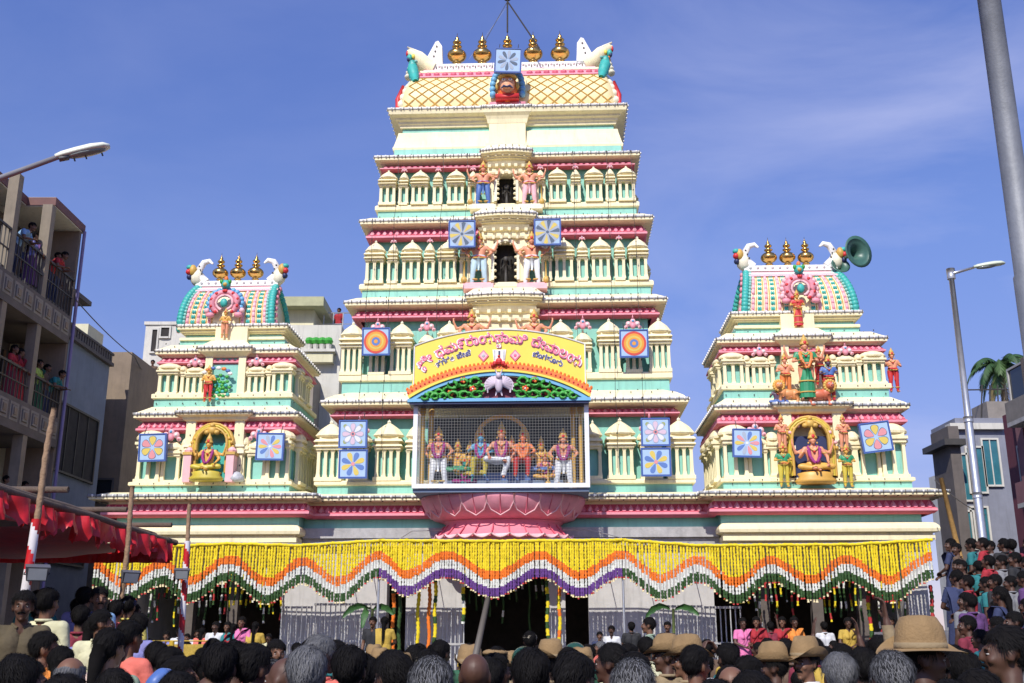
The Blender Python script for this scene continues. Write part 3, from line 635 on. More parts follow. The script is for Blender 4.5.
def human(joints=None, head_rot=(0, 0, 0), female=False, fat=1.0, voxel=.011, arms4=False, curl=.6, legs=True, feet=True, name='person'):
    """meshes of a figure facing -Y, feet at z = 0"""
    J = {k: Vector(v) for k, v in BASEJ.items()}
    for k, v in (joints or {}).items(): J[k] = Vector(v)
    HR = Matrix.Translation(J['head']) @ (Matrix.Rotation(head_rot[2], 4, 'Z') @ Matrix.Rotation(head_rot[0], 4, 'X') @ Matrix.Rotation(head_rot[1], 4, 'Y'))
    prims = []          # label, a, b, ra, rb
    sw = .92 if female else 1.0
    def C(lab, a, b, ra, rb): prims.append((lab, Vector(a), Vector(b), ra, rb))
    X = Vector((1, 0, 0)); side = (J['shL'] - J['shR']).normalized()
    pel, wa, ch, nk = J['pelvis'], J['waist'], J['chest'], J['neck']
    for s in (-1, 1):
        C('torso', ch + side * .075 * s, nk - Vector((0, 0, .05)) + side * .05 * s, .098 * fat, .06)
        C('torso', wa + side * .05 * s * fat, ch + side * .075 * s, .088 * fat, .10 * fat)
        C('pelvis', pel + side * .065 * s, wa + side * .05 * s, (.112 if female else .10) * fat, .088 * fat)
        S = 'L' if s > 0 else 'R'
        C('torso', ch + side * .08 * s + Vector((0, 0, .05)), J['sh' + S] + Vector((-.01 * s, 0, -.01)), .070, .052); C('torso', nk + Vector((0, .01, -.04)), J['sh' + S] + Vector((-.03 * s, 0, .01)), .045, .040)
        C('uarm', J['sh' + S], J['el' + S], .052 * sw * fat, .042 * sw); C('farm', J['el' + S], J['wr' + S], .042 * sw, .027 * sw)
        if legs:
            C('thigh', J['hi' + S], J['kn' + S], .088 * fat, .056); C('shin', J['kn' + S], J['an' + S], .056, .036)
            C('shin', J['kn' + S].lerp(J['an' + S], .3) + Vector((0, .015, 0)), J['kn' + S].lerp(J['an' + S], .45), .052, .045)
            if feet:
                an = J['an' + S]; C('foot', an + Vector((0, .03, -.045)), an + Vector((.02 * s, -.15, -.055)), .034, .026)
        if female: C('torso', ch + side * .07 * s + Vector((0, -.075, -.01)), ch + side * .07 * s + Vector((0, -.085, -.02)), .048, .045)
        # hand: palm, four fingers, thumb
        wr = J['wr' + S]; d = (wr - J['el' + S]).normalized(); q = d.cross(Vector((0, 1, 0)) if abs(d.y) < .8 else Vector((0, 0, 1))).normalized()
        across = Vector((0, -1, 0)) - d * Vector((0, -1, 0)).dot(d)
        if across.length < .2: across = Vector((1, 0, 0)) - d * d.x
        across.normalize(); nrm = d.cross(across) * (-s)
        pc = wr + d * .05
        for k in (-1, 0, 1): C('hand', wr + d * .02 + across * .012 * k, wr + d * .085 + across * .024 * k, .014, .012)
        for k in range(4):
            a = wr + d * .09 + across * (.032 - .0213 * k); l = (.034, .040, .037, .028)[k]
            b_ = a + (d + across * (.10 - .07 * k)).normalized() * l - nrm * 0; c_ = b_ + (d * (1 - curl * .5) + nrm * curl * .9).normalized() * l * .85; e_ = c_ + (d * (1 - curl) + nrm * curl * 1.6).normalized() * l * .6
            C('hand', a, b_, .0098, .009); C('hand', b_, c_, .009, .0082); C('hand', c_, e_, .0082, .007)
        a = wr + d * .025 + across * .03; b_ = a + (d * .7 + across * .6 + nrm * .3).normalized() * .04; c_ = b_ + (d + nrm * .4 + across * .1).normalized() * .032
        C('hand', a, b_, .013, .011); C('hand', b_, c_, .010, .0085)
        if arms4:
            sh = J['sh' + S] + Vector((0, .04, -.02)); el = sh + Vector((.20 * s, .02, -.10)); w2 = el + Vector((.07 * s, -.06, .24))
            C('uarm2', sh, el, .05, .038); C('farm2', el, w2, .036, .026); C('hand', w2, w2 + Vector((0, 0, .07)), .03, .022)
            for k in range(3): C('hand', w2 + Vector((.02 * (k - 1), 0, .07)), w2 + Vector((.03 * (k - 1), -.01, .13)), .01, .008)
    C('neck', nk - Vector((0, 0, .03)), HR @ Vector((0, .02, -.06)), .052 * (.9 if female else 1), .05)
    vs = []; fs = []
    for lab, a, b_, ra, rb in prims:
        if (b_ - a).length < 1e-4: b_ = a + Vector((0, 0, .002))
        v, f = _cap(a, b_, ra, rb); o = len(vs); vs += v; fs += [tuple(i + o for i in q) for q in f]
    # head with face
    hp = [((0, .018, .035), (.078, .094, .088)), ((0, -.022, -.01), (.066, .074, .078)), ((0, -.035, -.065), (.047, .052, .042)), ((0, -.075, -.095), (.022, .018, .018)),
          ((0, -.102, .0), (.011, .016, .024)), ((0, -.110, -.018), (.015, .014, .010)), ((0, -.086, -.056), (.026, .012, .0075)), ((0, -.084, -.066), (.022, .012, .008)),
          ((.040, -.070, -.022), (.022, .018, .018)), ((-.040, -.070, -.022), (.022, .018, .018)), ((0, -.082, .032), (.050, .014, .010)),
          ((.078, .012, -.008), (.010, .020, .030)), ((-.078, .012, -.008), (.010, .020, .030)), ((.082, .018, .008), (.009, .014, .016)), ((-.082, .018, .008), (.009, .014, .016))]
    for c, r in hp:
        v, f = _sph((0, 0, 0), r); o = len(vs); vs += [tuple(HR @ (Vector(p) + Vector(c))) for p in v]; fs += [tuple(i + o for i in q) for q in f]
    me = bpy.data.meshes.new('tmp'); me.from_pydata(vs, [], fs); ob = bpy.data.objects.new('tmp', me); COL.objects.link(ob)
    m = ob.modifiers.new('r', 'REMESH'); m.mode = 'VOXEL'; m.voxel_size = voxel; m.adaptivity = 0.0
    s_ = ob.modifiers.new('s', 'SMOOTH'); s_.factor = .5; s_.iterations = 3 if voxel < .013 else 1
    dg = bpy.context.evaluated_depsgraph_get(); dg.update(); body = bpy.data.meshes.new_from_object(ob.evaluated_get(dg)); body.name = name + '_body'
    bpy.data.objects.remove(ob)
    n = len(body.vertices); P = np.empty(n * 3, np.float32); body.vertices.foreach_get('co', P); P = P.reshape(-1, 3)
    N = np.empty(n * 3, np.float32); body.vertices.foreach_get('normal', N); N = N.reshape(-1, 3)
    best = np.full(n, 9.0); lab = np.zeros(n, int); T = np.zeros(n); names = sorted({p[0] for p in prims}) + ['head']
    for l_, a, b_, ra, rb in prims:
        a = np.array(a); ab = np.array(b_) - a; t = np.clip(((P - a) @ ab) / max(1e-9, ab @ ab), 0, 1)
        d = np.linalg.norm(P - a - t[:, None] * ab, axis=1) - (ra + (rb - ra) * t)
        k = d < best; best[k] = d[k]; lab[k] = names.index(l_); T[k] = t[k]
    HI = np.array(HR.inverted()); Q = P @ HI[:3, :3].T + HI[:3, 3]
    dh = np.linalg.norm(Q / np.array([.084, .10, .12]) - np.array([0, 0, -.1]), axis=1) - 1
    k = (dh * .09 < best) & (Q[:, 2] > -.12); lab[k] = len(names) - 1
    body.polygons.foreach_set('use_smooth', [True] * len(body.polygons))
    return dict(me=body, P=P, N=N, lab=lab, T=T, names=names, Q=Q, HR=HR, J=J)
def wig(P, s, k=0):
    return (np.sin(P[:, 0] * s + k) * np.sin(P[:, 1] * s * 1.3 + 1.1 + k) + np.sin(P[:, 2] * s * .7 + P[:, 0] * s * .9 + 2 * k)) * .5
def skinof(H, mask, off, m, name, fold=0.0, fs=22):    # clothing or hair: the covered part of the body, moved outward
    me = H['me']; fc = [tuple(p.vertices) for p in me.polygons if all(mask[i] for i in p.vertices)]
    used = sorted({i for f in fc for i in f}); ix = {v: i for i, v in enumerate(used)}
    o = off[used] if hasattr(off, '__len__') else np.full(len(used), off)
    P = H['P'][used]; N = H['N'][used]; V = P + N * (o + fold * wig(P, fs))[:, None]
    b = bpy.data.meshes.new(name); b.from_pydata([tuple(p) for p in V], [], [tuple(ix[i] for i in f) for f in fc]); b.materials.append(m)
    b.polygons.foreach_set('use_smooth', [True] * len(b.polygons)); return b
def lab(H, *ns): return np.isin(H['lab'], [H['names'].index(x) for x in ns if x in H['names']])
def shirt(H, m, sleeve='short', name='shirt', hem=.90):
    k = lab(H, 'torso', 'pelvis') & (H['P'][:, 2] < H['J']['neck'].z + .03)
    k &= (H['P'][:, 2] > H['J']['pelvis'].z - .03) | ~lab(H, 'pelvis')
    k |= lab(H, 'uarm') & ((H['T'] < .7) if sleeve == 'short' else True)
    if sleeve == 'long': k |= lab(H, 'farm') & (H['T'] < .93)
    if sleeve == 'short': pass
    return skinof(H, k, .013, m, name, .004)
def collar(H, m):
    b = MB(); c = H['J']['neck'] + Vector((0, .005, .0))
    pts = [(c.x + .066 * math.sin(a), c.y - .062 * math.cos(a), c.z + .02 - .035 * max(0, math.cos(a)) ** 2) for a in [.35 + i * (2 * PI - .7) / 14 for i in range(15)]]
    b.tube(pts, .014, m, 6); return b.mesh('collar', True)
def pants(H, m, name='trousers'):
    k = lab(H, 'thigh', 'pelvis', 'shin') & (H['P'][:, 2] < H['J']['waist'].z)
    return skinof(H, k, .012, m, name, .004)
def hairmask(H, kind='short'):
    Q = H['Q']; h = lab(H, 'head')
    front = -.02 if kind != 'bald' else .02
    line = np.where(Q[:, 1] < -.035, .058, np.where(Q[:, 1] < .02, .03 + (-.035 - Q[:, 1]) * .6 + .0, -.02 - (Q[:, 1] - .02) * .9))
    ear = (np.abs(Q[:, 0]) > .072) & (Q[:, 2] < .028) & (np.abs(Q[:, 1] - .012) < .028)
    return h & (Q[:, 2] > line) & ~ear & (Q[:, 2] > -.085)
def hair(H, m, kind='short', vol=.012, strands=0, strand_m=None):
    Q = H['Q']; k = hairmask(H)
    off = vol * (.55 + .8 * np.clip((Q[:, 2] + .03) / .12, 0, 1)) + vol * .35 * wig(H['Q'], 75, .4) * (Q[:, 2] > 0) + vol * .15 * wig(H['Q'], 160, 2)
    if kind == 'balding':
        k &= (Q[:, 2] < .075); off = off * .5
    me = skinof(H, k, off, m, 'hair')
    if not strands: return me
    # combed strands as narrow ribbons over the cap
    idx = np.where(k)[0]; b = MB(); b.v = [tuple(v.co) for v in me.vertices]; b.f = [tuple(p.vertices) for p in me.polygons]; b.mi = [0] * len(b.f); b.ms = [m]
    HRr = np.array(H['HR'])[:3, :3]; sm = strand_m or m; kk = b.mid(sm)
    for _ in range(strands):
        i = idx[rng.randint(len(idx))]; p = H['P'][i]; n = H['N'][i]; q = Q[i]
        down = HRr @ np.array([q[0] * 5 + rng.normal(0, .35), .25 + .8 * (q[1] > 0) + rng.normal(0, .3), -.5 - abs(q[0]) * 6 - rng.rand() * .6])
        down = down - n * down.dot(n); l = np.linalg.norm(down)
        if l < 1e-3: continue
        down /= l; s_ = np.cross(n, down) * .0011; L_ = .022 + .03 * rng.rand(); o_ = off[i] * .9
        pts = [p + n * o_, p + n * (o_ + .006) + down * L_ * .5, p + n * (o_ + .002 + .006 * rng.rand()) + down * L_]
        z = len(b.v); b.v += [tuple(pts[0] - s_), tuple(pts[0] + s_), tuple(pts[1] - s_), tuple(pts[1] + s_), tuple(pts[2])]
        b.f += [(z, z + 1, z + 3, z + 2), (z + 2, z + 3, z + 4)]; b.mi += [kk, kk]
    return b.mesh('hair', True)
def skirt(H, m, name='sari', top=None, bot=.06, r0=.15, r1=.27, ry=.8, fold=.012, n=40):
    b = MB(); top = top or H['J']['waist'].z - .02; c = H['J']['pelvis']; vs = []; fs = []; K = 10
    for j in range(K + 1):
        z = top + (bot - top) * j / K; r = r0 + (r1 - r0) * (j / K) ** .6
        for i in range(n):
            a = 2 * PI * i / n; rr = r + fold * (j / K) * math.sin(a * 11 + .5 * math.sin(j)) ; vs.append((c.x + rr * math.cos(a), c.y + rr * ry * math.sin(a), z))
    for j in range(K):
        for i in range(n): k = (i + 1) % n; fs.append((j * n + k, j * n + i, (j + 1) * n + i, (j + 1) * n + k))
    b.add(vs, fs, m); return b.mesh(name, True)
SKINS = [mat('brown_skin', (.17, .08, .045), .55, .1, 0, 12), mat('deep_brown_skin', (.085, .038, .022), .55, .1, 0, 12), mat('tan_skin', (.32, .17, .10), .5, .1, 0, 12)]
HBLACK = mat('black_hair', (.007, .006, .006), .85, .2, .3, 30, fine=160, spec=.12); HGREY = mat('grey_hair', (.11, .11, .115), .85, .35, .4, 40, fine=170, spec=.2)
HSALT = mat('greying_hair', (.03, .03, .032), .85, .4, .4, 40, fine=170, spec=.15); HSTR = mat('silver_strand', (.16, .16, .165), .75, .3, 0, 30, spec=.2); HSTRB = mat('black_strand', (.010, .009, .009), .8, .2, 0, 30, spec=.15)
EYEW = mat('eye_white', (.42, .39, .36), .5, .02); EYEB = mat('eye_brown', (.02, .012, .01), .2, .02)
def eyes(H, small=True):
    b = MB(); HR = H['HR']
    for s in (-1, 1): b.ell((s * .030, -.078, .006), (.0125, .009, .0055), EYEW, 8, 6, HR); b.ell((s * .030, -.0865, .006), (.006, .0035, .0062), EYEB, 6, 4, HR); b.tube([HR @ Vector((s * .013, -.089, .024)), HR @ Vector((s * .03, -.090, .028)), HR @ Vector((s * .047, -.082, .022))], .0035, HBLACK, 5)
    return b.mesh('eyes', True)
def moustache(H):
    b = MB(); HR = H['HR']
    for s in (-1, 1): b.tube([HR @ Vector((0, -.102, -.041)), HR @ Vector((s * .018, -.098, -.043)), HR @ Vector((s * .034, -.084, -.052))], [.008, .0085, .003], HBLACK, 6)
    return b.mesh('moustache', True)
def dress(root, H, skin, parts):
    me = H['me']
    if not len(me.materials): me.materials.append(skin)
    put(me, 'body', root)
    for nm, m in parts: put(m, nm, root)
# ------------------------------------------------------------------ temple statues
SKP = mat('salmon_statue_paint', (.74, .31, .17), .45, .15); SKB = mat('blue_statue_paint', (.10, .38, .62), .45, .15); SKD = mat('dark_bronze_paint', (.10, .06, .10), .4, .2); SKO = mat('ochre_statue_paint', (.72, .40, .08), .45, .15)
MAG = mat('magenta_flowers', (.34, .03, .20), .7, .4, .8, 30, fine=60); WHC = mat('white_cloth_paint', (.78, .80, .80), .5, .08); GRC = mat('green_robe_paint', (.03, .28, .12), .4, .2); REC = mat('red_robe_paint', (.60, .04, .04), .45, .2)
YLC = mat('mustard_robe_paint', (.60, .48, .06), .45, .15); BLC = mat('blue_robe_paint', (.08, .16, .42), .45, .15); ORC = mat('orange_robe_paint', (.75, .22, .05), .45, .2)
STATJ = dict(
    guard=dict(elL=(.30, .0, 1.16), wrL=(.24, -.16, 1.02), elR=(-.30, .0, 1.16), wrR=(-.24, -.16, 1.02), knL=(.13, -.03, .49), anL=(.16, .02, .085), knR=(-.13, -.03, .49), anR=(-.16, .02, .085)),
    stand=dict(elL=(.27, .0, 1.14), wrL=(.16, -.20, 1.12), elR=(-.27, .0, 1.14), wrR=(-.16, -.20, 1.12)),
    sit=dict(knL=(.34, -.22, .86), anL=(-.06, -.30, .84), knR=(-.34, -.22, .86), anR=(.06, -.30, .80), elL=(.30, -.02, 1.14), wrL=(.26, -.22, .98), elR=(-.30, -.02, 1.14), wrR=(-.24, -.22, 1.24)),
    throne=dict(knL=(.16, -.36, .90), anL=(.06, -.36, .48), knR=(-.30, -.30, .92), anR=(.10, -.38, .88), elL=(.32, -.04, 1.16), wrL=(.26, -.26, 1.02), elR=(-.32, -.04, 1.16), wrR=(-.26, -.26, 1.02)),
    hang=dict(knL=(.14, -.36, .90), anL=(.12, -.34, .46), knR=(-.16, -.36, .90), anR=(-.18, -.30, .46), elL=(.30, -.04, 1.18), wrL=(.20, -.24, 1.10), elR=(-.30, -.04, 1.18), wrR=(-.24, -.24, 1.2)))
_SH = {}
def statue_body(pose, arms4, female):
    k = (pose, arms4, female)
    if k not in _SH: _SH[k] = human(STATJ[pose], (0, 0, 0), female, 1.05, .021, arms4, name='statue')
    return _SH[k]
def statue(name, loc, h, pose, skin, cloth, label, group=None, garland=None, crown=GOLDP, arms4=False, female=False, top=None, rz=-TH, halo=None, club=False, plinth=None, drop=0.0, beard=None, parent_off=0):
    """painted plaster figure; h is the height it would have standing"""
    k = h / 1.7; H = statue_body(pose, arms4, female)
    root = empty(name, loc, rz, label, 'statue', group); root.scale = (k * (1.42 if pose == 'guard' else 1.28 if pose == 'stand' else 1.18), k, k)
    me = H['me'].copy(); me.materials.clear(); me.materials.append(skin); put(me, 'body', root, (0, 0, -drop))
    kids = []
    if pose in ('guard', 'stand'):
        kids.append(('dhoti', pants(H, cloth, 'dhoti') if not female else skirt(H, cloth, 'skirt', r0=.13, r1=.17)))
        b = MB(); b.tube([(-.15, -.02, .97), (-.1, -.13, .95), (0, -.155, .93), (.1, -.13, .95), (.15, -.02, .97)], .03, crown, 6); b.tube([(0, -.15, .93), (.01, -.14, .7), (0, -.12, .5)], [.05, .035, .02], cloth, 6); kids.append(('sash', b.mesh('sash', True)))
    else: kids.append(('dhoti', skinof(H, lab(H, 'thigh', 'pelvis', 'shin') & (H['P'][:, 2] < 1.0), .02, cloth, 'dhoti', .01)))
    if top: kids.append(('blouse', skinof(H, (lab(H, 'torso') & (H['P'][:, 2] < 1.4)) | (lab(H, 'uarm') & (H['T'] < .6)), .014, top, 'blouse')))
    kids.append(('hair', hair(H, HBLACK, vol=.016)))
    b = MB()
    hz = H['J']['head']
    b.lathe([(.098, .045), (.112, .07), (.10, .10), (.075, .16), (.085, .18), (.055, .25), (.03, .30), (.012, .37)], crown, (hz.x, hz.y, hz.z), 12); b.ell((hz.x, hz.y - .09, hz.z + .1), (.045, .03, .06), RED, 6, 4)
    kids.append(('crown', b.mesh('crown', True)))
    b = MB()
    for s in (-1, 1): b.ell((s * .095, hz.y, hz.z - .06), (.022, .02, .03), crown, 6, 4); el = H['J']['elL' if s > 0 else 'elR']; sh = H['J']['shL' if s > 0 else 'shR']; m_ = sh.lerp(el, .55); b.ell(m_, (.062, .062, .03), crown, 8, 4)
    b.tube([(-.10, -.05, 1.42), (-.06, -.115, 1.33), (0, -.13, 1.28), (.06, -.115, 1.33), (.10, -.05, 1.42)], .016, crown, 6); b.ell((0, -.13, 1.27), (.03, .02, .035), RED, 6, 4)
    kids.append(('necklace', b.mesh('necklace', True)))
    if garland:
        b = MB(); zt = 1.42; zb = .95 if pose in ('guard', 'stand') else 1.0
        for s in (-1, 1): b.tube([(s * .09, .03, zt + .02), (s * .12, -.09, zt - .08), (s * .11, -.16, zt - .28), (s * .05, -.17 if pose in ('guard', 'stand') else -.2, zb), (0, -.17 if pose in ('guard', 'stand') else -.22, zb - .04)], [.035, .042, .042, .04, .04], garland, 7)
        kids.append(('flower_garland', b.mesh('flower_garland', True)))
    if beard: b = MB(); b.ell((hz.x, hz.y - .075, hz.z - .10), (.055, .04, .06), beard, 8, 5); kids.append(('beard', b.mesh('beard', True)))
    if club: b = MB(); s = club; b.tube([(s * .34, -.12, .05), (s * .33, -.14, .8)], [.03, .02], crown, 6); b.ell((s * .34, -.12, .16), (.08, .08, .13), crown, 8, 6); kids.append(('club', b.mesh('club', True)))
    for nm, m in kids: put(m, nm, root, (0, 0, -drop))
    if pose in ('guard', 'stand'):
        b = MB(); rr0 = .15 if female else .12
        for z_, s_ in ((.52, .13), (.20, .13)): 
            for x_ in ((0,) if female else (-.10, .10)): b.lathe([((.185 if female else .075) + .0, z_), ((.195 if female else .082), z_ + .02), ((.185 if female else .075), z_ + .04)], crown, (x_, 0, 0), 10, .8)
        for s in (-1, 1): wr = H['J']['wrL' if s > 0 else 'wrR']; b.ell(wr, (.04, .04, .025), crown, 8, 4)
        b.tube([(-.17, -.03, 1.0), (0, -.17, 1.0), (.17, -.03, 1.0)], .022, REC, 6); put(b.mesh('ornament', True), 'ornament', root, (0, 0, -drop))
    if plinth: b = MB(); b.box(-.36, .36, -.24, .3, -.18, 0, plinth); b.box(-.30, .30, -.2, .3, 0, .04, plinth); b.build('pedestal', root)
    return root
if __name__ == '__main__' and globals().get('TESTP'):
    pass
# ------------------------------------------------------------------ statues on the towers
def S(px, py_feet, py_head, v):
    u, z = on(px, py_feet, v); _, z1 = on(px, py_head, v); return W(u, v, z), (z1 - z)
for px, lbl, cl, sd_ in ((483, 'four-armed salmon guardian statue with blue waistcloth left of the top tier niche', BLC, -1), (529.5, 'four-armed salmon guardian statue in pale pink right of the top tier niche', PINKP, 1)):
    p, h = S(px, 208, 166, 2.02); s_ = statue('guardian_statue', p + Vector((0, 0, .05)), h * .95, 'guard', SKP, cl, lbl, 'guardian statues beside the niches', arms4=True, club=sd_, plinth=CREAM2)
for px, lbl, cl, sd_ in ((478.5, 'large four-armed guardian statue in pale blue trousers left of the middle tier niche', WHC, -1), (532, 'large four-armed guardian statue in white trousers right of the middle tier niche', WHC, 1)):
    p, h = S(px, 287, 236, 1.48); s_ = statue('guardian_statue', p + Vector((0, 0, .05)), h * .93, 'guard', SKP, cl if sd_ > 0 else mat('pale_blue_cloth_paint', (.5, .66, .72), .5), lbl, 'guardian statues beside the niches', arms4=True, club=sd_, plinth=PINKP)
for px, lbl, sd_ in ((472, 'half hidden guardian statue rising behind the left of the yellow signboard', -1), (534, 'half hidden guardian statue rising behind the right of the yellow signboard', 1)):
    u, z = on(px, 309, .85); b = MB()
    s_ = statue('guardian_statue', W(u, .85, z - 1.72), 1.5, 'guard', SKP, WHC, lbl, 'guardian statues beside the niches', arms4=True, club=sd_, plinth=PINKP)
    b.box(-.3, .3, -.2, .25, 9.5 - (z - 1.72), -.19, CREAM); k = b.build('pillar', s_); k.scale = (1.13,) * 3; k.scale = (1 / s_.scale.x,) * 3
# left wing
p, h = S(207, 402, 366, .42)
pk = statue('deity_statue', p, h * .9, 'stand', SKO, REC, 'small golden statue with green peacock fan on the left wing upper tier', garland=None, club=None)
b = MB(); 
for i in range(40):
    a = i * 2.4; r = .06 + .012 * i; b.ell((.34 + r * math.cos(a), .25 - .002 * i, .85 + r * 1.35 * math.sin(a)), (.09, .06, .09), GREEN if i % 3 else TEAL, 6, 4)
for i in range(7): a = .2 + i * .42; b.ell((.25 + .55 * math.cos(a), .2, 1.45 + .38 * math.sin(a)), (.12, .06, .1), (WHITE, BLC, ORC)[i % 3], 6, 4)
b.build('peacock_fan', pk, True)
def seated_shrine(px, pyb, pyt, v, label, skin, cloth, lion=False, k=1.0):
    u, z = on(px, pyb, v); _, zt = on(px, pyt, v); hh = zt - z
    b0 = empty('arched_shrine', W(u, v, z), -TH, label[1], 'shrine')
    b = MB(); 
    for i in range(3): arch_band(b, .62 * k - .07 * i, hh - .07 * i, .56 * k - .07 * i, hh - .06 - .07 * i, -.02 - .05 * i, .2, (GOLDP, YLC, GOLDP)[i], .28)
    for i in range(15):
        a = PI * i / 14; b.ell((-.64 * k * math.cos(a), -.05, hh - .6 * k + .64 * k * math.sin(a)), (.06, .06, .06), (GOLDP, PINKP)[i % 2 if lion else 0], 6, 4)
    for dx, dz, r in ((0, 0.02, .15), (-.14, -.04, .09), (.14, -.04, .09), (0, .16, .08)): b.ell((dx, -.12, hh + dz), (r, .1, r * .9), GOLDP, 8, 5)
    b.build('arch', b0, True)
    b = MB(); b.box(-.5 * k, .5 * k, .12, .18, .1, hh - .3, TEAL if not lion else NAVY); b.build('backplate', b0)
    for s in () if lion else (-1, 1):
        b = MB(); b.box(s * .62 * k - .11, s * .62 * k + .11, -.25, .1, 0, .78, PINKP); b.box(s * .62 * k - .14, s * .62 * k + .14, -.28, .1, .78, .86, GOLDP); b.lathe([(.13, .86), (.15, .92), (.05, 1.02)], PINKP, (s * .62 * k, -.1, 0), 8); b.build('pedestal', b0)
    H = 1.75 * hh / 1.55
    st = statue('deity_statue', W(u, v - .28, z + .30 * hh / 1.55), H * .93, 'sit', skin, cloth, label[0], garland=MAG, arms4=True, drop=.74)
    b = MB(); b.lathe([(.42, -.3), (.46, -.22), (.36, -.12), (.40, -.04), (.3, 0)], cloth, (0, -.05, 0), 14, .7); b.build('seat', st, True)
    return b0, st
seated_shrine(209.5, 483, 432, .02, ('seated deity statue with magenta garland and yellow lap on the left wing tower', 'golden arch over the seated statue on the left wing tower'), SKO, YLC)
seated_shrine(813.5, 486, 425, .0, ('large seated deity statue in yellow with magenta garland on the right wing', 'bronze and pink arch over the seated statue on the right wing tower'), SKP, SKO, True, 1.12)
p, h = S(224, 338, 318, .85); statue('deity_statue', p, .62 * 1.35, 'stand', SKO, SKP, 'small golden figure below the rosy horseshoe window of the left wing roof', top=None)
p, h = S(799, 327, 290, .85); statue('deity_statue', p, h * .88, 'stand', SKO, REC, 'small figure in red skirt below the horseshoe window of the right wing roof', female=True, top=REC)
# right wing: goddess with lions and attendants
p, h = S(806, 402, 346, .2); statue('deity_statue', p + Vector((0, -.25, 0)), h * 1.02, 'stand', SKP, GRC, 'tall goddess statue in green robe on the right wing upper tier', female=True, garland=ORC, top=GRC, arms4=True)
p, h = S(831, 402, 358, .0); statue('deity_statue', p, h * .95, 'stand', SKD, REC, 'dark blue attendant statue at the right of the green robed goddess', top=BLC)
p, h = S(787, 398, 356, .05); statue('deity_statue', p, h * .95, 'stand', SKP, ORC, 'salmon attendant statue behind the left arm of the green robed goddess')
p, h = S(821, 386, 350, .2); statue('deity_statue', p, h * .98, 'stand', SKP, REC, 'salmon attendant statue behind the right arm of the green robed goddess')
def lion(px, py, v, sz, body, mane, label, face=1):
    u, z = on(px, py, v); r = empty('lion_statue', W(u, v, z), -TH, label, 'statue'); b = MB(); f_ = face
    vs = [((0, 0, .42), (.32, .17, .2)), ((.24 * f_, -.02, .46), (.2, .18, .23)), ((-.25 * f_, .02, .4), (.2, .17, .21))]
    for c, q in vs: b.ell(c, q, body, 12, 8)
    for x, y in ((.3, -.1), (.26, .1), (-.3, -.1), (-.26, .1)):
        b.tube([(x * f_, y, .4), (x * f_ + (.05 if x > 0 else -.06) * f_, y, .2), (x * f_ + (.02 if x > 0 else .02) * f_, y - .01, .03)], [.1, .065, .05], body, 8); b.ell((x * f_ + .05 * f_, y - .04, .03), (.08, .06, .035), body, 8, 4)
    b.tube([(-.42 * f_, 0, .48), (-.58 * f_, 0, .6), (-.55 * f_, 0, .82), (-.44 * f_, 0, .9)], [.04, .035, .03, .02], body, 6); b.build('body', r, True)
    h_ = MB(); M = Matrix.Translation((.38 * f_, -.18, .72)); h_.ell((0, 0, 0), (.15, .15, .16), body, 10, 7, M); h_.ell((0, -.13, -.05), (.08, .08, .07), body, 8, 5, M)
    for s in (-1, 1): h_.ell((s * .06, -.13, .05), (.03, .02, .03), WHITE, 6, 4, M); h_.ell((s * .06, -.148, .05), (.012, .01, .015), NAVY, 6, 4, M); h_.ell((s * .12, .0, .15), (.045, .03, .055), body, 6, 4, M)
    h_.ell((0, -.2, -.03), (.03, .02, .02), NAVY, 6, 4, M); h_.build('head', r, True)
    m_ = MB()
    for i in range(14): a = 2 * PI * i / 14; m_.ell((.19 * math.cos(a), .04, .19 * math.sin(a)), (.075, .09, .075), mane, 6, 5, M)
    m_.build('mane', r, True); r.scale = (sz,) * 3; return r
lion(789, 404, .1, .72, mat('orange_lion_paint', (.78, .33, .12), .45, .1), SKO, 'orange lion statue at the left feet of the green robed goddess', -1)
lion(820, 406, .0, .78, mat('red_lion_paint', (.62, .16, .08), .45, .1), GOLDP, 'red maned lion statue crouching at the right feet of the goddess', 1)
p, h = S(778, 405, 392, .1); d_ = statue('deity_statue', p, 1.0, 'sit', SKD, BLC, 'small dark crouching demon statue left of the orange lion', drop=.74)
for px, a, b_, lbl, c_, t_, f_ in ((783, 452, 417, 'small bare-chested attendant statue above left of the right wing arch', SKP, None, False), (845, 452, 417, 'small bare-chested attendant statue above right of the right wing arch', SKP, None, False),
        (785, 487, 445, 'attendant statue in yellow robe left of the right wing arch', YLC, GRC, False), (849, 487, 447, 'attendant statue in yellow robe right of the right wing arch', YLC, GRC, False)):
    p, h = S(px, a, b_, -.28); statue('attendant_statue', p, h * .95, 'stand', SKP if c_ is SKP else SKO, c_, lbl, 'attendant statues round the right wing arch', top=t_)
p, h = S(889, 388, 352, .6); statue('attendant_statue', W(RWC + 2.75, 1.2, p.z), 1.2, 'stand', SKP, REC, 'small red statue on the far right flank of the right wing tower')
for px, a, b_ in ((786, 450, 0),): pass
u, z = on(236, 482, .0); b = MB(); b.lathe([(.2, 0), (.24, .06), (.22, .16), (.12, .26), (.03, .3)], SILV, n=14); o = b.build('metal_pot', None, True); o.location = W(u, -.02, z); tag(o, 'small upturned silver pot on the ledge right of the left seated statue', 'pot')
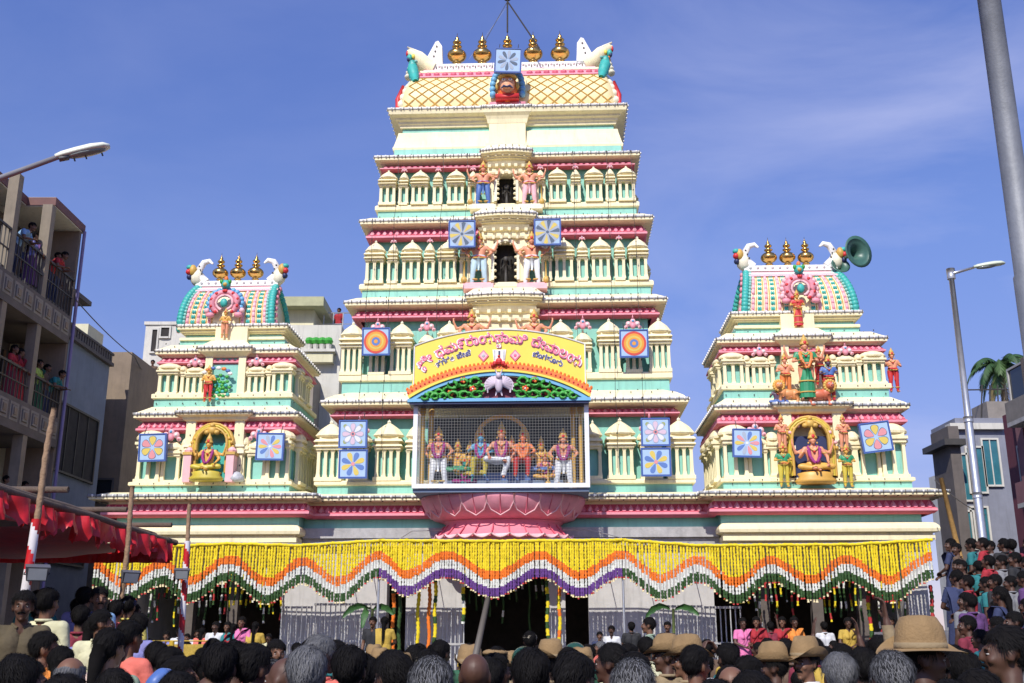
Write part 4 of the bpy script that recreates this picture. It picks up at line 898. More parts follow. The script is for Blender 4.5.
# ------------------------------------------------------------------ the caged balcony scene
cage = empty('caged_balcony', W(.02, 0, 5.7), -TH, 'wire-mesh cage with white frame on a pink lotus bracket over the entrance', 'balcony')
x0, x1, z0, z1 = -2.38, 2.42, 0.02, 2.42; vf = -1.5
b = MB()
for a in ((x0, x1, z0, z0 + .12), (x0, x1, z1 - .1, z1), (x0, x0 + .12, z0 + .121, z1 - .101), (x1 - .12, x1, z0 + .121, z1 - .101)): b.box(a[0], a[1], vf - .05, vf + .02, a[2], a[3], mat('white_enamel_frame', (.80, .80, .82), .35, .08))
b.build('frame', cage)
WIRE_ = WIRE; WIRE = mat('dull_wire', (.34, .35, .36), .7, .1)
b = MB(); n = 58
for i in range(1, n): x = x0 + .1 + (x1 - x0 - .2) * i / n; b.box(x - .003, x + .003, vf - .006, vf + .004, z0 + .1, z1 - .1, WIRE)
for i in range(1, 28): z = z0 + .1 + (z1 - z0 - .2) * i / 28; b.box(x0 + .1, x1 - .1, vf - .012, vf - .0061, z - .003, z + .003, WIRE)
for s in (x0 + .03, x1 - .03):
    for i in range(1, 22): y = vf + 2.2 * i / 22; b.box(s - .004, s + .004, y - .006, y + .006, z0, z1, WIRE)
    for i in range(1, 28): z = z0 + .1 + (z1 - z0 - .2) * i / 28; b.box(s - .008, s - .0041, vf, vf + 2.2, z - .006, z + .006, WIRE)
b.build('wire_mesh', cage); WIRE = WIRE_
b = MB(); b.box(x0, x1, -1.0, 1.2, z1 + .002, z1 + .1, CREAM2); b.box(x0 + .12, x1 - .12, .75, .95, 0, z1, mat('shaded_navy_backdrop', (.015, .022, .045), .8, .6, 0, 2)); b.build('backdrop', cage)  # shading inside the cage is put into the backdrop's near-black navy
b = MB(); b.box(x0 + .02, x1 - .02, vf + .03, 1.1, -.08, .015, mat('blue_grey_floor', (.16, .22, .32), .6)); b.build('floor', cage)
for x in (x0 + .22, x0 + .42, x1 - .22, x1 - .42): b = MB(); b.lathe([(.08, .02), (.08, .1), (.06, .14), (.06, 2.1), (.09, 2.2), (.09, 2.4)], GOLDP, (x, vf + .3 + (.3 if abs(x) < 2.1 else 0), 0), 10); b.build('column', cage, True)
b = MB(); b.box(-.95, .95, -.75, -.3, .0, .55, BLC); arch_band(b, .8, 1.75, .7, 1.65, -.5, -.4, SKO, .5); b.box(-1.7, 1.7, -1.0, -.1, .0, .3, mat('blue_grey_floor', (.16, .22, .32))); b.build('throne', cage)
# lotus bracket: bulging bowl above, flared petals below
def halfring(hw, d, z, n=28): return [(hw * math.sin(-PI / 2 + PI * i / n) if True else 0, -d * math.cos(-PI / 2 + PI * i / n) ** .6, z) for i in range(n + 1)]
def shell(b, rings, m, yb=.9):
    k = len(rings[0]); vs = [p for r in rings for p in r]; fs = []
    for j in range(len(rings) - 1):
        for i in range(k - 1): fs.append((j * k + i + 1, j * k + i, (j + 1) * k + i, (j + 1) * k + i + 1))
    b.add(vs, fs, m); b.add([p for p in rings[-1]], [tuple(range(k))], m); b.add([p for p in rings[0]], [tuple(range(k - 1, -1, -1))], m)
b = MB()
def rr(hw, d, z, n=36): return [(hw * math.sin(t), .6 - d * max(0, math.cos(t)) ** .55, z) for t in [-PI / 2 + PI * i / n for i in range(n + 1)]]
shell(b, [rr(1.72, 1.35, -.72), rr(2.0, 1.62, -.64), rr(2.2, 1.85, -.45), rr(2.32, 2.0, -.2), rr(2.34, 2.02, -.1), rr(2.26, 1.95, -.02)], PINKL)
b.build('lotus_bowl', cage, True)
b = MB()
for i in range(9):
    t = -1.32 + 2.64 * i / 8; c_, s_ = math.sin(t), max(0, math.cos(t)) ** .55; w_ = .30
    def Q(a, z, o=0): 
        tt = t + a; hw = 2.0 + .30 * ((z + .7) / .65) + o; d = 1.7 + .32 * ((z + .7) / .65) + o; return (hw * math.sin(tt), .6 - d * max(0, math.cos(tt)) ** .55, z)
    ol = [Q(-.16, -.10, .05), Q(-.17, -.3, .05), Q(-.12, -.52, .05), Q(0, -.66, .03), Q(.12, -.52, .05), Q(.17, -.3, .05), Q(.16, -.10, .05)]
    b.tube(ol, .022, PINKP, 5); b.tube([Q(0, -.12, .05), Q(0, -.35, .06), Q(0, -.6, .04)], .012, PINK, 4)
b.build('lotus_petal_trim', cage, True)
b = MB(); shell(b, [rr(1.95, 1.75, -1.22), rr(1.72, 1.5, -.98), rr(1.62, 1.4, -.80), rr(1.7, 1.38, -.725)], mat('bright_rose_paint', (.80, .22, .28), .5, .12))
for i in range(11):
    t0 = -1.38 + 2.76 * i / 11; t1 = t0 + 2.76 / 11; pts = []
    for j in range(9):
        a = t0 + (t1 - t0) * j / 8; e_ = math.sin(PI * j / 8); z = -1.14 - .10 * e_; pts.append((2.0 * math.sin(a), .6 - 1.8 * max(0, math.cos(a)) ** .55, z))
    b.tube(pts, .03, PINKP, 5); b.add([(1.98 * math.sin(t0), .6 - 1.77 * max(0, math.cos(t0)) ** .55, -1.16)] + [(x * 1.0, y, z) for x, y, z in pts] , [(0,) + tuple(range(1, 10))], PINKP)
    b.tube([(1.98 * math.sin(t0), .6 - 1.78 * max(0, math.cos(t0)) ** .55, -1.2), (1.66 * math.sin(t0), .6 - 1.42 * max(0, math.cos(t0)) ** .55, -.84)], .02, PINK, 4)
b.build('lotus_foot', cage, True)
zf = 5.72
def cagefig(px, ph, h, pose, skin, cloth, lbl, v=-1.0, drop=0, **kw):
    v -= 0.0 if v < -.8 else .62; v = max(v, -1.28); drop = 0; h *= {'guard': 1.12, 'hang': 1.75, 'throne': 1.85, 'sit': 1.75}[pose]; u, z = on(px, ph + 2, v); p = W(u, v, z - h); return statue('deity_statue', p, h * .93, pose, skin, cloth, lbl, 'painted figures inside the cage', drop=drop, **kw)
cagefig(439, 428, 1.45, 'guard', SKP, WHC, 'standing caged statue in white trousers at the left end', garland=MAG)
cagefig(563, 430, 1.45, 'guard', SKP, WHC, 'standing caged statue with raised mace at the right end', garland=MAG, club=-1)
cagefig(481, 428, .98, 'hang', SKB, YLC, 'blue-skinned caged statue with magenta garland left of centre', v=-.3, drop=.44 * 1.0, garland=MAG)
cagefig(501.5, 424, 1.05, 'throne', SKP, WHC, 'central caged statue in white dhoti seated on the throne', v=-.4, drop=.44, garland=MAG)
cagefig(523, 428, .98, 'hang', mat('orange_statue_paint', (.80, .22, .08), .5), REC, 'orange caged statue in red robe right of the central one', v=-.3, drop=.44, garland=ORC)
cagefig(458, 440, .85, 'sit', SKO, GRC, 'small golden caged statue in green seated behind the left pair', v=-.2, drop=.6)
cagefig(470, 442, .9, 'sit', SKO, YLC, 'small golden caged statue in mustard seated beside the blue one', v=-.1, drop=.6)
cagefig(541, 438, .9, 'sit', SKO, BLC, 'small golden caged statue in blue seated right of the orange one', v=-.1, drop=.6)
cagefig(465, 455, .75, 'sit', TEAL, MAG, 'teal caged statue bowing in the left foreground', v=-.85, drop=.72, garland=MAG, top=TEAL)
cagefig(545, 450, .75, 'sit', SKP, SKO, 'kneeling salmon caged statue with magenta garland in the right foreground', v=-.85, drop=.72, garland=MAG)
cagefig(512, 436, .7, 'sit', SKP, ORC, 'small salmon caged statue seated at the lap of the central one', v=-.2, drop=.3)
# ------------------------------------------------------------------ arched signboard with foliage tympanum
VS = -1.62
sign = empty('temple_signboard', W(.0, VS, 8.1), -TH, 'arched yellow signboard with pink Kannada lettering above the wire cage', 'signboard')
def arcpts(hw, zend, zap, n=40, f0=-1, f1=1):         # circular arc through (-hw,zend) (0,zap) (hw,zend)
    s_ = zap - zend; Rr = (hw * hw + s_ * s_) / (2 * s_); a = math.asin(hw / Rr)
    return [(Rr * math.sin(a * (f0 + (f1 - f0) * i / n)), zap - Rr + Rr * math.cos(a * (f0 + (f1 - f0) * i / n))) for i in range(n + 1)]
def arcband(b, lo, hi, y0, y1, m):
    k = len(lo); vs = [(x, y0, z) for x, z in lo] + [(x, y0, z) for x, z in hi] + [(x, y1, z) for x, z in lo] + [(x, y1, z) for x, z in hi]
    fs = [(0, k, 3 * k, 2 * k), (k - 1, 3 * k - 1, 4 * k - 1, 2 * k - 1)]
    for i in range(k - 1): fs += [(i, i + 1, k + i + 1, k + i), (k + i, k + i + 1, 3 * k + i + 1, 3 * k + i), (2 * k + i, 2 * k + i + 1, i + 1, i)]
    b.add(vs, fs, m)
b = MB(); arcband(b, arcpts(2.42, .38, .98), arcpts(2.36, 1.58, 2.02), 0, .10, YEL); b.build('panel', sign)
b = MB(); hi = arcpts(2.36, 1.585, 2.025); b.tube([(x, -.01, z) for x, z in hi], .02, WHITE, 5); b.tube([(-2.37, -.01, .45), (-2.37, -.01, 1.57)], .02, WHITE, 5); b.tube([(2.37, -.01, .45), (2.37, -.01, 1.57)], .02, WHITE, 5); b.build('panel_rim', sign)
b = MB(); arcband(b, arcpts(2.50, .12, .84), arcpts(2.52, .28, 1.0), -.16, .0, ORANGE); arcband(b, arcpts(2.46, .05, .78), arcpts(2.50, .118, .835), -.18, .0, YEL)
for x, z in arcpts(2.52, .29, 1.01, 46): b.ell((x, -.10, z + .02), (.045, .05, .06), ORANGE, 6, 4)
for x, z in arcpts(2.50, .20, .92, 40): b.ell((x, -.17, z), (.03, .015, .03), RED, 6, 4)
for dx, dz, r in ((0, 1.06, .10), (-.12, 1.0, .07), (.12, 1.0, .07), (0, 1.20, .04), (-.18, .95, .05), (.18, .95, .05)): b.ell((dx, -.2, dz), (r, .06, r), RED, 8, 5)
b.build('scalloped_arch', sign)
b = MB(); arcband(b, arcpts(2.34, -.0, .68), arcpts(2.44, .045, .775), -.14, .0, BLUE); b.box(-2.5, 2.5, -.2, .05, -.06, .03, BLUE); b.box(-2.45, 2.45, -.16, .4, -.12, -.062, NAVY); b.build('blue_border', sign)
b = MB(); arcband(b, arcpts(2.2, .031, .032), arcpts(2.3, .035, .68), .01, .05, mat('maroon_ground', (.20, .03, .05), .6)); b.build('tympanum', sign)
b = MB()
for s in (-1, 1):
    for i, (x, z) in enumerate([(.5, .33), (.82, .30), (1.12, .30), (1.4, .26), (1.65, .22), (1.88, .15), (.66, .52), (.98, .48), (1.28, .42), (.62, .14), (.95, .12), (1.25, .12), (1.52, .10), (1.75, .09), (2.02, .08)]):
        r = .13 - .03 * (x > 1.5)
        b.tube([(s * (x + r * math.cos(a)), -.05 - .01 * a, z + r * .8 * math.sin(a)) for a in [k * .75 + i for k in range(8)]], [.04, .05, .045, .05, .035, .04, .03, .02], GREEN, 6)
        for k in range(4): aa = k * 1.7 + i; b.ell((s * (x + .13 * math.cos(aa)), -.07, z + .10 * math.sin(aa)), (.07, .04, .045), GREEN, 6, 4)
        b.ell((s * (x + .1), -.08, z + .07), (.06, .03, .04), mat('light_green_paint', (.25, .60, .12), .5), 6, 4)
b.build('foliage', sign, True)
b = MB()
for s in (-1, 1):
    for x, z in ((.98, .56), (1.32, .20), (.72, .30)):
        for k in range(5): a = k * 1.257; b.ell((s * x + .06 * math.cos(a), -.12, z + .06 * math.sin(a)), (.045, .04, .045), RED if k % 2 else ORANGE, 6, 4)
        b.ell((s * x, -.15, z), (.03, .02, .03), WHITE, 6, 4)
b.build('red_flower', sign, True)
b = MB(); LIL = mat('lilac_paint', (.62, .52, .60), .5, .15)
b.ell((0, -.2, .40), (.11, .08, .22), LIL, 12, 8); b.ell((0, -.27, .64), (.075, .06, .09), LIL, 10, 6); b.tube([(-.04, -.25, .68), (-.11, -.25, .84)], [.025, .01], LIL, 6); b.tube([(.04, -.25, .68), (.11, -.25, .84)], [.025, .01], LIL, 6)
for s in (-1, 1):
    for i in range(7): a = -.6 + i * .35; b.tube([(s * .08, -.18, .42), (s * (.10 + .26 * math.cos(a)), -.15, .42 + .22 * math.sin(a)), (s * (.08 + .32 * math.cos(a - .2)), -.13, .38 + .26 * math.sin(a - .2))], [.05, .05, .02], LIL, 6)
    b.tube([(s * .05, -.18, .22), (s * .09, -.16, .1)], [.035, .015], LIL, 6)
b.build('winged_emblem', sign, True)
# lettering: Kannada glyphs set along the arch
def glyphs(txt, size, x, y, off=0.0):
    c = bpy.data.curves.new('t', 'FONT'); c.body = txt; c.size = size; c.offset = off; c.extrude = 0; c.resolution_u = 3
    o = bpy.data.objects.new('t', c); COL.objects.link(o); dg = bpy.context.evaluated_depsgraph_get(); dg.update()
    me = bpy.data.meshes.new_from_object(o.evaluated_get(dg)); v = [(q.co.x + x, q.co.y + y) for q in me.vertices]; f = [tuple(p.vertices) for p in me.polygons]
    w_ = max((q.co.x for q in me.vertices), default=0); bpy.data.objects.remove(o); bpy.data.meshes.remove(me); return v, f, w_
def compose(items, size, off, gap=.02):
    """items: strings, or (main, mark, dx, dy, scale) for a sign written below the letter"""
    V = []; Fc = []; x = 0
    for it in items:
        if it == ' ': x += size * .38; continue
        main = it if isinstance(it, str) else it[0]
        v, f, w_ = glyphs(main, size, x, 0, off); o = len(V); V += v; Fc += [tuple(i + o for i in q) for q in f]
        if not isinstance(it, str):
            v, f, _ = glyphs(it[1], size * it[4], x + size * it[2], size * it[3], off); o = len(V); V += v; Fc += [tuple(i + o for i in q) for q in f]
        x += w_ + gap * size
    return V, Fc, x
def arctext(name, items, size, xc, rad, zbase, cz, layers, ext=.95):
    for k, (m, off, dx, dz, y) in enumerate(layers):
        V, Fc, wd = compose(items, size, off); b = MB(); vs = []
        for x, z in V:
            a = (x - wd / 2 + dx) * ext / rad + xc / rad; r = rad + z + zbase + dz; vs.append((r * math.sin(a), y, cz - rad + r * math.cos(a)))
        b.add(vs, [q for q in Fc], m); b.build(name, sign)
sag = 2.02 - 1.58; RAD = (2.36 ** 2 + sag ** 2) / (2 * sag); RAD = 5.0
LETP = mat('pink_letter_paint', (.80, .16, .28), .5, .05); LETD = mat('dark_letter_edge', (.25, .03, .08), .5, .05); LETW = mat('white_letter_edge', (.85, .8, .78), .5, .05); LETB = mat('navy_letter_paint', (.05, .06, .22), .5, .05)
line1 = [('ಶೀ', '೧', .10, -.34, .5), ' ', 'ಧ', 'ಮ', ('೯'), 'ರಾ', 'ಯ', ('ಸಾ', 'ವ', .12, -.42, .5), 'ಮಿ', ' ', 'ದೇ', 'ವಾ', 'ಲ', 'ಯ']
lay = lambda s: [(LETD, .020 * s, .018, -.022, -.012), (LETW, .018 * s, -.006, .006, -.018), (LETP, .009 * s, 0, 0, -.024)]
arctext('lettering', line1, .37, 0.0, 3.55, 0, 1.66, lay(.8), ext=.88)
arctext('lettering', ['ನ', 'ಗ', 'ರ', 'ತ', ' ', 'ಪೇ', 'ಟೆ'], .20, -1.28, 3.7, 0, 1.38, [(LETW, .014, 0, 0, -.012), (LETB, .008, 0, 0, -.018)])
arctext('lettering', ['ಬೆಂ', 'ಗ', 'ಳೂ', 'ರು'], .20, 1.36, 3.7, 0, 1.36, [(LETW, .014, 0, 0, -.012), (LETB, .008, 0, 0, -.018)])
b = MB(); b.add([(-.15, -.03, 1.10), (.15, -.03, 1.10), (.19, -.03, 1.44), (-.19, -.03, 1.44), (-.15, 0, 1.10), (.15, 0, 1.10), (.19, 0, 1.44), (-.19, 0, 1.44)], [(0, 1, 2, 3), (0, 4, 5, 1), (1, 5, 6, 2), (2, 6, 7, 3), (3, 7, 4, 0)], WHITE)
b.box(-.025, .025, -.04, -.031, 1.2, 1.40, NAVY); b.box(-.15, -.11, -.036, -.0305, 1.14, 1.42, SILV); b.box(.11, .15, -.036, -.0305, 1.14, 1.42, SILV); b.build('white_plaque', sign)
for s in (-1, 1):
    b = MB(); z = 1.27; x = s * .44; b.add([(x - .15, -.03, z), (x, -.03, z - .17), (x + .15, -.03, z), (x, -.03, z + .17), (x - .15, 0, z), (x, 0, z - .17), (x + .15, 0, z), (x, 0, z + .17)], [(0, 1, 2, 3), (0, 4, 5, 1), (1, 5, 6, 2), (2, 6, 7, 3), (3, 7, 4, 0)], LETP)
    b.add([(x - .11, -.036, z), (x, -.036, z - .125), (x + .11, -.036, z), (x, -.036, z + .125)], [(0, 1, 2, 3)], PINKP); b.ell((x, -.04, z), (.045, .012, .05), SILV if s < 0 else LETP, 8, 4); b.build('diamond_emblem', sign)
# ------------------------------------------------------------------ painted light boards
PAL = dict(p=mat('board_pink', (.75, .30, .32), .5, .05), y=mat('board_yellow', (.72, .55, .12), .5, .05), b=mat('board_blue', (.12, .22, .52), .5, .05), g=mat('board_olive', (.36, .40, .16), .5, .05), w=mat('board_white', (.75, .76, .80), .5, .05),
           r=mat('board_red', (.68, .08, .06), .5, .05), o=mat('board_orange', (.82, .35, .05), .5, .05), k=mat('board_slate', (.10, .14, .20), .5, .05), l=mat('board_lilac', (.70, .52, .62), .5, .05), s=mat('board_grey', (.40, .46, .55), .5, .05))
def board(px, py, w_, h_, design, label, v=.15, tilt=0.0, bg=None, lean=.06, d=.14):
    u, z = on(px, py, v); r = empty('light_board', W(u, v, z), -TH, label, 'light board', 'painted light boards hung on the towers'); r.rotation_euler = (lean, tilt, -TH)
    a = w_ * .5; c = h_ * .5
    b = MB(); b.box(-a, a, 0, d, -c, c, DBLUE)
    b.build('case', r); b = MB(); e = .045; b.box(-a + e, a - e, -.012, -.001, -c + e, c - e, bg or PBLUE); b.build('face', r)
    b = MB(); b.box(-a - .004, a + .004, -.03, -.002, c - .03, c + .006, DBLUE); b.box(-a - .004, a + .004, -.03, -.002, -c - .006, -c + .03, DBLUE); b.box(-a - .005, -a + .03, -.03, -.0021, -c + .0301, c - .0301, DBLUE); b.box(a - .03, a + .005, -.03, -.0021, -c + .0301, c - .0301, DBLUE); b.build('rim', r)
    b = MB(); q = min(a, c) * (.94 if design == 'wheel' else .86)
    def petal(ang, r0, r1, wd, m, y=-.016, m2=None):
        pts = []
        for k in range(12): t = 2 * PI * k / 12; rr_ = (r0 + r1) / 2 + (r1 - r0) / 2 * math.cos(t); ww = 1.6 * wd * math.sin(t) * (.62 + .38 * math.cos(t)); pts.append((rr_, ww))
        P = [(x * math.cos(ang) - y_ * math.sin(ang), y, x * math.sin(ang) + y_ * math.cos(ang)) for x, y_ in pts]; b.add(P, [tuple(range(12))], m)
        if m2: P2 = [(x_ * .8 + .1 * q * math.cos(ang), y - .004, z_ * .8 + .1 * q * math.sin(ang)) for x_, _, z_ in P]; P2 = [((p_[0]), p_[1], p_[2]) for p_ in P2]; b.add(P2, [tuple(range(12))], m2)
    def disc(r_, m, y): b.add([(r_ * math.cos(2 * PI * k / 28), y, r_ * math.sin(2 * PI * k / 28)) for k in range(28)], [tuple(range(28))], m)
    if design == 'six':
        for k in range(6): petal(PI / 6 + k * PI / 3 + PI / 6 * 0, .16 * q, .98 * q, .30 * q, PAL['k'], -.0155); petal(PI / 6 + k * PI / 3, .18 * q, .95 * q, .25 * q, PAL['py'[k % 2]], -.018)
    if design == 'eight':
        for k in range(10): petal(k * PI / 5, .2 * q, 1.0 * q, .15 * q, PAL['pybw'[k % 4] if k % 4 < 3 else 's'], -.018)
        disc(.12 * q, PAL['w'], -.02)
    if design == 'wheel':
        disc(q * 1.0, PAL['s'], -.0145)
        for k in range(10):
            a0 = k * PI / 5; P = [(q * .15 * math.cos(a0), -.017, q * .15 * math.sin(a0)), (q * .95 * math.cos(a0 - .02), -.017, q * .95 * math.sin(a0 - .02)), (q * .98 * math.cos(a0 + .2), -.017, q * .98 * math.sin(a0 + .2)), (q * .9 * math.cos(a0 + .36), -.017, q * .9 * math.sin(a0 + .36)), (q * .45 * math.cos(a0 + .3), -.017, q * .45 * math.sin(a0 + .3))]
            b.add(P, [(0, 1, 2, 3, 4)], PAL['y' if k % 2 else 'k']) 
        disc(.12 * q, PAL['k'], -.02)
    if design == 'grey':
        for k in range(10): petal(k * PI / 5 + .2, .15 * q, .98 * q, .14 * q, PAL['k' if k % 2 else 's'], -.018); 
    if design == 'rings':
        for k, (r_, m) in enumerate(((1.02, 'r'), (.84, 'o'), (.66, 'y'), (.5, 'o'), (.36, 'b'), (.16, 'o'))): disc(q * r_, PAL[m], -.016 - .003 * k)
    if design == 'daisy':
        for k in range(4): petal(PI / 4 + k * PI / 2, .3 * q, 1.12 * q, .17 * q, PAL['g'], -.016)
        for k in range(8): petal(PI / 2 + k * PI / 4, .12 * q, .95 * q, .22 * q, PAL['s'], -.018); petal(PI / 2 + k * PI / 4, .2 * q, .88 * q, .17 * q, PAL['w' if k % 2 else 'l'], -.021)
        disc(.2 * q, PAL['p'], -.024); disc(.1 * q, PAL['k'], -.027)
    if design == 'star':
        for k in range(8): petal(PI / 8 + k * PI / 4, .15 * q, 1.0 * q, .19 * q, PAL['b' if k % 2 else 'y'], -.018)
        disc(.16 * q, PAL['p'], -.022)
    b.build('painted_motif', r)
    b = MB(); b.tube([(-a * .7, .05, c), (-a * .7, d + .1, c + .25)], .012, IRON, 4); b.tube([(a * .7, .05, c), (a * .7, d + .1, c + .25)], .012, IRON, 4); b.build('bracket', r)
    return r
board(152.5, 447.5, .80, .80, 'six', 'leftmost board with pink and yellow six-petal flower', -.15, tilt=-.02)
board(270, 446.5, .80, .78, 'eight', 'board of thin multicoloured petals right of the left garlanded statue', -.15, tilt=.02)
board(353, 434, .82, .80, 'daisy', 'upper board of the left stacked pair, pale daisy with green leaves', .1)
board(353, 464, .82, .82, 'star', 'lower board of the left stacked pair, yellow and blue star flower', .08)
board(655.5, 432, .82, .80, 'daisy', 'upper board of the right stacked pair, pale daisy with green leaves', .1)
board(656, 462, .84, .80, 'star', 'lower board of the right stacked pair, yellow and blue star flower', .08)
board(376, 341.5, .84, .84, 'rings', 'board with red and orange rings on the second tier, left of the signboard', .75, lean=.1)
board(634, 343.5, .86, .84, 'rings', 'board with red and orange rings on the second tier, right of the signboard', .75, lean=.1)
board(462, 234, .84, .86, 'wheel', 'pinwheel board at the left shoulder of the middle tier niche', 1.1, lean=.1)
board(547.5, 232, .84, .84, 'wheel', 'pinwheel board at the right shoulder of the middle tier niche', 1.1, lean=.1)
board(508, 60.5, .92, .86, 'grey', 'grey pinwheel board over the carved face at the very top', 2.2, lean=.15, tilt=.05)
board(747, 443, .80, .80, 'eight', 'board of thin multicoloured petals left of the right seated statue', -.15, tilt=.03)
board(876, 437, .84, .84, 'six', 'tilted board with pink and yellow six-petal flower at the far right', -.15, tilt=-.12)
# ------------------------------------------------------------------ flower curtains
FY = mat('yellow_marigold', (.86, .66, .015), .8, .2, .9, 25, fine=55); FO = mat('orange_marigold', (.88, .20, .015), .8, .2, .9, 25, fine=55); FW = mat('white_tuberose', (.74, .74, .66), .7, .2, .9, 25, fine=55)
FG = mat('dark_green_leaf_strand', (.03, .085, .015), .7, .35, .9, 25, fine=55); FP = mat('purple_aster', (.14, .05, .24), .8, .3, .9, 25, fine=55); FYW = mat('cream_bud', (.78, .66, .38), .7, .2); FR = mat('red_rose_tip', (.45, .03, .03), .7, .2)
KN = [(95, 559), (123, 577), (166, 558), (189, 575.7), (231, 554), (268, 577), (303, 556.7), (339, 576), (380, 550.5), (406, 569), (447, 550), (492.5, 570.5), (541, 550), (579, 570), (621.5, 550), (661, 573), (697, 555), (735, 577), (769.5, 555), (811, 574), (845, 554), (888, 574.5), (931, 552)]
TOP = [(95, 549), (160, 547), (231, 544), (300, 546), (380, 541), (500, 541.5), (622, 540.5), (700, 546), (770, 545.5), (850, 545), (935, 540)]
def interp(kn, x, smooth=True):
    for (a, c), (d, e) in zip(kn, kn[1:]):
        if a <= x <= d: t = (x - a) / (d - a); t = (1 - math.cos(PI * t)) / 2 if smooth else t; return c + (e - c) * t
    return kn[0][1] if x < kn[0][0] else kn[-1][1]
VC = -1.2
cur_lbl = ['left curtain of hanging marigold strings banded yellow, orange, white and green', 'middle curtain of hanging flower strings with a purple lower band over the gate', 'right curtain of hanging marigold strings banded yellow, orange, white and green']
for ci, (p0, p1, low) in enumerate(((95, 380, FG), (380.01, 622, FP), (622.01, 932, FG))):
    u0, _ = on(p0, 545, VC); u1, _ = on(p1, 545, VC); um = (u0 + u1) / 2
    cr_ = empty('flower_curtain', W(um, VC, 4.3), -TH, cur_lbl[ci], 'flower curtain', 'flower curtains across the temple front')
    n = 97 if ci else 95
    for i in range(n):
        px = p0 + (p1 - p0) * (i + .5) / n; yo = interp(KN, px); yt = interp(TOP, px, False)
        hts = [on(px, y, VC)[1] for y in (yt, yo + random.uniform(-.3, .3), yo + 8.8 + random.uniform(-.35, .35), yo + 16.8 + random.uniform(-.35, .35), yo + 25.6 + random.uniform(-.3, .3), yo + 29)]
        u, _ = on(px, yo, VC); u += random.uniform(-.012, .012); pts = []; rs = []; ms = []; sw = random.uniform(-.02, .02); dy = random.uniform(-.03, .03)
        rad_i = random.choice([1, 1, 1.06, .9, .95, 1.1]); hts[5] += random.uniform(-.025, .025)
        zz = hts[0]; j = 0; step = .045
        while zz > hts[5]:
            f_ = (hts[0] - zz) / 2; pts.append((u - um + sw * f_ + random.uniform(-.005, .005), dy + random.uniform(-.008, .008) + .01 * math.sin(zz * 9 + i), zz - 4.3))
            k = 0
            while k < 4 and zz < hts[k + 1]: k += 1
            m = (FY, FO, FW, low, FYW if j % 3 else FR)[k]; base_r = (.040, .043, .038, .044, .034)[k]
            rs.append(base_r * (1.0 if j % 2 else .72) * random.uniform(.85, 1.15) * rad_i); ms.append(m); zz -= step * (1 if k < 4 else .8); j += 1
        if len(pts) > 2:
            b = MB(); b.tube(pts, rs, FY, 6, mats=ms); b.build('flower_string', cr_, True)
    b = MB(); pts = []; K = int((u1 - u0) / .08)
    for i in range(K + 1):
        px = p0 + (p1 - p0) * i / K; u, z = on(px, interp(TOP, px, False) + .6 * abs(math.sin(i * .35)), VC); pts.append((u - um, -.02, z - 4.3 + .02))
    b.tube(pts, [.05 * (1 if i % 2 else .75) for i in range(len(pts))], FY, 7); b.build('rope_garland', cr_, True)
# rod carrying the curtains and thin props
b = MB(); pts = [Vector((on(px, y - 1.5, -1.12)[0], -1.12, on(px, y - 1.5, -1.12)[1])) for px, y in TOP]
for a, c in zip(pts, pts[1:]): pass
r_ = empty('curtain_rod', W(0, 0, 0), -TH, 'thin pale metal rod along the temple front carrying the flower curtains', 'rod'); b.tube(pts, .022, WIRE, 6); b.build('rail', r_)
for px in (380, 622):
    u, z = on(px, 545, -1.1); b = MB(); b.tube([(u, -1.1, 0), (u, -1.1, z)], .035, WIRE, 8); b.build('upright', r_)
for px in (330, 352, 420, 450, 560, 600, 640, 690): 
    u, z = on(px, 542, -1.12); b = MB(); b.tube([(u, -1.12, z), (u + .1, .4, z + .12)], .012, WIRE, 5); b.build('stay', r_)
for sx0, sx1 in ((265, 430), (565, 735)):
    u0, z = on(sx0, 534, -1.2); u1, z1 = on(sx1, 538, -1.2); 
u0, z0_ = on(272, 536, .2); u1, z1_ = on(408, 531, .2)
b = MB(); pts = [Vector((on(px, y, -.3)[0], -.3, on(px, y, -.3)[1])) for px, y in ((398, 540), (412, 531), (500, 529.5), (590, 530), (622, 538))]; b.tube(pts, .014, WIRE, 5); b.build('brace_rail', r_)
# ------------------------------------------------------------------ neighbouring buildings
CONC = mat('stained_concrete', (0.13, 0.11, 0.10), .85, .25, .4, 1.5, streak=.5); TAN = mat('tan_render', (0.25, 0.19, 0.135), .85, .2, .3, 1.5, streak=.5); BWHITE = mat('blue_white_render', (0.20, 0.235, 0.30), .8, .15, .2, 1.5, streak=.4)
OFFW = mat('off_white_render', (0.60, 0.58, 0.52), .8, .12, .2, 1.5, streak=.5); CRB = mat('cream_render', (0.66, 0.62, 0.42), .8, .1, .2, 1.5, streak=.3); MAR = mat('maroon_fascia', (.16, .07, .06), .7, .2); DG = mat('dark_glass', (.02, .025, .03), .12, .1); PKB = mat('dusty_pink_render', (.24, .11, .12), .8, .2, .2, 1.5, streak=.4); MRB = mat('wine_red_render', (.14, .035, .05), .8, .2, .2, 1.5, streak=.4)
TAN2 = mat('dirty_cream_relief', (.24, .215, .19), .85, .2, .2, 3); DIMRM = mat('dim_room', (.035, .03, .028), .9, .4)  # the near-black panel colour stands for the shade of unlit rooms
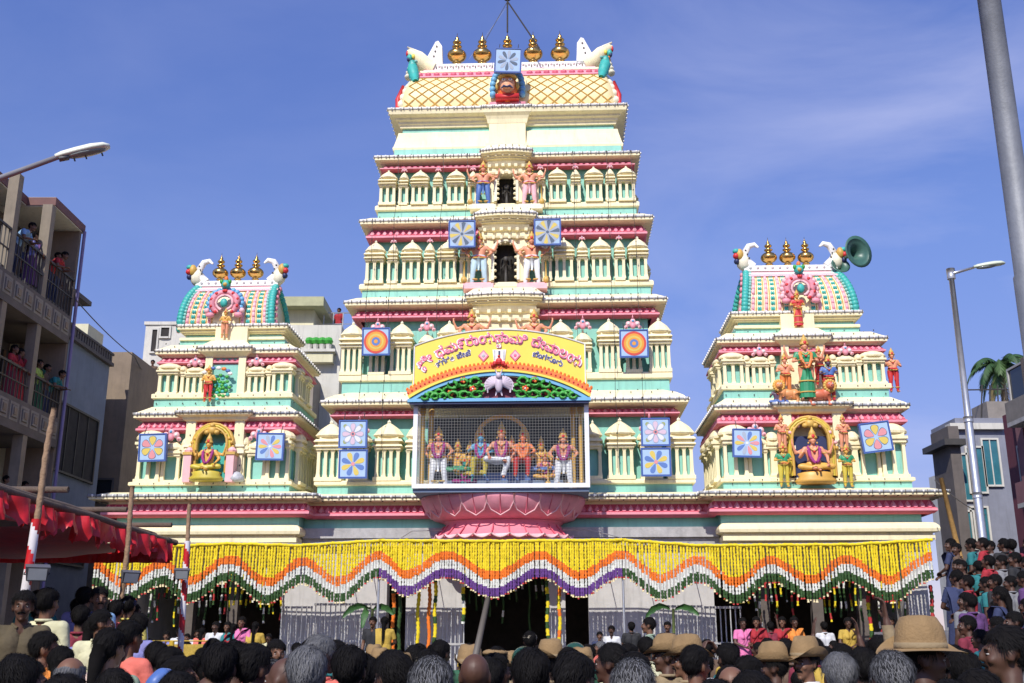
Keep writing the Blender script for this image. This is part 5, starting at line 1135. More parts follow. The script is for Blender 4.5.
# left balcony building
YF = 30.5; c0 = at(82, 230, YF); XF = c0.x
zz = {k: at(70, v, YF).z for k, v in dict(roof=232, rail=282, ptop=319, pbot=345, rail2=391, ptop2=420, pbot2=449).items()}
lb = empty('balcony_building', (XF, YF, 0), 0, 'grey concrete building on the far left with square-patterned balcony parapets and onlookers', 'building')
YN = -5.8
b = MB(); b.box(-7, -1.7, YN, 0, 0, zz['roof'] + .25, CONC); b.build('wall', lb)
b = MB(); b.box(-1.69, -1.4, -.12, .0, 0, zz['roof'], CRB); b.box(-1.39, .0, -.14, .0, 0, zz['roof'], TAN)
b.build('end_wall', lb)
b = MB(); b.box(-6.9, .06, -2.1, .1, zz['roof'] + .0, zz['roof'] + .24, MAR); b.box(-6.8, .0, -2.0, .05, zz['roof'] + .241, zz['roof'] + .29, OFFW); b.box(-6.9, .03, -2.07, .08, zz['roof'] - .03, zz['roof'] - .001, OFFW)
b.box(-6.9, -.75, YN - .1, -2.101, zz['roof'] + .0, zz['roof'] + .24, MAR); b.box(-6.9, -.78, YN, -2.12, zz['roof'] - .03, zz['roof'] - .001, OFFW); b.build('roof', lb)
for k in range(3):
    y = -2.1 * k
    if k: b = MB(); b.box(-.24, .04, y - .13, y + .13, 0, zz['roof'] - .031, mat('buff_column_paint', (.24, .20, .15), .85, .2, .2, 2, streak=.4)); b.build('column', lb)
for pt, pb, rl in ((zz['ptop'], zz['pbot'], zz['rail']), (zz['ptop2'], zz['pbot2'], zz['rail2'])):
    b = MB(); b.box(-1.699, -.061, YN, -.141, rl - 1.2, rl - 1.03, CONC); b.box(-1.699, .06, YN, -.141, pb, pb + .12, CONC); b.box(-.06, .06, YN, -.141, pb + .121, pt, CONC)
    n = 9
    for i in range(n):
        y = -.2 - .62 * (i + .5); s = .25; zc = (pb + pt) / 2 + .05
        for q, (r_, d) in enumerate(((s, .07), (s * .62, .10))):
            for a in ((-r_, r_, r_ - .07, r_), (-r_, r_, -r_, -r_ + .07)): b.box(.061, d, y + a[0], y + a[1], zc + a[2], zc + a[3], TAN2)
            for a in (-r_, r_ - .07): b.box(.061, d, y + a, y + a + .07, zc - r_ + .071, zc + r_ - .071, TAN2)
        b.box(.061, .12, y - .09, y + .09, zc - .09, zc + .09, TAN)
    b.build('parapet', lb)
    b = MB(); b.box(-.03, .03, YN, -.142, rl - .04, rl + .02, IRON); b.box(-.02, .02, YN, -.142, (rl + pt) / 2, (rl + pt) / 2 + .03, IRON)
    for i in range(28): y = -.2 - .2 * i; b.box(-.012, .012, y - .012, y + .012, pt, rl - .04, IRON)
    b.build('railing', lb)
for z_ in (zz['ptop'] - .4, zz['ptop2'] - .4, 0.2):
    for i in range(3):
        b = MB(); y = -1.3 - 2.1 * i; b.box(-1.75, -1.66, y - .8, y + .8, z_ + .3, z_ + 2.4, DIMRM); b.box(-1.72, -1.62, y - .88, y - .8, z_ + .3, z_ + 2.4, WOOD); b.box(-1.72, -1.62, y + .8, y + .88, z_ + .3, z_ + 2.4, WOOD); b.build('doorway', lb)
b = MB(); b.tube([(.1, -.02, 0.1), (.1, -.02, zz['roof'])], .05, mat('violet_pipe', (.22, .18, .34), .6), 8); b.build('drain_pipe', lb)
b = MB(); b.box(-1.69, .06, YN, -.15, zz['pbot2'] - 3.0, zz['pbot2'] - 2.8, CONC); b.box(-1.0, .04, YN, -.15, zz['pbot2'] - 2.79, zz['pbot2'] - 2.1, BWHITE); b.build('lower_slab', lb)
# pale blue building behind it
def bld(name, x0, x1, y0, y1, z1, m, label, cat='building'):
    r = empty(name, ((x0 + x1) / 2, (y0 + y1) / 2, 0), 0, label, cat); b = MB(); b.box(x0 - (x0 + x1) / 2, x1 - (x0 + x1) / 2, y0 - (y0 + y1) / 2, y1 - (y0 + y1) / 2, 0, z1, m); b.build('wall', r); return r
def win(r, x0, x1, y, z0, z1, face='y', m=None, fr=None, bars=0, name='window'):
    """window on a wall facing -y (face y), +x or -x; coordinates in the world"""
    cx, cy = r.location.x, r.location.y; b = MB(); f_ = fr or OFFW
    def B(a0, a1, d0, d1, z0_, z1_, m_):
        if face == 'y': b.box(a0 - cx, a1 - cx, y - d1 - cy, y - d0 - cy, z0_, z1_, m_)
        elif face == '+x': b.box(y + d0 - cx, y + d1 - cx, a0 - cy, a1 - cy, z0_, z1_, m_)
        else: b.box(y - d1 - cx, y - d0 - cx, a0 - cy, a1 - cy, z0_, z1_, m_)
    t = .07
    B(x0 + .001, x1 - .001, .003, .02, z0 + .001, z1 - .001, m or DG)
    B(x0 - t, x0, .0, .07, z0 - t, z1 + t, f_); B(x1, x1 + t, 0, .07, z0 - t, z1 + t, f_); B(x0, x1, 0, .07, z1, z1 + t, f_); B(x0, x1, 0, .10, z0 - t, z0, f_)
    for i in range(bars): a = x0 + (x1 - x0) * (i + 1) / (bars + 1); B(a - .02, a + .02, .021, .05, z0, z1, f_)
    return b.build(name, r)
xb = at(62, 420, 26.6).x - .0; 
X2 = at(106, 400, 37.4).x; zt = at(98, 346, 35).z
r = bld('pale_blue_building', X2 - 4, X2, 31.1, 37.4, zt, BWHITE, 'pale blue rendered house with dark balcony openings beside the balcony building')
for k, (za, zb) in enumerate(((at(90, 470, 34).z, at(90, 405, 34).z), (at(90, 560, 34).z, at(90, 505, 34).z))): win(r, 31.8, 36.8, X2, za, zb, '+x', DIMRM, IRON, 5)  # open balconies, their inner shade painted as flat dark panels
b = MB()
for i in range(28): y = -3.05 + i * .22; b.box(X2 - r.location.x - .1, X2 - r.location.x + .12, y, y + .12, zt, zt + .28, CONC)
b.box(X2 - r.location.x - .12, X2 - r.location.x + .16, -3.15, 3.15, zt - .12, zt - .001, CONC); b.box(X2 - r.location.x - .12, X2 - r.location.x + .14, -3.15, 3.15, zt + .281, zt + .36, CONC); b.build('parapet', r)
b = MB(); zc = max(zt + .8, at(70, 322, 32).z); b.box(X2 - r.location.x - 1.2, X2 - r.location.x + .9, -2.7, -1.2, zc, zc + .15, CONC); b.box(X2 - r.location.x - 1.2, X2 - r.location.x - .2, -2.4, -1.3, zt + .37, zc - .001, BWHITE); b.build('stair_head', r)
# tan building
a0 = at(86, 352, 38.5); a1 = at(135, 352, 38.5)
r = bld('tan_building', a0.x - 3, a1.x - .1, 38.5, 42.5, a0.z, TAN, 'plain tan windowless building gable between the pale blue house and the left wing tower')
b = MB(); b.box(-2.2, 1.2, -2.8, -2.3, a0.z + .001, a0.z + .25, CONC); b.box(.2, .9, -2.7, -1.2, a0.z + .251, a0.z + .9, CRB); b.box(-2.3, .2, -2.9, -1.0, a0.z + .901, a0.z + 1.0, IRON); b.build('roof', r)
win(r, a0.x + .8, a0.x + 1.5, 38.5, at(115, 500, 38.5).z, at(115, 480, 38.5).z, 'y', DG, CONC)
# white building with a small balcony
a0 = at(146, 325, 43); a1 = at(200, 325, 43)
r = bld('white_house', a0.x, a1.x + 6, 43, 50, a0.z, OFFW, 'off-white weathered house with a small roof room behind the left wing tower')
cx, cy = r.location.x, 43 - r.location.y
for (p0, q0, p1, q1, mm) in ((151, 330, 158, 352, DIMRM), (161, 328, 170, 337, DIMRM), (147, 372, 153, 398, DIMRM)): A = at(p0, q1, 43); Bq = at(p1, q0, 43); win(r, A.x, Bq.x, 43, A.z, Bq.z, 'y', mm, OFFW)
A = at(141, 400, 42.4); Bq = at(156, 392, 42.4); b = MB(); b.box(A.x - cx, Bq.x - cx, cy - .9, cy - .001, A.z, A.z + .15, CONC); b.box(A.x - cx, Bq.x - cx, cy - .9, cy - .85, A.z + .151, A.z + .5, CONC)
for i in range(6): x = A.x - cx + (Bq.x - A.x) * i / 5; b.box(x - .02, x + .02, cy - .9, cy - .86, A.z + .5, A.z + 1.1, IRON)
b.box(A.x - cx, Bq.x - cx, cy - .9, cy - .86, A.z + 1.1, A.z + 1.15, IRON); b.build('balcony', r)
b = MB(); zr = a0.z; b.box(a0.x - cx - .06, a1.x - cx + 2, cy - .06, cy + 2, zr + .001, zr + .14, OFFW); b.build('roof', r)
# cream house between the left wing and the main tower
a0 = at(288, 372, 44); a1 = at(345, 372, 44); zA = at(320, 338, 44).z
r = bld('cream_house', a0.x - 2.5, a1.x + 2.5, 44, 52, zA, CRB, 'cream flat-roofed house with roof railing seen between left wing and central tower')
cx = r.location.x; cy = 44 - r.location.y
b = MB(); A = at(284, 330, 43.5); Bq = at(316, 300, 43.5); b.box(A.x - cx - 1, Bq.x - cx, cy - .8, cy + 2, zA + .001, at(300, 312, 43.5).z, CRB); b.box(A.x - cx - 1.2, Bq.x - cx + .5, cy - 1.4, cy + 2.4, at(300, 312, 43.5).z + .001, at(300, 303, 43.5).z, mat('olive_slab', (.42, .42, .25), .8, .15)); b.build('roof_room', r)
b = MB()
for i in range(7): x = Bq.x - cx + .3 + i * .42; b.tube([(x, cy - .1, zA), (x, cy - .1, zA + 1.1)], .025, WIRE, 5)
b.tube([(Bq.x - cx + .2, cy - .1, zA + 1.1), (a1.x - cx + 2, cy - .1, zA + 1.1)], .03, WIRE, 5); b.tube([(Bq.x - cx + .2, cy - .1, zA + .6), (a1.x - cx + 2, cy - .1, zA + .6)], .02, WIRE, 5); b.build('railing', r)
b = MB(); A = at(306, 362, 42.6); Bq = at(333, 352, 42.6); b.box(A.x - cx, Bq.x - cx, cy - 1.4, cy - .001, A.z, Bq.z, CRB); b.box(A.x - cx - .1, Bq.x - cx + .1, cy - 1.5, cy - .002, Bq.z + .001, Bq.z + .12, OFFW); b.build('canopy', r)
for i in range(4): b = MB(); A = at(307 + i * 6.5, 363, 42.4); b.lathe([(.10, 0), (.13, .2), (.14, .22)], OFFW, (A.x - cx, cy - 1.3, Bq.z + .13), 8); b.ell((A.x - cx, cy - 1.3, Bq.z + .5), (.2, .2, .18), GREEN, 6, 4); b.build('flower_pot', r)
for i, px in enumerate((303, 311, 318, 325, 331)): A = at(px, 480, 43.9); b = MB(); b.tube([(A.x - cx, cy - .08, 0.1), (A.x - cx, cy - .08, zA - 1.3)], .06 if i % 2 else .09, OFFW if i % 2 else GREYS, 6); b.build('pipe', r)
win(r, at(296, 400, 44).x, at(304, 400, 44).x, 44, at(300, 425, 44).z, at(300, 385, 44).z, 'y', DG, WOOD); win(r, at(322, 400, 44).x, at(328, 400, 44).x, 44, at(325, 440, 44).z, at(325, 388, 44).z, 'y', DG, OFFW)
b = MB(); b.box(a0.x - cx - .5, a0.x - cx + 1.6, cy - 2.5, cy - .003, 0, at(300, 378, 42).z, mat('grey_brown_render', (.30, .26, .22), .85, .2, .2, 1.5, streak=.5)); b.build('side_wing', r)
# right side: grey block with teal windows
a0 = at(936, 425, 40); a1 = at(1000, 410, 40)
r = bld('grey_apartment_block', at(956, 430, 40).x, a1.x + 3, 40, 42.4, at(955, 418, 40).z, mat('blue_grey_render', (.22, .23, .28), .8, .15, .2, 1.5, streak=.4), 'grey flat block with teal glazed windows at the right behind the street lamp')
cx = r.location.x; cy = 40 - r.location.y; TG = mat('teal_glass', (.04, .16, .20), .15, .2)
for (p0, q0, p1, q1) in ((958, 455, 968, 500), (971, 448, 981, 492), (961, 512, 972, 548), (975, 508, 986, 545), (987, 440, 996, 485)): A = at(p0, q1, 40); Bq = at(p1, q0, 40); win(r, A.x, Bq.x, 40, A.z, Bq.z, 'y', TG, OFFW, 1)
b = MB(); A = at(948, 430, 39.0); Bq = at(958, 426, 39.0); b.box(A.x - cx, Bq.x - cx, cy - 1.0, cy + .7, 0, Bq.z, CONC); b.box(A.x - cx - .3, Bq.x - cx + .1, cy - 1.3, cy + .9, at(940, 446, 39).z, at(940, 440, 39).z, IRON); b.box(Bq.x - cx + .05, a1.x - cx, cy - .2, cy + .3, at(970, 430, 40).z, at(970, 424, 40).z, OFFW); b.build('side_wing', r)
b = MB(); zr = at(955, 418, 40).z; b.box(.0 - 1, 2.2, cy + .2, cy + 1.6, zr + .001, zr + .7, TAN2)
for i in range(5): b.tube([(-1.2 + i * .35, cy + .4, zr), (-1.0 + i * .3, cy + .4, zr + 1.4)], .03, IRON, 5)
b.tube([(-1.6, cy + .4, zr + 1.2), (1.6, cy + .4, zr + 1.25)], .03, IRON, 5); b.build('roof_frame', r)
# right side: wine red and pink houses facing the street
XR = at(991, 420, 35.5).x
r = bld('wine_red_house', XR + .4, XR + 5, 29, 35.5, at(1000, 400, 33).z, MRB, 'wine red and pink street house with small balconies at the right edge')
cx, cy = r.location.x, r.location.y
for k in range(3):
    z_ = 3.2 + 2.6 * k; b = MB(); b.box(XR - cx - .3, XR + .399 - cx, -2.9, 1.5, z_, z_ + .14, GREYS); b.box(XR - cx - .3, XR - cx - .22, -2.9, 1.5, z_ + .141, z_ + .8, (BWHITE, PKB, TAN2)[k]); b.build('balcony', r)
    win(r, 30, 31.6, XR + .4, z_ + .9, z_ + 2.1, '-x', DG, PKB); win(r, 32.6, 34.6, XR + .4, z_ + .7, z_ + 2.1, '-x', DG, GREYS, 1)
for x in (.1, 1.5, 2.9): b = MB(); b.box(XR - cx + .2, XR + .42 - cx, -3.1 + x * 1.6, -2.6 + x * 1.6, 0.1, at(1000, 396, 33).z, PKB); b.build('pilaster', r)
XS = at(1013, 340, 28.4).x + .4
r = bld('brown_house', XS + .3, XS + 6, 22.5, 28.4, at(1006, 318, 27).z, mat('brown_pink_render', (.17, .10, .09), .85, .2, .2, 1.5, streak=.4), 'tall brownish pink house corner cut by the right edge of the picture')
cx = r.location.x
for k in range(3):
    z_ = 2.6 + 2.9 * k; b = MB(); b.box(XS - cx - .35, XS + .299 - cx, -2.9, 2.8, z_, z_ + .16, CONC); b.box(XS - cx - .35, XS - cx - .25, -2.9, 2.8, z_ + .161, z_ + .85, (TEAL, PKB, CONC)[k]); b.build('balcony', r); win(r, 23.5, 25, XS + .3, z_ + .9, z_ + 2.2, '-x', DG, CONC); win(r, 26, 27.6, XS + .3, z_ + .9, z_ + 2.2, '-x', DG, CONC)
b = MB(); b.box(XS - cx + .1, XS - cx + .9, 1.6, 2.7, at(1006, 318, 27).z + .001, at(1006, 306, 27).z, PKB); b.build('roof_pier', r)
# a few further blocks that close the street ends
for i, (x0, x1, y0, z1, m, l_) in enumerate(((-34, -20.5, 46, 10, TAN, 'low tan block far back on the left behind the white house'), (20.5, 36, 44, 9.5, OFFW, 'low off-white block far back beyond the wine red house'), (-16, 17, 60, 8, CONC, 'wide grey block behind the temple, hidden but for its side'))):
    if i == 2: continue
    r = bld('far_house', x0, x1, y0, y0 + 8, z1, m, l_); win(r, (x0 + x1) / 2 - 2, (x0 + x1) / 2, y0, 4, 6, 'y'); win(r, (x0 + x1) / 2 + 1, (x0 + x1) / 2 + 3, y0, 4, 6, 'y')
# ------------------------------------------------------------------ palm
pb_ = at(1000, 560, 50); pt_ = at(1000, 366, 50)
palm = empty('palm_tree', (pt_.x - .12, 50, 0), 0, 'coconut palm rising behind the right-hand houses', 'palm tree')
b = MB(); K = 24
b.tube([(-.1 + .25 * math.sin(i / K * 2), 0, pt_.z * i / K) for i in range(K + 1)], [.26 - .13 * i / K + .012 * (i % 2) for i in range(K + 1)], mat('palm_bark', (.22, .17, .12), .9, .3, .5, 12), 9); b.build('trunk', palm, True)
b = MB(); PG = [mat('palm_green', (.03, .08, .02), .6, .3), mat('palm_light_green', (.06, .12, .03), .6, .3), mat('dry_palm', (.22, .17, .07), .7, .2)]
top = Vector((.13, 0, pt_.z))
for i in range(26):
    az = i * 2.39996; el0 = 1.1 - 1.75 * (i / 26) + random.uniform(-.1, .1); L_ = random.uniform(1.7, 2.3); p = top.copy(); d = Vector((math.cos(az) * math.cos(el0), math.sin(az) * math.cos(el0), math.sin(el0))); m = PG[2] if i > 23 else PG[i % 2]
    pts = [p.copy()]
    for k in range(12): d = (d + Vector((0, 0, -.13 - .02 * k))).normalized(); p = p + d * L_ / 12; pts.append(p.copy())
    b.tube(pts, [.03 - .002 * k for k in range(13)], m, 4)
    for k in range(1, 13):
        dd = (pts[k] - pts[k - 1]).normalized(); sd_ = dd.cross(Vector((0, 0, 1))).normalized(); ll = .55 * math.sin(PI * (k + 1.2) / 15)
        for s in (-1, 1):
            for j in (0, .33, .66):
                q = pts[k - 1].lerp(pts[k], j); e_ = q + (sd_ * s * .75 + dd * .5 + Vector((0, 0, -.45 - random.random() * .4))).normalized() * ll * random.uniform(.8, 1.1); w_ = dd * .035
                b.add([q - w_, q + w_, q.lerp(e_, .6) + w_ * .8, e_, q.lerp(e_, .6) - w_ * .8], [(0, 1, 2, 3, 4)], m)
b.build('crown', palm)
# ------------------------------------------------------------------ lamps, poles, loudspeakers, wires
STL = mat('brushed_pole_steel', (.52, .53, .54), .38, .15, .05, 5, metal=.75); LH = mat('lamp_housing', (.62, .68, .52), .4, .1); LG = mat('lamp_glass', (.25, .27, .25), .15, .2)
def lamp_head(b, p, d, s, mats=(LH, LG)):
    d = d.normalized(); side = d.cross(Vector((0, 0, 1))).normalized(); up = side.cross(d); M = Matrix(((d.x, side.x, up.x, p.x), (d.y, side.y, up.y, p.y), (d.z, side.z, up.z, p.z), (0, 0, 0, 1)))
    sec = [(0, .05, .06), (.12, .09, .09), (.35, .13, .11), (.6, .16, .12), (.8, .15, .10), (.9, .08, .05)]; vs = []; n = 10
    for x, w_, h_ in sec:
        for i in range(n): a = 2 * PI * i / n; vs.append((x * s, w_ * s * math.cos(a), (h_ * math.sin(a) if math.sin(a) > 0 else h_ * .25 * math.sin(a)) * s))
    fs = [(j * n + i, j * n + (i + 1) % n, (j + 1) * n + (i + 1) % n, (j + 1) * n + i) for j in range(5) for i in range(n)] + [tuple(range(n - 1, -1, -1)), tuple(50 + i for i in range(n))]
    b.add(vs, fs, mats[0], M); return M
lp = at(952, 274, 22); base_x = (lp.x + at(982, 545, 22).x) / 2
r = empty('street_lamp', (base_x, 22, 0), 0, 'slender steel street lamp with one short arm in front of the right-hand block', 'street lamp')
b = MB(); b.tube([(0, 0, 0), (0, 0, 3.2), (0, 0, 3.25), (0, 0, 6.2), (0, 0, 6.25), (0, 0, lp.z)], [.115, .11, .095, .085, .07, .055], STL, 12)
for z_ in (3.2, 6.2, 4.6): b.tube([(0, 0, z_), (0, 0, z_ + .12)], .118 if z_ < 4 else .10, STL, 12)
b.build('pole', r, True); b = MB(); b.tube([(0, 0, lp.z - .12), (0, 0, lp.z + .12)], .09, STL, 10); e_ = at(974, 267.5, 21.6); b.tube([(0, 0, lp.z), (e_.x - base_x, -.4, e_.z)], [.035, .028], STL, 8); b.build('arm', r, True)
b = MB(); M = lamp_head(b, Vector((e_.x - base_x, -.4, e_.z)), Vector((1, -.1, .10)), .72); o = b.build('lamp_head', r, True); b = MB(); b.ell((.28, 0, -.03), (.24, .09, .03), LG, 10, 5, M @ Matrix.Diagonal((.9, .9, .9, 1))); b.build('lamp_glass', o, True)
p0 = at(-60, 200, 13); p1 = at(58, 157, 13.2); p2 = at(110, 147, 13.4)
r = empty('street_lamp', (p0.x - 1.2, 13, 0), 0, 'large pale street lamp head reaching in from the left edge on a grey arm', 'street lamp'); O = Vector(r.location)
b = MB(); b.tube([(0, 0, 0), (0, 0, p0.z - .5)], [.12, .07], STL, 10); b.build('pole', r, True); b = MB(); b.tube([(0, 0, p0.z - .55), (.3, 0, p0.z - .25), tuple(p0 - O), tuple(p1 - O)], [.05, .045, .042, .036], mat('grey_arm_paint', (.24, .24, .26), .5), 10); b.build('arm', r, True)
b = MB(); M = lamp_head(b, p1 - O - (p2 - p1) * .05, p2 - p1, (p2 - p1).length / .9 * 1.05, (mat('lamp_housing_pale', (.78, .80, .66), .35, .06), LG)); o = b.build('lamp_head', r, True); k = (p2 - p1).length / .9
b = MB(); b.ell((.52 * k, 0, -.035 * k), (.36 * k, .13 * k, .045 * k), LG, 12, 6, M); b.box(.05 * k, .22 * k, -.05, .05, -.07 * k, -.02, mat('lamp_gear', (.12, .12, .12), .6), M)
for x in (.3, .5, .78): b.tube([(x * k, 0, -.08 * k), (x * k, 0, -.14 * k)], .012, IRON, 5, M)
b.build('lamp_glass', o, True)
q0 = at(989, 0, 7.0); r = empty('steel_pole', (q0.x, 7.0, 0), 0, 'thick grey steel pole close to the camera crossing the top right corner', 'pole')
b = MB(); b.tube([(0, 0, 0), (0, 0, 4.2), (0, 0, 4.22), (0, 0, 8.0)], [.10, .095, .085, .078], mat('galvanised_grey_pole', (.22, .23, .25), .6, .2, .1, 5, metal=.3, streak=.4), 20); b.build('shaft', r, True); b = MB(); b.lathe([(.2, 0), (.2, .04), (.12, .06), (.11, .2)], STL, n=16); b.build('base_plate', r, True)
# horn loudspeakers on the right wing roof
HG = mat('dark_green_horn', (.05, .13, .10), .4, .2, .05, 8); hc = on(852, 262, 2.0)
def horn(u, v, z, az, el, rad, ln, label):
    r = empty('horn_loudspeaker', W(u, v, z), 0, label, 'loudspeaker', 'horn loudspeakers on the right wing roof'); b = MB(); n = 24
    pr = [(.06, 0), (.08, .3), (.13, .5), (.22, .7), (.38, .86), (.62, .96), (1.0, 1.0), (1.0, 1.02), (.60, .93), (.34, .80), (.18, .62), (.06, .4), (.03, .35)]
    M = Matrix.Rotation(az, 4, 'Z') @ Matrix.Rotation(PI / 2 + el, 4, 'X'); b.lathe([(a * rad, z_ * ln) for a, z_ in pr], HG, n=n, M=M); b.build('bell', r, True)
    b = MB(); b.lathe([(.10, -.26), (.13, -.24), (.13, -.02), (.07, .05)], IRON, n=14, M=M); b.build('driver', r, True)
    b = MB(); b.tube([(0, 0, -.05), (0, .1, -.75)], .03, IRON, 6); b.build('bracket', r); return r
horn(hc[0] - .35, 2.1, hc[1] + .1, R(24), R(0), .52, .85, 'upper large dark green horn loudspeaker facing the street on the right wing roof')
horn(hc[0] - .48, 2.4, hc[1] - .38, R(5), R(-22), .30, .6, 'lower dark green horn loudspeaker tucked under the larger one')
def wire(name, pts, rad, label, cat='cable', sag=.3):
    b = MB(); o = Vector(pts[0]); out = []
    for a, c in zip(pts, pts[1:]):
        a, c = Vector(a), Vector(c)
        for k in range(13): t = k / 12; p = a.lerp(c, t); p.z -= sag * 4 * t * (1 - t); out.append(p - o)
    b.tube(out, rad, IRON, 5); q = b.build(name); q.location = o; tag(q, label, cat); return q
wire('overhead_cable', [at(76, 300, 30), at(135, 357, 38), at(150, 380, 42)], .018, 'thin dark cable slanting down from the balcony building past the tan gable', sag=.1)
wire('overhead_cable', [at(935, 480, 28), at(985, 515, 26)], .015, 'thin cable slanting down right of the temple cornice', sag=.1)
a, c = at(941, 478, 24), at(962, 565, 24); b = MB(); o_ = Vector((a.x, 24, 0)); b.tube([Vector((c.x - a.x + .2, 0, 0)), c - o_, a - o_], [.07, .065, .05], mat('bamboo', (.42, .24, .07), .6, .3, .3, 9), 8); q = b.build('bamboo_pole', None, True); q.location = o_; tag(q, 'leaning brown bamboo pole right of the temple corner', 'pole')
# ------------------------------------------------------------------ awning on poles at the left
RC_ = mat('red_satin', (.55, .012, .018), .45, .25, .2, 4, fine=14); CANV = mat('dusty_canvas', (.20, .15, .13), .9, .25, .4, 3); STR = mat('white_cloth_strip', (.72, .68, .70), .8, .1)
XE = -4.85; ZE = 3.02
def pole(px0, py0, px1, py1, Y, label, zs):
    A = at(px0, py0, Y); Bq = at(px1, py1, Y); d = (A - Bq) / (A.z - Bq.z); base = Bq - d * Bq.z
    r = empty('awning_pole', (base.x, Y, 0), 0, label, 'pole', 'poles holding up the awning'); n = int(A.z / .035); pts = []; ms = []; rs = []
    for i in range(n + 1): z = A.z * i / n; p = base + d * z - Vector((base.x, Y, 0)); pts.append((p.x, 0, z)); ms.append(RC_ if (i % 8) < 4 else STR)
    k = int(n * zs / A.z)
    b = MB(); b.tube([(x + .006 * math.sin(z * 5), y, z) for x, y, z in pts], [.036 - .008 * i / n + .003 * math.sin(i * 1.7) for i in range(n + 1)], mat('stripped_timber', (.30, .19, .11), .8, .3, .5, 7), 9); b.build('shaft', r, True)
    b = MB(); m = 10; vs = []; sp = pts[:k + 1]
    for i, p in enumerate(sp):
        for j in range(m): a = 2 * PI * j / m; vs.append((p[0] + .042 * math.cos(a), .042 * math.sin(a), p[2]))
    for i in range(len(sp) - 1):
        for j in range(m):
            b_ = MB; 
    for ci, mm in enumerate((RC_, STR)):
        fs = [(i * m + j, i * m + (j + 1) % m, (i + 1) * m + (j + 1) % m, (i + 1) * m + j) for i in range(len(sp) - 1) for j in range(m) if int(((i * .8 + j) % m) >= m / 2) == ci]
        if ci == 0: b.add(vs, fs, mm)
        else: b.add(vs, fs, mm)
    b.build('spiral_cloth', r, True)
    return r
pole(54, 408, 24, 600, 9.9, 'nearest tall bare pole of the awning, wrapped red and white below', 2.85)
pole(133, 486, 122, 600, 12.6, 'middle dark pole of the awning carrying a flood lamp', 1.9)
pole(190, 503, 181, 640, 14.9, 'far pole at the awning corner, wrapped red and white, with flood lamp', 3.1)
aw = empty('street_awning', (XE, 12, 0), 0, 'low cloth awning on timber beams with red satin frill along the left side', 'awning')
b = MB(); vs = []; ny, nx = 26, 16
for j in range(ny + 1):
    for i in range(nx + 1):
        y = -6.5 + 9.6 * j / ny; x = -7.5 * i / nx; vs.append((x, y, ZE - .22 * math.sin(PI * ((j * 3 / ny) % 1)) * (1 - .3 * math.cos(i)) + .05 * i / nx + random.uniform(-.012, .012)))
fs = [(j * (nx + 1) + i, j * (nx + 1) + i + 1, (j + 1) * (nx + 1) + i + 1, (j + 1) * (nx + 1) + i) for j in range(ny) for i in range(nx)]
b.add(vs, fs[: nx * 15], CANV); b.add(vs, fs[nx * 15:], RC_); b.build('canopy_sheet', aw, True)
b = MB(); vs = []; fs = []; N_ = 420; K = 5
for i in range(N_ + 1):
    y = -6.6 + 9.75 * i / N_; dr = .22 + .06 * math.sin(i * .21) + .03 * math.sin(i * .9) + .02 * math.sin(i * 2.3)
    for k in range(K + 1):
        t = k / K; a = .085 * math.sin(i * .5 + math.sin(i * .13) * 2.5) * (.45 + .55 * t) + .03 * math.sin(i * .27); vs.append((.05 + a, y + .02 * math.sin(i * .5 + k), ZE + .07 - dr * t + .015 * math.sin(i * .07)))
for i in range(N_):
    for k in range(K): fs.append((i * (K + 1) + k, i * (K + 1) + k + 1, (i + 1) * (K + 1) + k + 1, (i + 1) * (K + 1) + k))
b.add(vs, fs, RC_)
vs2 = []; fs2 = []; N2 = 160
for i in range(N2 + 1):
    x = .05 - 6.5 * i / N2
    for k in range(4): t = k / 3; vs2.append((x, 3.16 + .04 * math.sin(i * .95) * (.4 + t), ZE + .05 - .26 * t))
for i in range(N2):
    for k in range(3): fs2.append((i * 4 + k, i * 4 + k + 1, (i + 1) * 4 + k + 1, (i + 1) * 4 + k))
b.add(vs2, fs2, RC_); b.build('satin_frill', aw, True)
TIM = mat('dark_timber', (.12, .085, .06), .85, .3, .6, 6)
for k, (a, c, rr_) in enumerate((((-.03, -6.8, .15), (-.02, 3.5, .10), .042), ((-.25, -6.9, .22), (-.3, 3.35, .17), .07), ((-.75, -6.8, .30), (-.7, 3.6, .20), .055), ((-1.6, -6.8, .22), (-1.5, 3.4, .22), .06))):
    b = MB(); b.tube([(a[0] + (c[0] - a[0]) * t / 10 + .02 * math.sin(t * 2 + k), a[1] + (c[1] - a[1]) * t / 10, ZE + a[2] + (c[2] - a[2]) * t / 10) for t in range(11)], [rr_ * (1 + .12 * math.sin(t * 1.9)) for t in range(11)], TIM, 8); b.build('beam', aw, True)
for k in range(6): b = MB(); y = -6 + 1.8 * k; b.tube([(.08, y, ZE + .30), (-7, y + .1, ZE + .33)], .035, TIM, 7); b.build('beam', aw, True)
def flood(px, py, Y, az, label):
    p = at(px, py, Y); r = empty('flood_lamp', p, az, label, 'flood lamp', 'flood lamps tied to the awning poles'); b = MB(); M = Matrix.Rotation(.35, 4, 'X'); r.scale = (.52, .52, .52)
    b.frus(0, 0, -.13, .13, .16, .05, .2, .09, mat('grey_lamp_case', (.10, .10, .11), .5, .1), M); b.build('case', r); b = MB(); b.box(-.15, .15, -.092, -.082, -.10, .10, mat('pale_lamp_glass', (.30, .32, .34), .15, .1), M); b.build('glass', r); b = MB(); b.tube([(-.2, .0, 0), (-.2, .14, -.02), (.2, .14, -.02), (.2, 0, 0)], .012, IRON, 5); b.build('bracket', r)
flood(37, 573, 9.8, .5, 'flood lamp tied to the nearest awning pole'); flood(130, 577, 12.4, .7, 'pale glass flood lamp on the middle awning pole'); flood(182, 574, 14.7, .2, 'dark flood lamp on the far awning pole')
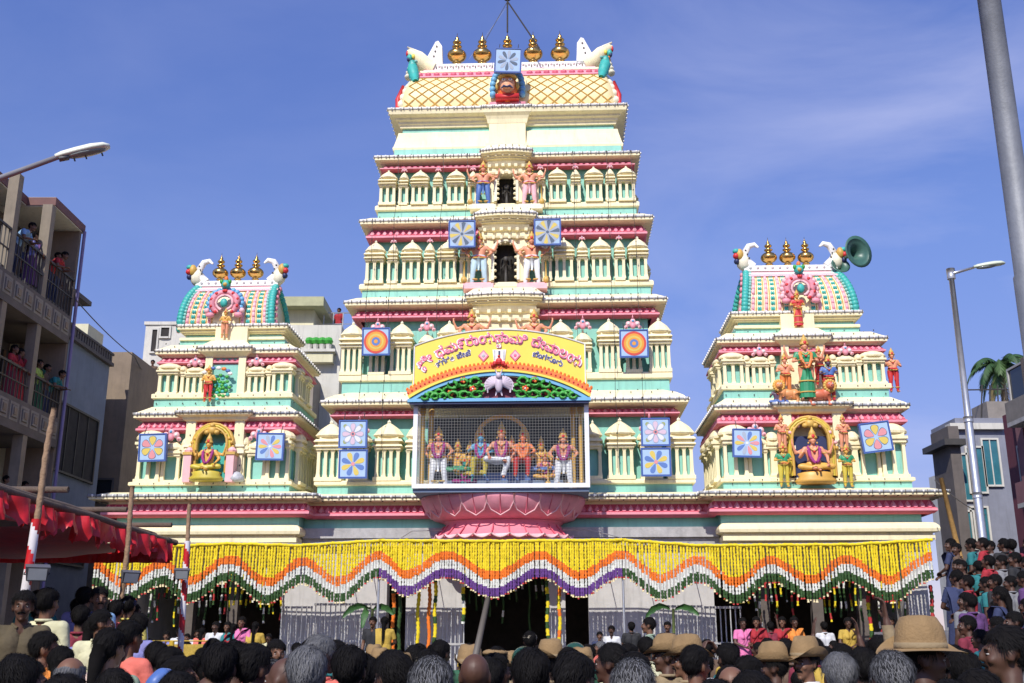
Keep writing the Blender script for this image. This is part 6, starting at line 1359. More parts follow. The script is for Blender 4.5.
# ------------------------------------------------------------------ plinths, steps and things at the entrance
b = MB(); b.box(-11.6, 12.2, -1.6, .7, 0, .5, GREYS); b.box(-11.6, 12.2, -1.95, -1.601, 0, .25, GREYS); o = b.build('forecourt_step'); o.location = W(0, 0, 0); o.rotation_euler = (0, 0, -TH); struct(o)
b = MB(); b.box(-7.2, -3.7, 8.3, 11.0, 0, .42, CONC); b.box(-7.6, -4.3, 11.001, 15.2, 0, .62, CONC); struct(b.build('pavement'))
b = MB()
STEPS = [(13.5, .35), (15.3, .75), (17.1, 1.15), (18.9, 1.55), (20.7, 1.95)]
for k, (y, z) in enumerate(STEPS): b.box(.39 * y, .39 * y + 6.5, y - .9, (y + .899) if k < 4 else 24.5, 0, z, GREYS)
struct(b.build('stone_steps'))
def fence(pa, pb2, ytop, v, label, dv=0.0, yaw=0):
    u0, z1 = on(pa, ytop, v); u1, _ = on(pb2, ytop, v); r = empty('railing_panel', W((u0 + u1) / 2, v, .5), -TH + yaw, label, 'railing', 'steel railings along the temple wall'); h = z1 - .5; w_ = (u1 - u0) / 2; b = MB(); n = max(5, int((u1 - u0) / .13))
    for i in range(n + 1): x = -w_ + 2 * w_ * i / n; b.tube([(x, 0, .05), (x, 0, h)], .018, mat('pale_grey_bar', (.50, .50, .50), .5, .2, 0, 3), 6)
    b.build('bars', r); b = MB()
    for z_ in (.12, h * .55, h - .04): b.box(-w_ - .03, w_ + .03, -.045, -.02, z_ - .03, z_ + .03, GREYS)
    b.build('rails', r)
fence(282, 312, 606, .35, 'narrow steel railing panel at the left end of the white wall'); fence(316, 376, 603, .2, 'wide steel railing panel left of the awning of banana leaves'); fence(407, 440, 613, .3, 'steel railing panel left of the dark gate'); fence(443, 464, 608, .25, 'narrow steel railing panel touching the dark gate'); fence(549, 562, 608, .25, 'thin steel railing panel right of the dark gate', 0); fence(658, 702, 605, .2, 'leaning steel railing panel right of the banana leaf', yaw=.12); fence(705, 740, 606, .3, 'steel railing panel next to the right-hand hall')
def leaf(px, py, v, n, label):
    u, z = on(px, py, v); r = empty('banana_plant', W(u, v, z), -TH, label, 'banana leaves', 'banana leaves tied at the entrance'); r.scale = (.75, .75, .75); LM = mat('banana_leaf_green', (.035, .11, .02), .5, .4, .3, 6)
    for k in range(n):
        az = k * 2.1 + .4; b = MB(); pts = []; p = Vector((0, 0, -.5)); d = Vector((math.cos(az) * .5, -.25 + .4 * math.sin(az), 1)).normalized(); vs = []; fs = []
        for j in range(9):
            d = (d + Vector((math.cos(az) * .12, -.06, -.26 - .05 * (k % 3)))).normalized(); p = p + d * (.12 + .02 * (k % 3)); s_ = d.cross(Vector((0, 1, .3))).normalized(); w_ = (.13 if j % 2 else .10) * math.sin(PI * (j + .6) / 9.2); fo = Vector((0, .05, .04))
            vs += [p - s_ * w_ - fo, p, p + s_ * w_ - fo]
        for j in range(8): fs += [(3 * j, 3 * j + 1, 3 * j + 4, 3 * j + 3), (3 * j + 1, 3 * j + 2, 3 * j + 5, 3 * j + 4)]
        b.add(vs, fs, LM); b.build('leaf', r, True)
    b = MB(); b.tube([(0, 0, (.5 - z) / .75), (.03, .05, -.4)], [.07, .05], mat('banana_stem', (.20, .26, .08), .6, .3), 8); b.build('stem', r, True)
leaf(372, 597, -.9, 7, 'dark green banana leaves behind the left prop of the curtain'); leaf(672, 597, -1.45, 2, 'single bright banana leaf hanging over the right curtain edge'); leaf(690, 545, -.2, 0, 'x') if False else None
GSTR = {}
def hang(px, py0, py1, v, cols, rad, label, group):
    u, z0_ = on(px, py0, v); _, z1_ = on(px, py1, v); b = MB(); n = int((z0_ - z1_) / .06); pts = [(.015 * math.sin(i * .4 + px), .01 * math.sin(i * .7), -i * .06) for i in range(n + 1)]
    b.tube(pts, [rad * (1 if i % 2 else .7) for i in range(n + 1)], cols[0], 6, mats=[cols[(i // 3) % len(cols)] for i in range(n + 1)]); o = b.build('hanging_garland', None, True); o.location = W(u, v, z0_); tag(o, label, 'garland', group)
for px, y0, y1, cols, l_ in ((395, 560, 660, (FO, FG, FO), 'orange and green garland hanging just right of the left prop'), (401, 560, 655, (FG,), 'dark green leaf garland hanging beside the orange one'), (419, 575, 650, (FY,), 'plain yellow garland in front of the white wall left of the gate'), (430, 570, 655, (FO,), 'thick plain orange garland left of the gate'), (436, 562, 655, (FY, FY, FG), 'yellow garland touching the thick orange one'),
        (464, 560, 625, (FW, FY, FG), 'white and yellow garland on the left jamb of the dark gate'), (547, 560, 645, (FY, FG), 'yellow and green garland on the right jamb of the dark gate'), (559, 575, 650, (FY, FY, FO), 'yellow garland on the white pier right of the gate'), (866, 575, 650, (FR, FY, FG), 'banded red, yellow and green garland column at the right-hand hall'), (930, 585, 640, (FR, FG), 'red and green garland on the last white pier')):
    hang(px, y0, y1, -.6, cols, .06, l_, 'garlands hanging by the entrance')
SV = [('a', 152, 285), ('b', 745, 925)]
for gname, xa, xb2 in SV:
    N_ = 34
    for i in range(N_):
        px = xa + (xb2 - xa) * (i + .5) / N_ + random.uniform(-1, 1); y0 = 568; y1 = random.uniform(598, 632); c_ = random.choice([(FG, FG, FW), (FG, FY), (FR, FG), (FG, FR, FY), (FW, FG)])
        side = 'left' if xa < 400 else 'right'
        hang(px, y0, y1, random.choice([.2, .55, 1.6]), c_, .035, 'one of many thin leaf and flower strings hanging inside the %s-hand hall' % side, 'thin flower strings in the %s-hand hall' % side)
for i in range(12): hang(470 + i * 6.6, 566, random.uniform(590, 640), 1.5, (FG, FG, FG, FW) if i % 3 else (FG,), .04, 'one of the dim leaf strings hanging inside the dark gate', 'leaf strings in the dark gate')
# yellow barricades
def barricade(px0, px1, ytop, Y, label):
    A = at(px0, ytop, Y); Bq = at(px1, ytop, Y); r = empty('police_barricade', ((A.x + Bq.x) / 2, Y, 0), 0.03, label, 'barricade', 'yellow barricades'); w_ = (Bq.x - A.x) / 2; h = A.z; YB = mat('dull_yellow_enamel', (.60, .40, .04), .5, .2, .1, 4, streak=.3); b = MB()
    b.tube([(-w_, 0, .25), (-w_, 0, h), (w_, 0, h), (w_, 0, .25)], .03, YB, 8); b.tube([(-w_, 0, .4), (w_, 0, .4)], .025, YB, 8); b.tube([(-w_, 0, .25), (w_, 0, .25)], .025, YB, 8); b.build('frame', r)
    b = MB(); b.box(-w_ + .03, w_ - .03, -.008, .008, .42, h - .05, mat('amber_mesh_sheet', (.50, .34, .05), .6, .3, .3, 30)); b.build('panel', r)
    b = MB()
    for s in (-1, 1): b.tube([(s * w_ * .8, -.35, 0), (s * w_ * .8, 0, .35), (s * w_ * .8, .35, 0)], .025, YB, 6)
    b.build('feet', r)
barricade(133, 171, 641, 17.6, 'left yellow steel barricade below the left curtain'); barricade(173, 208, 641, 17.6, 'right yellow steel barricade below the left curtain')
# ------------------------------------------------------------------ people
def cloth(nm, c): return mat(nm, c, .85, .18, .35, 6, fine=30)
KHAKI = cloth('khaki_drill', (.27, .20, .11)); HATM = mat('khaki_felt', (.26, .165, .072), .85, .18, .3, 9, fine=80); OLV = cloth('olive_cotton', (.085, .065, .035))
TOPS = {'white': (.60, .60, .60), 'cream': (.58, .56, .36), 'lime': (.38, .52, .10), 'sky blue': (.22, .38, .60), 'navy': (.03, .04, .10), 'maroon': (.20, .02, .04), 'red': (.36, .02, .03), 'coral': (.70, .16, .12), 'orange': (.72, .24, .04), 'mustard': (.48, .32, .05), 'teal': (.02, .17, .18), 'dark green': (.03, .12, .06), 'purple': (.10, .04, .14), 'pink': (.70, .18, .38), 'grey': (.20, .20, .21), 'brown': (.13, .08, .05), 'black': (.02, .02, .022), 'sage': (.26, .34, .24), 'violet': (.22, .22, .48), 'yellow': (.62, .52, .12)}
TM = {k: cloth(k.replace(' ', '_') + '_cotton', v) for k, v in TOPS.items()}
UP = dict(elL=(.24, -.12, 1.52), wrL=(.20, -.14, 1.76), elR=(-.24, -.12, 1.52), wrR=(-.20, -.14, 1.76)); UP1 = dict(elR=(-.22, -.06, 1.62), wrR=(-.20, -.08, 1.87))
CAMP = dict(elL=(.26, -.16, 1.34), wrL=(.09, -.30, 1.62), elR=(-.26, -.16, 1.34), wrR=(-.09, -.30, 1.62)); FOLD = dict(elL=(.25, -.05, 1.13), wrL=(.05, -.22, 1.08), elR=(-.25, -.05, 1.13), wrR=(-.06, -.24, 1.02))
LEAN = dict(waist=(0, -.05, 1.06), chest=(0, -.19, 1.21), neck=(0, -.30, 1.31), head=(0, -.40, 1.43), shL=(.17, -.26, 1.27), shR=(-.17, -.26, 1.27), elL=(.24, -.32, 1.04), wrL=(.16, -.50, 1.02), elR=(-.24, -.32, 1.04), wrR=(-.16, -.50, 1.02))
PD = {'m': (None, (0, 0, 0), 0), 'ml': (None, (0, .05, .7), 0), 'mr': (None, (0, -.05, -.7), 0), 'mu': (FOLD, (-.28, 0, .15), 0), 'mlong': (None, (0, 0, .15), 0), 'mp': (None, (0, 0, -1.15), 0), 'mpl': (None, (0, 0, 1.15), 0), 'w': (FOLD, (0, 0, -.1), 1), 'wl': (FOLD, (0, .05, .75), 1), 'wr': (FOLD, (0, 0, -.8), 1), 'up': (UP, (-.15, 0, 0), 0), 'up1': (UP1, (-.1, 0, 0), 0), 'cam': (CAMP, (0, 0, 0), 0), 'lean': (LEAN, (.25, 0, 0), 0), 'wlean': (LEAN, (.2, 0, .4), 1)}
CACHE = {}
def proto(k):
    if k in CACHE: return CACHE[k]
    j, hr, fem = PD[k]; H = human(j, hr, bool(fem), 1.0, .0115 if k != 'lean' else .014, curl=.25 if k in ('up',) else .7); d = dict(H=H)
    H['me'].materials.append(SKINS[0]); d['body'] = H['me']; d['hair'] = hair(H, HBLACK, vol=.015, strands=1300, strand_m=HSTRB); d['smooth'] = None
    d['shirt'] = shirt(H, WHC, 'long' if k in ('up1', 'mlong') else 'short', 'blouse' if fem else 'shirt')
    if fem:
        d['sari'] = skirt(H, WHC); hz = H['HR']; b = MB(); J = H['J']
        a = J['neck']; sh = J['shL']; b.v = []; pts = [Vector((-.16, -.12, .98)), Vector((-.08, -.17, 1.15)), Vector((.04, -.16, 1.30)), Vector((.13, -.07, 1.435)), Vector((.14, .05, 1.42)), Vector((.12, .15, 1.25)), Vector((.11, .17, 1.0)), Vector((.11, .16, .75))]
        vs = []
        if k != 'wlean':
            for i, p in enumerate(pts): wv = Vector((.07, 0, 0)) if i > 2 else Vector((.05, -.01, .08)); n_ = Vector((0, -.012 if i < 4 else .012, .012)); vs += [p - wv + n_ * .6, p + n_ * 1.4, p + wv + n_ * .6]
            b.add(vs, [q for i in range(len(pts) - 1) for q in ((3 * i, 3 * i + 1, 3 * i + 4, 3 * i + 3), (3 * i + 1, 3 * i + 2, 3 * i + 5, 3 * i + 4))], WHC); d['shawl'] = b.mesh('shawl', True)
        b = MB(); b.tube([hz @ Vector((0, .085, .02)), hz @ Vector((0, .12, -.06)), hz @ Vector((.01, .13, -.16)), hz @ Vector((.0, .14, -.30)), hz @ Vector((.01, .15, -.42))], [.055, .05, .034, .03, .015], HBLACK, 9); b.ell(hz @ Vector((0, .115, -.03)), (.055, .035, .04), HBLACK, 8, 6); d['braid'] = b.mesh('braid', True)
    else: d['trousers'] = pants(H, NAVY); d['collar'] = collar(H, WHC)
    if k in ('ml', 'mr', 'mp', 'mpl', 'w', 'wl', 'wr', 'm', 'lean', 'wlean', 'mlong'): d['eyes'] = eyes(H)
    d['moustache'] = moustache(H) if not fem else None
    CACHE[k] = d; return d
def part(me, nm, root, m=None, slot=0):
    o = put(me, nm, root)
    if m is not None:
        o.material_slots[slot].link = 'OBJECT'; o.material_slots[slot].material = m
    return o
HM = {}
def hat_mesh(key, H):
    k = (key, id(H))
    if k in HM: return HM[k]
    b = MB(); HR = H['HR']; n = 28; vs = []; fs = []
    if key == 'hat':          # slouch hat: one brim side pinned up, pinched crown
        rings = [(.185, .05), (.15, .052), (.108, .058), (.105, .10), (.097, .16), (.078, .205), (.045, .215), (.01, .202)]
        for q, (r_, z) in enumerate(rings):
            for i in range(n):
                a = 2 * PI * i / n; x = r_ * math.cos(a); y = r_ * 1.12 * math.sin(a); zz_ = z
                if q < 2: t = max(0, math.cos(a)) ** 2; lift = (.085, .03)[q] * t; x -= (.055, .02)[q] * t; zz_ += lift - .018 * (1 - abs(math.cos(a))) * (1 - q) 
                if q >= 5: zz_ -= .03 * math.exp(-(x / .03) ** 2) * (1 if y < .03 else .4)
                if q in (4, 5) and y < -.03: x *= .82
                vs.append((x, y + .01, zz_))
        for j in range(len(rings) - 1):
            for i in range(n): l = (i + 1) % n; fs.append((j * n + i, j * n + l, (j + 1) * n + l, (j + 1) * n + i))
        fs.append(tuple((len(rings) - 1) * n + i for i in range(n))); b.add(vs, fs, HATM, HR)
        b.lathe([(.1085, .06), (.110, .062), (.1085, .085), (.104, .086)], KHAKI, n=24, M=HR @ Matrix.Diagonal((1, 1.12, 1, 1)) @ Matrix.Translation((0, .01, 0))); b.ell((.112, 0, .10), (.008, .022, .026), SILV, 8, 5, HR)
    elif key == 'cap': b.ell((0, .01, .055), (.096, .112, .07), WHITE, 16, 8, HR); b.ell((0, -.10, .045), (.07, .06, .012), WHITE, 12, 5, HR)
    elif key == 'beret': b.ell((.015, .01, .085), (.115, .125, .035), HATM, 16, 8, HR); b.lathe([(.092, .04), (.094, .08)], KHAKI, n=18, sy=1.15, M=HR); b.ell((0, -.105, .075), (.018, .006, .02), SILV, 8, 5, HR)
    elif key == 'helmet': b.ell((0, .01, .05), (.118, .135, .11), GREEN, 18, 10, HR); b.lathe([(.12, .0), (.128, .02), (.12, .03)], GREEN, n=20, sy=1.14, M=HR)
    elif key == 'scarf':
        Q = H['Q']; kk = (lab(H, 'head') & ((Q[:, 1] > -.045) | (Q[:, 2] > .055))) | lab(H, 'neck') | (lab(H, 'torso') & (H['P'][:, 2] > 1.33)); HM[k] = skinof(H, kk, .024, BLC, 'scarf', .010, 60); return HM[k]
    HM[k] = b.mesh(key, True); return HM[k]
CNT = [0]; TAKEN = []
def person(key, loc, rz, h, skin, top, bot, label, hairk='black', extra=None, group=None, face=True, stache=True, hatm=None, shawl=None):
    d = proto(key); r = empty('person', loc, rz, label, 'person', group); k = h / 1.70; r.scale = (k, k, k); TAKEN.append((loc[0], loc[1]))
    part(d['body'], 'body', r, SKINS[skin]); fem = 'sari' in d
    if hairk != 'bald' and extra not in ('scarf', 'helmet'):
        if hairk == 'balding':
            if 'balding' not in d: d['balding'] = hair(d['H'], HGREY, 'balding', vol=.012, strands=500, strand_m=HSTR)
            part(d['balding'], 'hair', r)
        else:
            o = part(d['hair'], 'hair', r, {'black': HBLACK, 'grey': HGREY, 'salt': HSALT}[hairk]); o.material_slots[1].link = 'OBJECT'; o.material_slots[1].material = HSTRB if hairk == 'black' else HSTR
    part(d['shirt'], 'blouse' if fem else 'shirt', r, top)
    if fem:
        part(d['sari'], 'sari', r, bot); part(d['braid'], 'braid', r)
        if 'shawl' in d: part(d['shawl'], 'shawl', r, shawl or bot)
    else:
        part(d['trousers'], 'trousers', r, bot); part(d['collar'], 'collar', r, top)
        if face and stache and d['moustache']: part(d['moustache'], 'moustache', r)
    if face and 'eyes' in d: part(d['eyes'], 'eyes', r)
    if extra: part(hat_mesh(extra, d['H']), {'hat': 'hat', 'cap': 'cap', 'beret': 'beret', 'helmet': 'helmet', 'scarf': 'headscarf'}[extra], r, hatm)
    return r
def spot(px, Y, z0=0.0): p = at(px, 650, Y); return Vector((p.x * ((Y * math.cos(PITCH) - (CAM_H - 1.6) * math.sin(PITCH)) / (Y * math.cos(PITCH) - (CAM_H - 1.6) * math.sin(PITCH))), Y, z0))
def hfor(py, Y, z0=0.0): return at(512, py, Y).z - z0
AWAY = PI
NV, BK, GY = TM['navy'], TM['black'], TM['grey']
# --- people that can be told apart
P_ = [
 ('m', 18, 592, 9.2, .42, .35, 1, OLV, BK, 'man in olive shirt facing the camera beside the nearest awning pole', 'black', None),
 ('mp', 30, 661, 5.6, 0, AWAY, 0, TM['teal'], NV, 'dark-haired man in profile at the bottom left corner', 'black', None),
 ('m', 73, 657, 6.0, 0, AWAY, 0, TM['brown'], NV, 'bald man with grey fringe seen from behind, bottom left', 'balding', None),
 ('w', 62, 648, 8.0, 0, AWAY + .4, 0, TM['lime'], TM['lime'], 'woman in bright lime blouse behind the bald man at bottom left', 'black', None),
 ('mp', 99, 611, 9.4, .42, AWAY, 0, TM['cream'], NV, 'moustached man in cream shirt looking right under the awning', 'black', None),
 ('w', 109, 630, 7.4, .0, AWAY - .2, 2, TM['sage'], TM['sage'], 'long-haired woman in sage green with pale pink shawl, lower left', 'black', None),
 ('mpl', 95, 588, 11.9, .62, AWAY + 2.6, 0, TM['sky blue'], NV, 'dark-haired man in blue print near the middle awning pole', 'black', None),
 ('m', 112, 601, 12.0, .62, AWAY, 0, TM['coral'], NV, 'person in coral red shirt seen from behind under the awning', 'black', None),
 ('m', 124, 597, 12.6, .62, AWAY, 0, TM['yellow'], NV, 'man in pale yellow shirt and dark blue cap by the middle pole', 'black', 'cap'),
 ('mr', 44, 633, 8.8, .0, AWAY - .5, 0, TM['orange'], NV, 'person wrapped in orange and white cloth at the left', 'black', None),
 ('ml', 55, 640, 10.4, .42, AWAY + .3, 1, TM['sky blue'], BK, 'person in sky blue top behind the orange cloth at left', 'black', None),
 ('w', 128, 622, 9.0, .1, AWAY - .4, 0, TM['coral'], TM['coral'], 'woman in coral sari right of the long-haired woman', 'black', None),
 ('m', 157, 643, 9.0, 0, AWAY, 0, TM['black'], NV, 'man in black striped shirt seen from behind in front of the barricade', 'black', None),
 ('mp', 181, 658, 7.0, 0, AWAY - .3, 0, TM['brown'], NV, 'brown-shirted man in profile looking right below the barricade', 'black', None),
 ('w', 166, 672, 6.4, 0, AWAY, 0, TM['sky blue'], TM['navy'], 'person in slate blue headscarf at the lower left', 'black', 'scarf'),
 ('m', 213, 675, 5.0, 0, AWAY, 1, TM['maroon'], NV, 'man with shaven brown crown at the lower edge below the left curtain', 'bald', None),
 ('m', 221, 645, 5.8, 0, AWAY, 1, TM['navy'], NV, 'black-haired man, left of two dark heads below the left curtain', 'black', None),
 ('mr', 256, 646, 5.1, 0, AWAY, 1, TM['purple'], NV, 'black-haired man, right of two dark heads beside the grey-haired man', 'black', None),
 ('m', 308, 649, 3.9, 0, AWAY, 1, TM['grey'], NV, 'grey-haired man seen from behind in the nearest row', 'grey', None),
 ('mpl', 284, 657, 4.8, 0, AWAY, 1, TM['violet'], NV, 'shaven-headed man in profile left of the grey-haired head', 'bald', None),
 ('m', 350, 648, 5.0, 0, AWAY, 1, TM['dark green'], NV, 'black-haired head right of the grey-haired man', 'black', None),
 ('ml', 392, 653, 4.6, 0, AWAY, 1, TM['maroon'], NV, 'black-haired head left of the greying near head', 'black', None),
 ('m', 432, 660, 3.5, 0, AWAY, 1, TM['brown'], NV, 'greying dark head closest to the camera left of centre', 'salt', None),
 ('m', 475, 653, 5.0, 0, AWAY, 1, TM['brown'], NV, 'man with bare brown scalp just below the raised staff', 'bald', None),
 ('m', 531, 651, 4.0, 0, AWAY, 1, TM['navy'], NV, 'large black-haired head left of the lower centre', 'black', None),
 ('mr', 576, 655, 3.8, 0, AWAY, 1, TM['purple'], NV, 'large black-haired head right of the lower centre', 'black', None),
 ('m', 632, 662, 3.5, 0, AWAY, 1, TM['grey'], NV, 'dark head with grey flecks close to the camera right of centre', 'salt', None),
 ('mpl', 610, 645, 7.2, 0, AWAY, 1, TM['maroon'], NV, 'dark-skinned man in profile left of the policeman in khaki', 'black', None),
 ('mpl', 687, 631, 8.4, 0, AWAY + .35, 0, KHAKI, KHAKI, 'policeman in khaki with wide brown slouch hat turned left, centre right', 'black', 'hat'),
 ('mpl', 666, 631, 9.6, 0, AWAY + .3, 1, KHAKI, KHAKI, 'second policeman half hidden left of the one in wide slouch hat', 'black', 'hat'),
 ('mpl', 772, 638, 8.4, 0, AWAY + .1, 1, OLV, KHAKI, 'policeman with tilted slouch hat left of the moustached policeman', 'black', 'hat'),
 ('mpl', 806, 633, 8.4, 0, AWAY + 1.1, 0, TM['white'], KHAKI, 'moustached policeman in tall slouch hat facing left', 'black', 'hat'),
 ('m', 838, 655, 5.0, 0, AWAY, 1, TM['grey'], NV, 'salt-and-pepper head left of the other greying head, lower right', 'grey', None),
 ('m', 890, 654, 3.8, 0, AWAY, 1, TM['grey'], NV, 'large greying head at the lower right in front of the policeman', 'salt', None),
 ('mp', 923, 612, 4.7, 0, AWAY - .5, 1, KHAKI, KHAKI, 'nearest policeman in khaki with big slouch hat seen from behind, lower right', 'black', 'hat'),
 ('up1', 862, 649, 7.0, 0, AWAY, 1, KHAKI, KHAKI, 'man with one khaki sleeve and fist raised straight up, right side', 'black', None),
 ('up', 842, 645, 9.5, 0, AWAY, 1, TM['mustard'], NV, 'person with both hands raised left of the khaki arm', 'black', None),
 ('m', 961, 652, 5.2, 0, AWAY, 1, TM['lime'], NV, 'black-haired head over neon green collar at lower right', 'black', None),
 ('mpl', 1006, 628, 5.4, 0.05, AWAY + .2, 1, TM['dark green'], NV, 'dark face in left profile at the right edge', 'black', None),
 ('m', 470, 641, 9.0, 0, AWAY, 1, KHAKI, KHAKI, 'policeman in broad slouch hat beside the raised staff', 'black', 'hat'),
 ('ml', 400, 649, 8.6, 0, AWAY, 1, KHAKI, KHAKI, 'policeman in slouch hat tilted right, left of the flat cap', 'black', 'hat'),
 ('m', 380, 645, 12., 0, AWAY, 1, KHAKI, KHAKI, 'far policeman in small slouch hat left of centre', 'black', 'hat'),
 ('m', 374, 642, 13.5, 0, AWAY, 1, KHAKI, KHAKI, 'farthest small khaki hat beside the left prop', 'black', 'hat'),
 ('m', 428, 651, 8.0, 0, AWAY, 1, TM['navy'], NV, 'man in pale flat cap between two policemen', 'black', 'cap'),
 ('m', 497, 648, 9.6, 0, AWAY, 1, KHAKI, KHAKI, 'policeman in beret right of the raised staff', 'black', 'beret'),
 ('ml', 509, 648, 10.8, 0, AWAY, 1, KHAKI, KHAKI, 'policeman in small slouch hat left of the green helmet', 'black', 'hat'),
 ('m', 524, 645, 10.2, 0, AWAY, 1, TM['navy'], NV, 'person in round dark green helmet at centre', 'black', 'helmet'),
 ('ml', 550, 636, 9.2, 0, AWAY, 1, KHAKI, KHAKI, 'policeman in large slouch hat right of the green helmet', 'black', 'hat'),
 ('m', 582, 644, 9.8, 0, AWAY, 1, KHAKI, KHAKI, 'policeman in khaki hat left of the dark profile face', 'black', 'hat'),
 ('m', 575, 641, 11.5, 0, AWAY, 1, TM['dark green'], NV, 'second green helmet peeking over a khaki hat', 'black', 'helmet'),
 ('m', 530, 632, 16, 0, AWAY, 1, TM['white'], NV, 'man in pale cap in front of the dark gate', 'black', 'cap'),
 ('m', 310, 640, 13., 0, AWAY + 1.4, 0, TM['black'], NV, 'dark-haired man in left profile before the steel railings', 'black', None),
 ('m', 338, 643, 16, 0, .2, 0, TM['black'], NV, 'dark man facing the camera before the steel railings', 'black', None),
 ('m', 276, 641, 11, 0, .5, 0, TM['black'], NV, 'dark man looking towards the camera left of the railings', 'black', None),
 ('mlong', 650, 618, 19, .3, AWAY + 1.2, 0, TM['sage'], NV, 'man in pale green long sleeves near the right-hand railings', 'black', None),
]
HATC = {}
for (k, px, py, Y, z0_, rz, sk, top, bot, lb_, hk, ex) in P_:
    Y = Y * (1.28 if Y < 4.3 else 1.16 if Y < 5.3 else 1.0); loc = spot(px, Y, z0_); hh = hfor(py, Y, z0_)
    if ex == 'hat': hh -= .105
    if ex == 'helmet': hh -= .045
    person(k, loc, rz, max(1.4, hh), sk, top, bot, lb_, hk, ex, None, hatm={'cap': (NAVY if 'blue cap' in lb_ else mat('pale_cap_cloth', (.55, .48, .36), .8, .1)), 'helmet': mat('green_helmet_shell', (.02, .07, .045), .25, .1)}.get(ex), shawl=mat('pale_pink_shawl', (.70, .52, .44), .85, .1) if 'shawl' in lb_ else None)
# raised staff
a, c = at(488, 598, 7.6), at(473, 668, 7.4); b = MB(); b.tube([Vector((0, 0, 0)), c - a, (c - a) * 2.6], [.02, .026, .028], mat('grey_staff', (.14, .12, .10), .6, .2), 8); o = b.build('wooden_staff', None, True); o.location = a; tag(o, 'dark wooden staff held upright above the bare-scalped man', 'staff')
# --- worshippers on the temple step
step = [('m', 165, 632, 'violet'), ('ml', 178, 628, 'white'), ('w', 186, 634, 'pink'), ('mu', 196, 630, 'white'), ('w', 201, 628, 'coral'), ('mr', 214, 622, 'white'), ('w', 226, 622, 'teal'), ('w', 232, 624, 'red'), ('w', 240, 612, 'pink'), ('wl', 246, 628, 'maroon'), ('w', 254, 622, 'mustard'), ('m', 268, 634, 'cream'), ('m', 372, 612, 'black'), ('w', 384, 610, 'mustard'), ('m', 600, 632, 'navy'), ('m', 612, 626, 'white'), ('mu', 632, 622, 'black'), ('w', 744, 618, 'pink'), ('w', 758, 616, 'red'), ('up', 772, 622, 'maroon'), ('w', 784, 610, 'red'), ('w', 796, 606, 'orange'), ('m', 826, 622, 'white'), ('w', 850, 618, 'mustard'), ('mr', 668, 622, 'black'), ('w', 908, 620, 'orange'), ('w', 893, 616, 'red')]
for i, (k, px, py, c_) in enumerate(step):
    Y = 28.05 - .0 * i; facing = random.choice([0.1, -.2, .3]) if i % 3 != 1 else AWAY; sx_ = 'left' if px < 400 else 'right'; who = 'woman' if k[0] == 'w' else 'man'
    near = ('below the left curtain' if px < 290 else 'by the left prop' if px < 400 else 'between gate and right railings' if px < 700 else 'below the right curtain')
    person(k, spot(px, Y, .5), facing, max(1.35, min(1.85, hfor(py, Y, .5))), i % 2, TM[c_], TM[c_] if k[0] == 'w' else NV, '%s in %s standing on the temple step, number %d from the left, %s' % (who, c_, i + 1, near) if False else '%s %s in %s on the temple step %s' % (['first', 'second', 'third', 'fourth', 'fifth', 'sixth', 'seventh', 'eighth', 'ninth', 'tenth', 'eleventh', 'twelfth'][sum(1 for q in step[:i + 1] if (q[1] < 290) == (px < 290) and (q[1] < 400) == (px < 400) and (q[1] < 700) == (px < 700)) - 1], who, c_, near), group='worshippers on the temple step')
# --- onlookers on the right-hand steps
cols = ['teal', 'dark green', 'navy', 'maroon', 'black', 'grey', 'brown', 'navy', 'black', 'purple', 'maroon', 'red']; n_ = 0
ORD = ['first', 'second', 'third', 'fourth', 'fifth', 'sixth', 'seventh', 'eighth', 'ninth', 'tenth', 'eleventh', 'twelfth', 'thirteenth', 'fourteenth', 'fifteenth', 'sixteenth', 'seventeenth', 'eighteenth', 'nineteenth', 'twentieth', 'twenty-first', 'twenty-second', 'twenty-third', 'twenty-fourth', 'twenty-fifth', 'twenty-sixth', 'twenty-seventh', 'twenty-eighth', 'twenty-ninth', 'thirtieth']
for s_, (y, z) in enumerate(STEPS):
  i = 0
  for dy_, rn_ in ((-.42, 'front'), (.38, 'back')):
    x = .395 * y + .25 + (.2 if dy_ > 0 else 0)
    while x < y * .5 + .1:
        c_ = cols[(n_ * 5 + s_ * 3) % 12]; k = ['m', 'w', 'ml', 'mpl', 'wl', 'm', 'mu'][(n_ * 3 + s_) % 7]; who = 'woman' if k[0] == 'w' else 'man'
        person(k, (x, y + dy_ + random.uniform(-.12, .12), z), AWAY + .45 + random.uniform(-.5, .5), random.uniform(1.52, 1.74), 1, TM[c_], TM[c_] if k[0] == 'w' else NV, '%s in %s, %s in the %s rank on the %s of the right-hand steps' % (who, c_, ORD[i], rn_, ['lowest', 'second', 'third', 'fourth', 'top'][s_]), group='onlookers on the right-hand steps')
        x += random.uniform(.38, .46); n_ += 1; i += 1
# --- onlookers on balconies
def balc(k, px, floor_z, top, bot, rz, label, fem=False, off=-.27, h=1.68):
    X = XF + off; z = floor_z; depth = F * X / (px - 512); Y = (depth - (z + 1 - CAM_H) * math.sin(PITCH)) / math.cos(PITCH); return person(k, (X, min(Y, YF - .45), z), rz, h, 0, top, bot, label, group='onlookers on the balconies')
fz = zz['rail'] - 1.03; fz2 = zz['rail2'] - 1.03; TO = PI / 2
balc('lean', 16, fz, TM['sky blue'], NV, TO, 'onlooker in bright blue leaning out on the upper balcony', h=1.7)
balc('wl', 32, fz, TM['violet'], TM['purple'], TO + .3, 'woman in violet at the upper balcony railing'); balc('w', 40, fz, TM['sky blue'], TM['mustard'], TO, 'woman in blue blouse and orange-yellow skirt on the upper balcony'); balc('lean', 50, fz, TM['red'], NV, TO, 'onlooker in red shirt leaning over the upper railing')
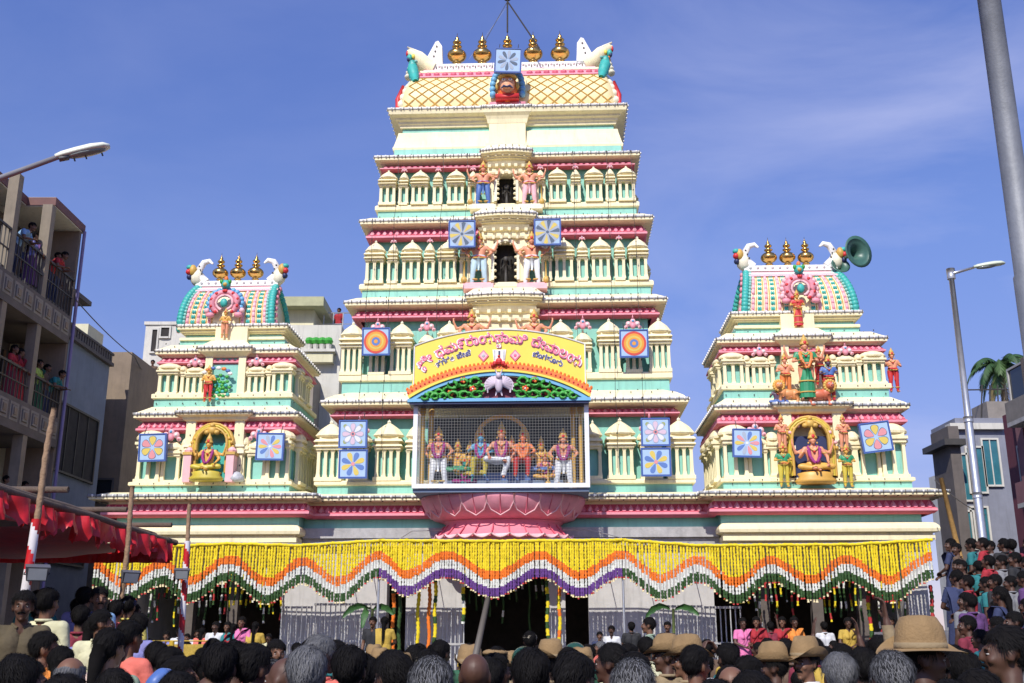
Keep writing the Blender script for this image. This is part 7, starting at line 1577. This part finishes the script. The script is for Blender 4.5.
balc('m', 56, fz, TM['brown'], NV, TO, 'man in brown at the far end of the upper balcony'); balc('m', 26, fz, TM['navy'], NV, TO - .3, 'man in navy behind the blue one on the upper balcony', off=-.9)
balc('w', 12, fz2, TM['red'], TM['maroon'], TO, 'woman in red sari at the lower balcony railing'); balc('wl', 18, fz2, TM['red'], TM['red'], TO, 'second woman in red beside her on the lower balcony'); balc('m', 28, fz2, TM['sky blue'], NV, TO, 'man in light blue on the lower balcony'); balc('w', 37, fz2, TM['lime'], TM['dark green'], TO, 'woman in lime blouse on the lower balcony'); balc('m', 45, fz2, TM['brown'], NV, TO, 'man in brown on the lower balcony'); balc('lean', 57, fz2, TM['teal'], NV, TO, 'onlooker in teal leaning out at the far end of the lower balcony')
balc('m', 4, zz['pbot2'] - 2.79, TM['teal'], NV, TO, 'man in teal on the lowest balcony above the awning'); balc('m', 22, zz['pbot2'] - 2.79, TM['sky blue'], NV, TO, 'man in blue on the lowest balcony above the awning')
A = at(330, 340, 44.3); person('m', (at(337, 340, 44.6).x, 44.8, zA + .0), -.4, 1.6, 0, TM['red'], NV, 'onlooker in red shirt on the roof of the cream house'); A = at(305, 336, 43.0)
A = at(149, 398, 42.5); person('m', (A.x, 42.55, A.z + .02), .2, 1.6, 0, TM['brown'], NV, 'onlooker on the small balcony of the white house')
# --- the crowd filling the street, row by row
rows = [(4.2, 4), (4.9, 8), (5.7, 11), (6.5, 12), (7.4, 14), (8.4, 15), (9.6, 16), (11.0, 17), (12.6, 18), (14.4, 18), (16.4, 18), (18.9, 18), (22, 18), (25.2, 18)]
RN = ['nearest', 'second', 'third', 'fourth', 'fifth', 'sixth', 'seventh', 'eighth', 'ninth', 'tenth', 'eleventh', 'twelfth', 'thirteenth', 'farthest']
keys = ['m', 'ml', 'mr', 'm', 'w', 'mu', 'm', 'wl', 'mr', 'm', 'mpl', 'mp', 'cam']; darks = ['navy', 'black', 'brown', 'maroon', 'dark green', 'grey', 'purple', 'white', 'violet', 'mustard', 'red', 'teal', 'cream', 'coral']
rnd = random.Random(21)
for ri, (Y, n) in enumerate(rows):
    i = 0
    for j in range(n):
        px = -8 + 1040 * (j + .5) / n + rnd.uniform(-.32, .32) * 1040 / n; YY = Y + rnd.uniform(-.35, .35)
        if YY < 4 and px < 60: pass
        p = spot(px, YY); c_ = rnd.choice(darks[:8] if YY < 7 else darks); k = rnd.choice(keys[:-1] if YY < 9 else keys); fem = k[0] == 'w'
        h = rnd.uniform(1.60, 1.70) if YY < 7 else rnd.uniform(1.56, 1.79)
        if fem: h -= .07
        if YY < 4.2: h = 1.60
        if any((p.x - a) ** 2 + (p.y - c) ** 2 < .40 ** 2 for a, c in TAKEN): continue
        if False: continue
        if -7.3 < p.x < -3.6 and 8.2 < YY < 11.1: p.z = .42
        elif -7.7 < p.x < -4.2 and 11.0 <= YY < 15.3: p.z = .62; h -= .05
        if p.x > .39 * YY - .3 and YY > 12.4: continue
        if abs(YY - 17.6) < .35 and -7 < p.x < -4.5: continue
        hk = 'black' if rnd.random() < .9 else rnd.choice(['grey', 'salt', 'bald']) if not fem else 'black'
        sk = rnd.choice([0, 1, 1, 0]); who = 'woman' if fem else 'man'; ad = {'black': 'black-haired', 'grey': 'grey-haired', 'salt': 'greying', 'bald': 'shaven-headed'}[hk]
        person(k, p, AWAY + rnd.uniform(-.35, .35), h, sk, TM[c_], TM[c_] if fem else rnd.choice([NV, BK, GY]), '%s %s in %s, %s from the left in the %s row of the crowd' % (ad, who, c_, ORD[i], RN[ri]), hk, group='people crowding the street'); i += 1

print('PEOPLE', len([o for o in bpy.data.objects if o.get('category') == 'person']))
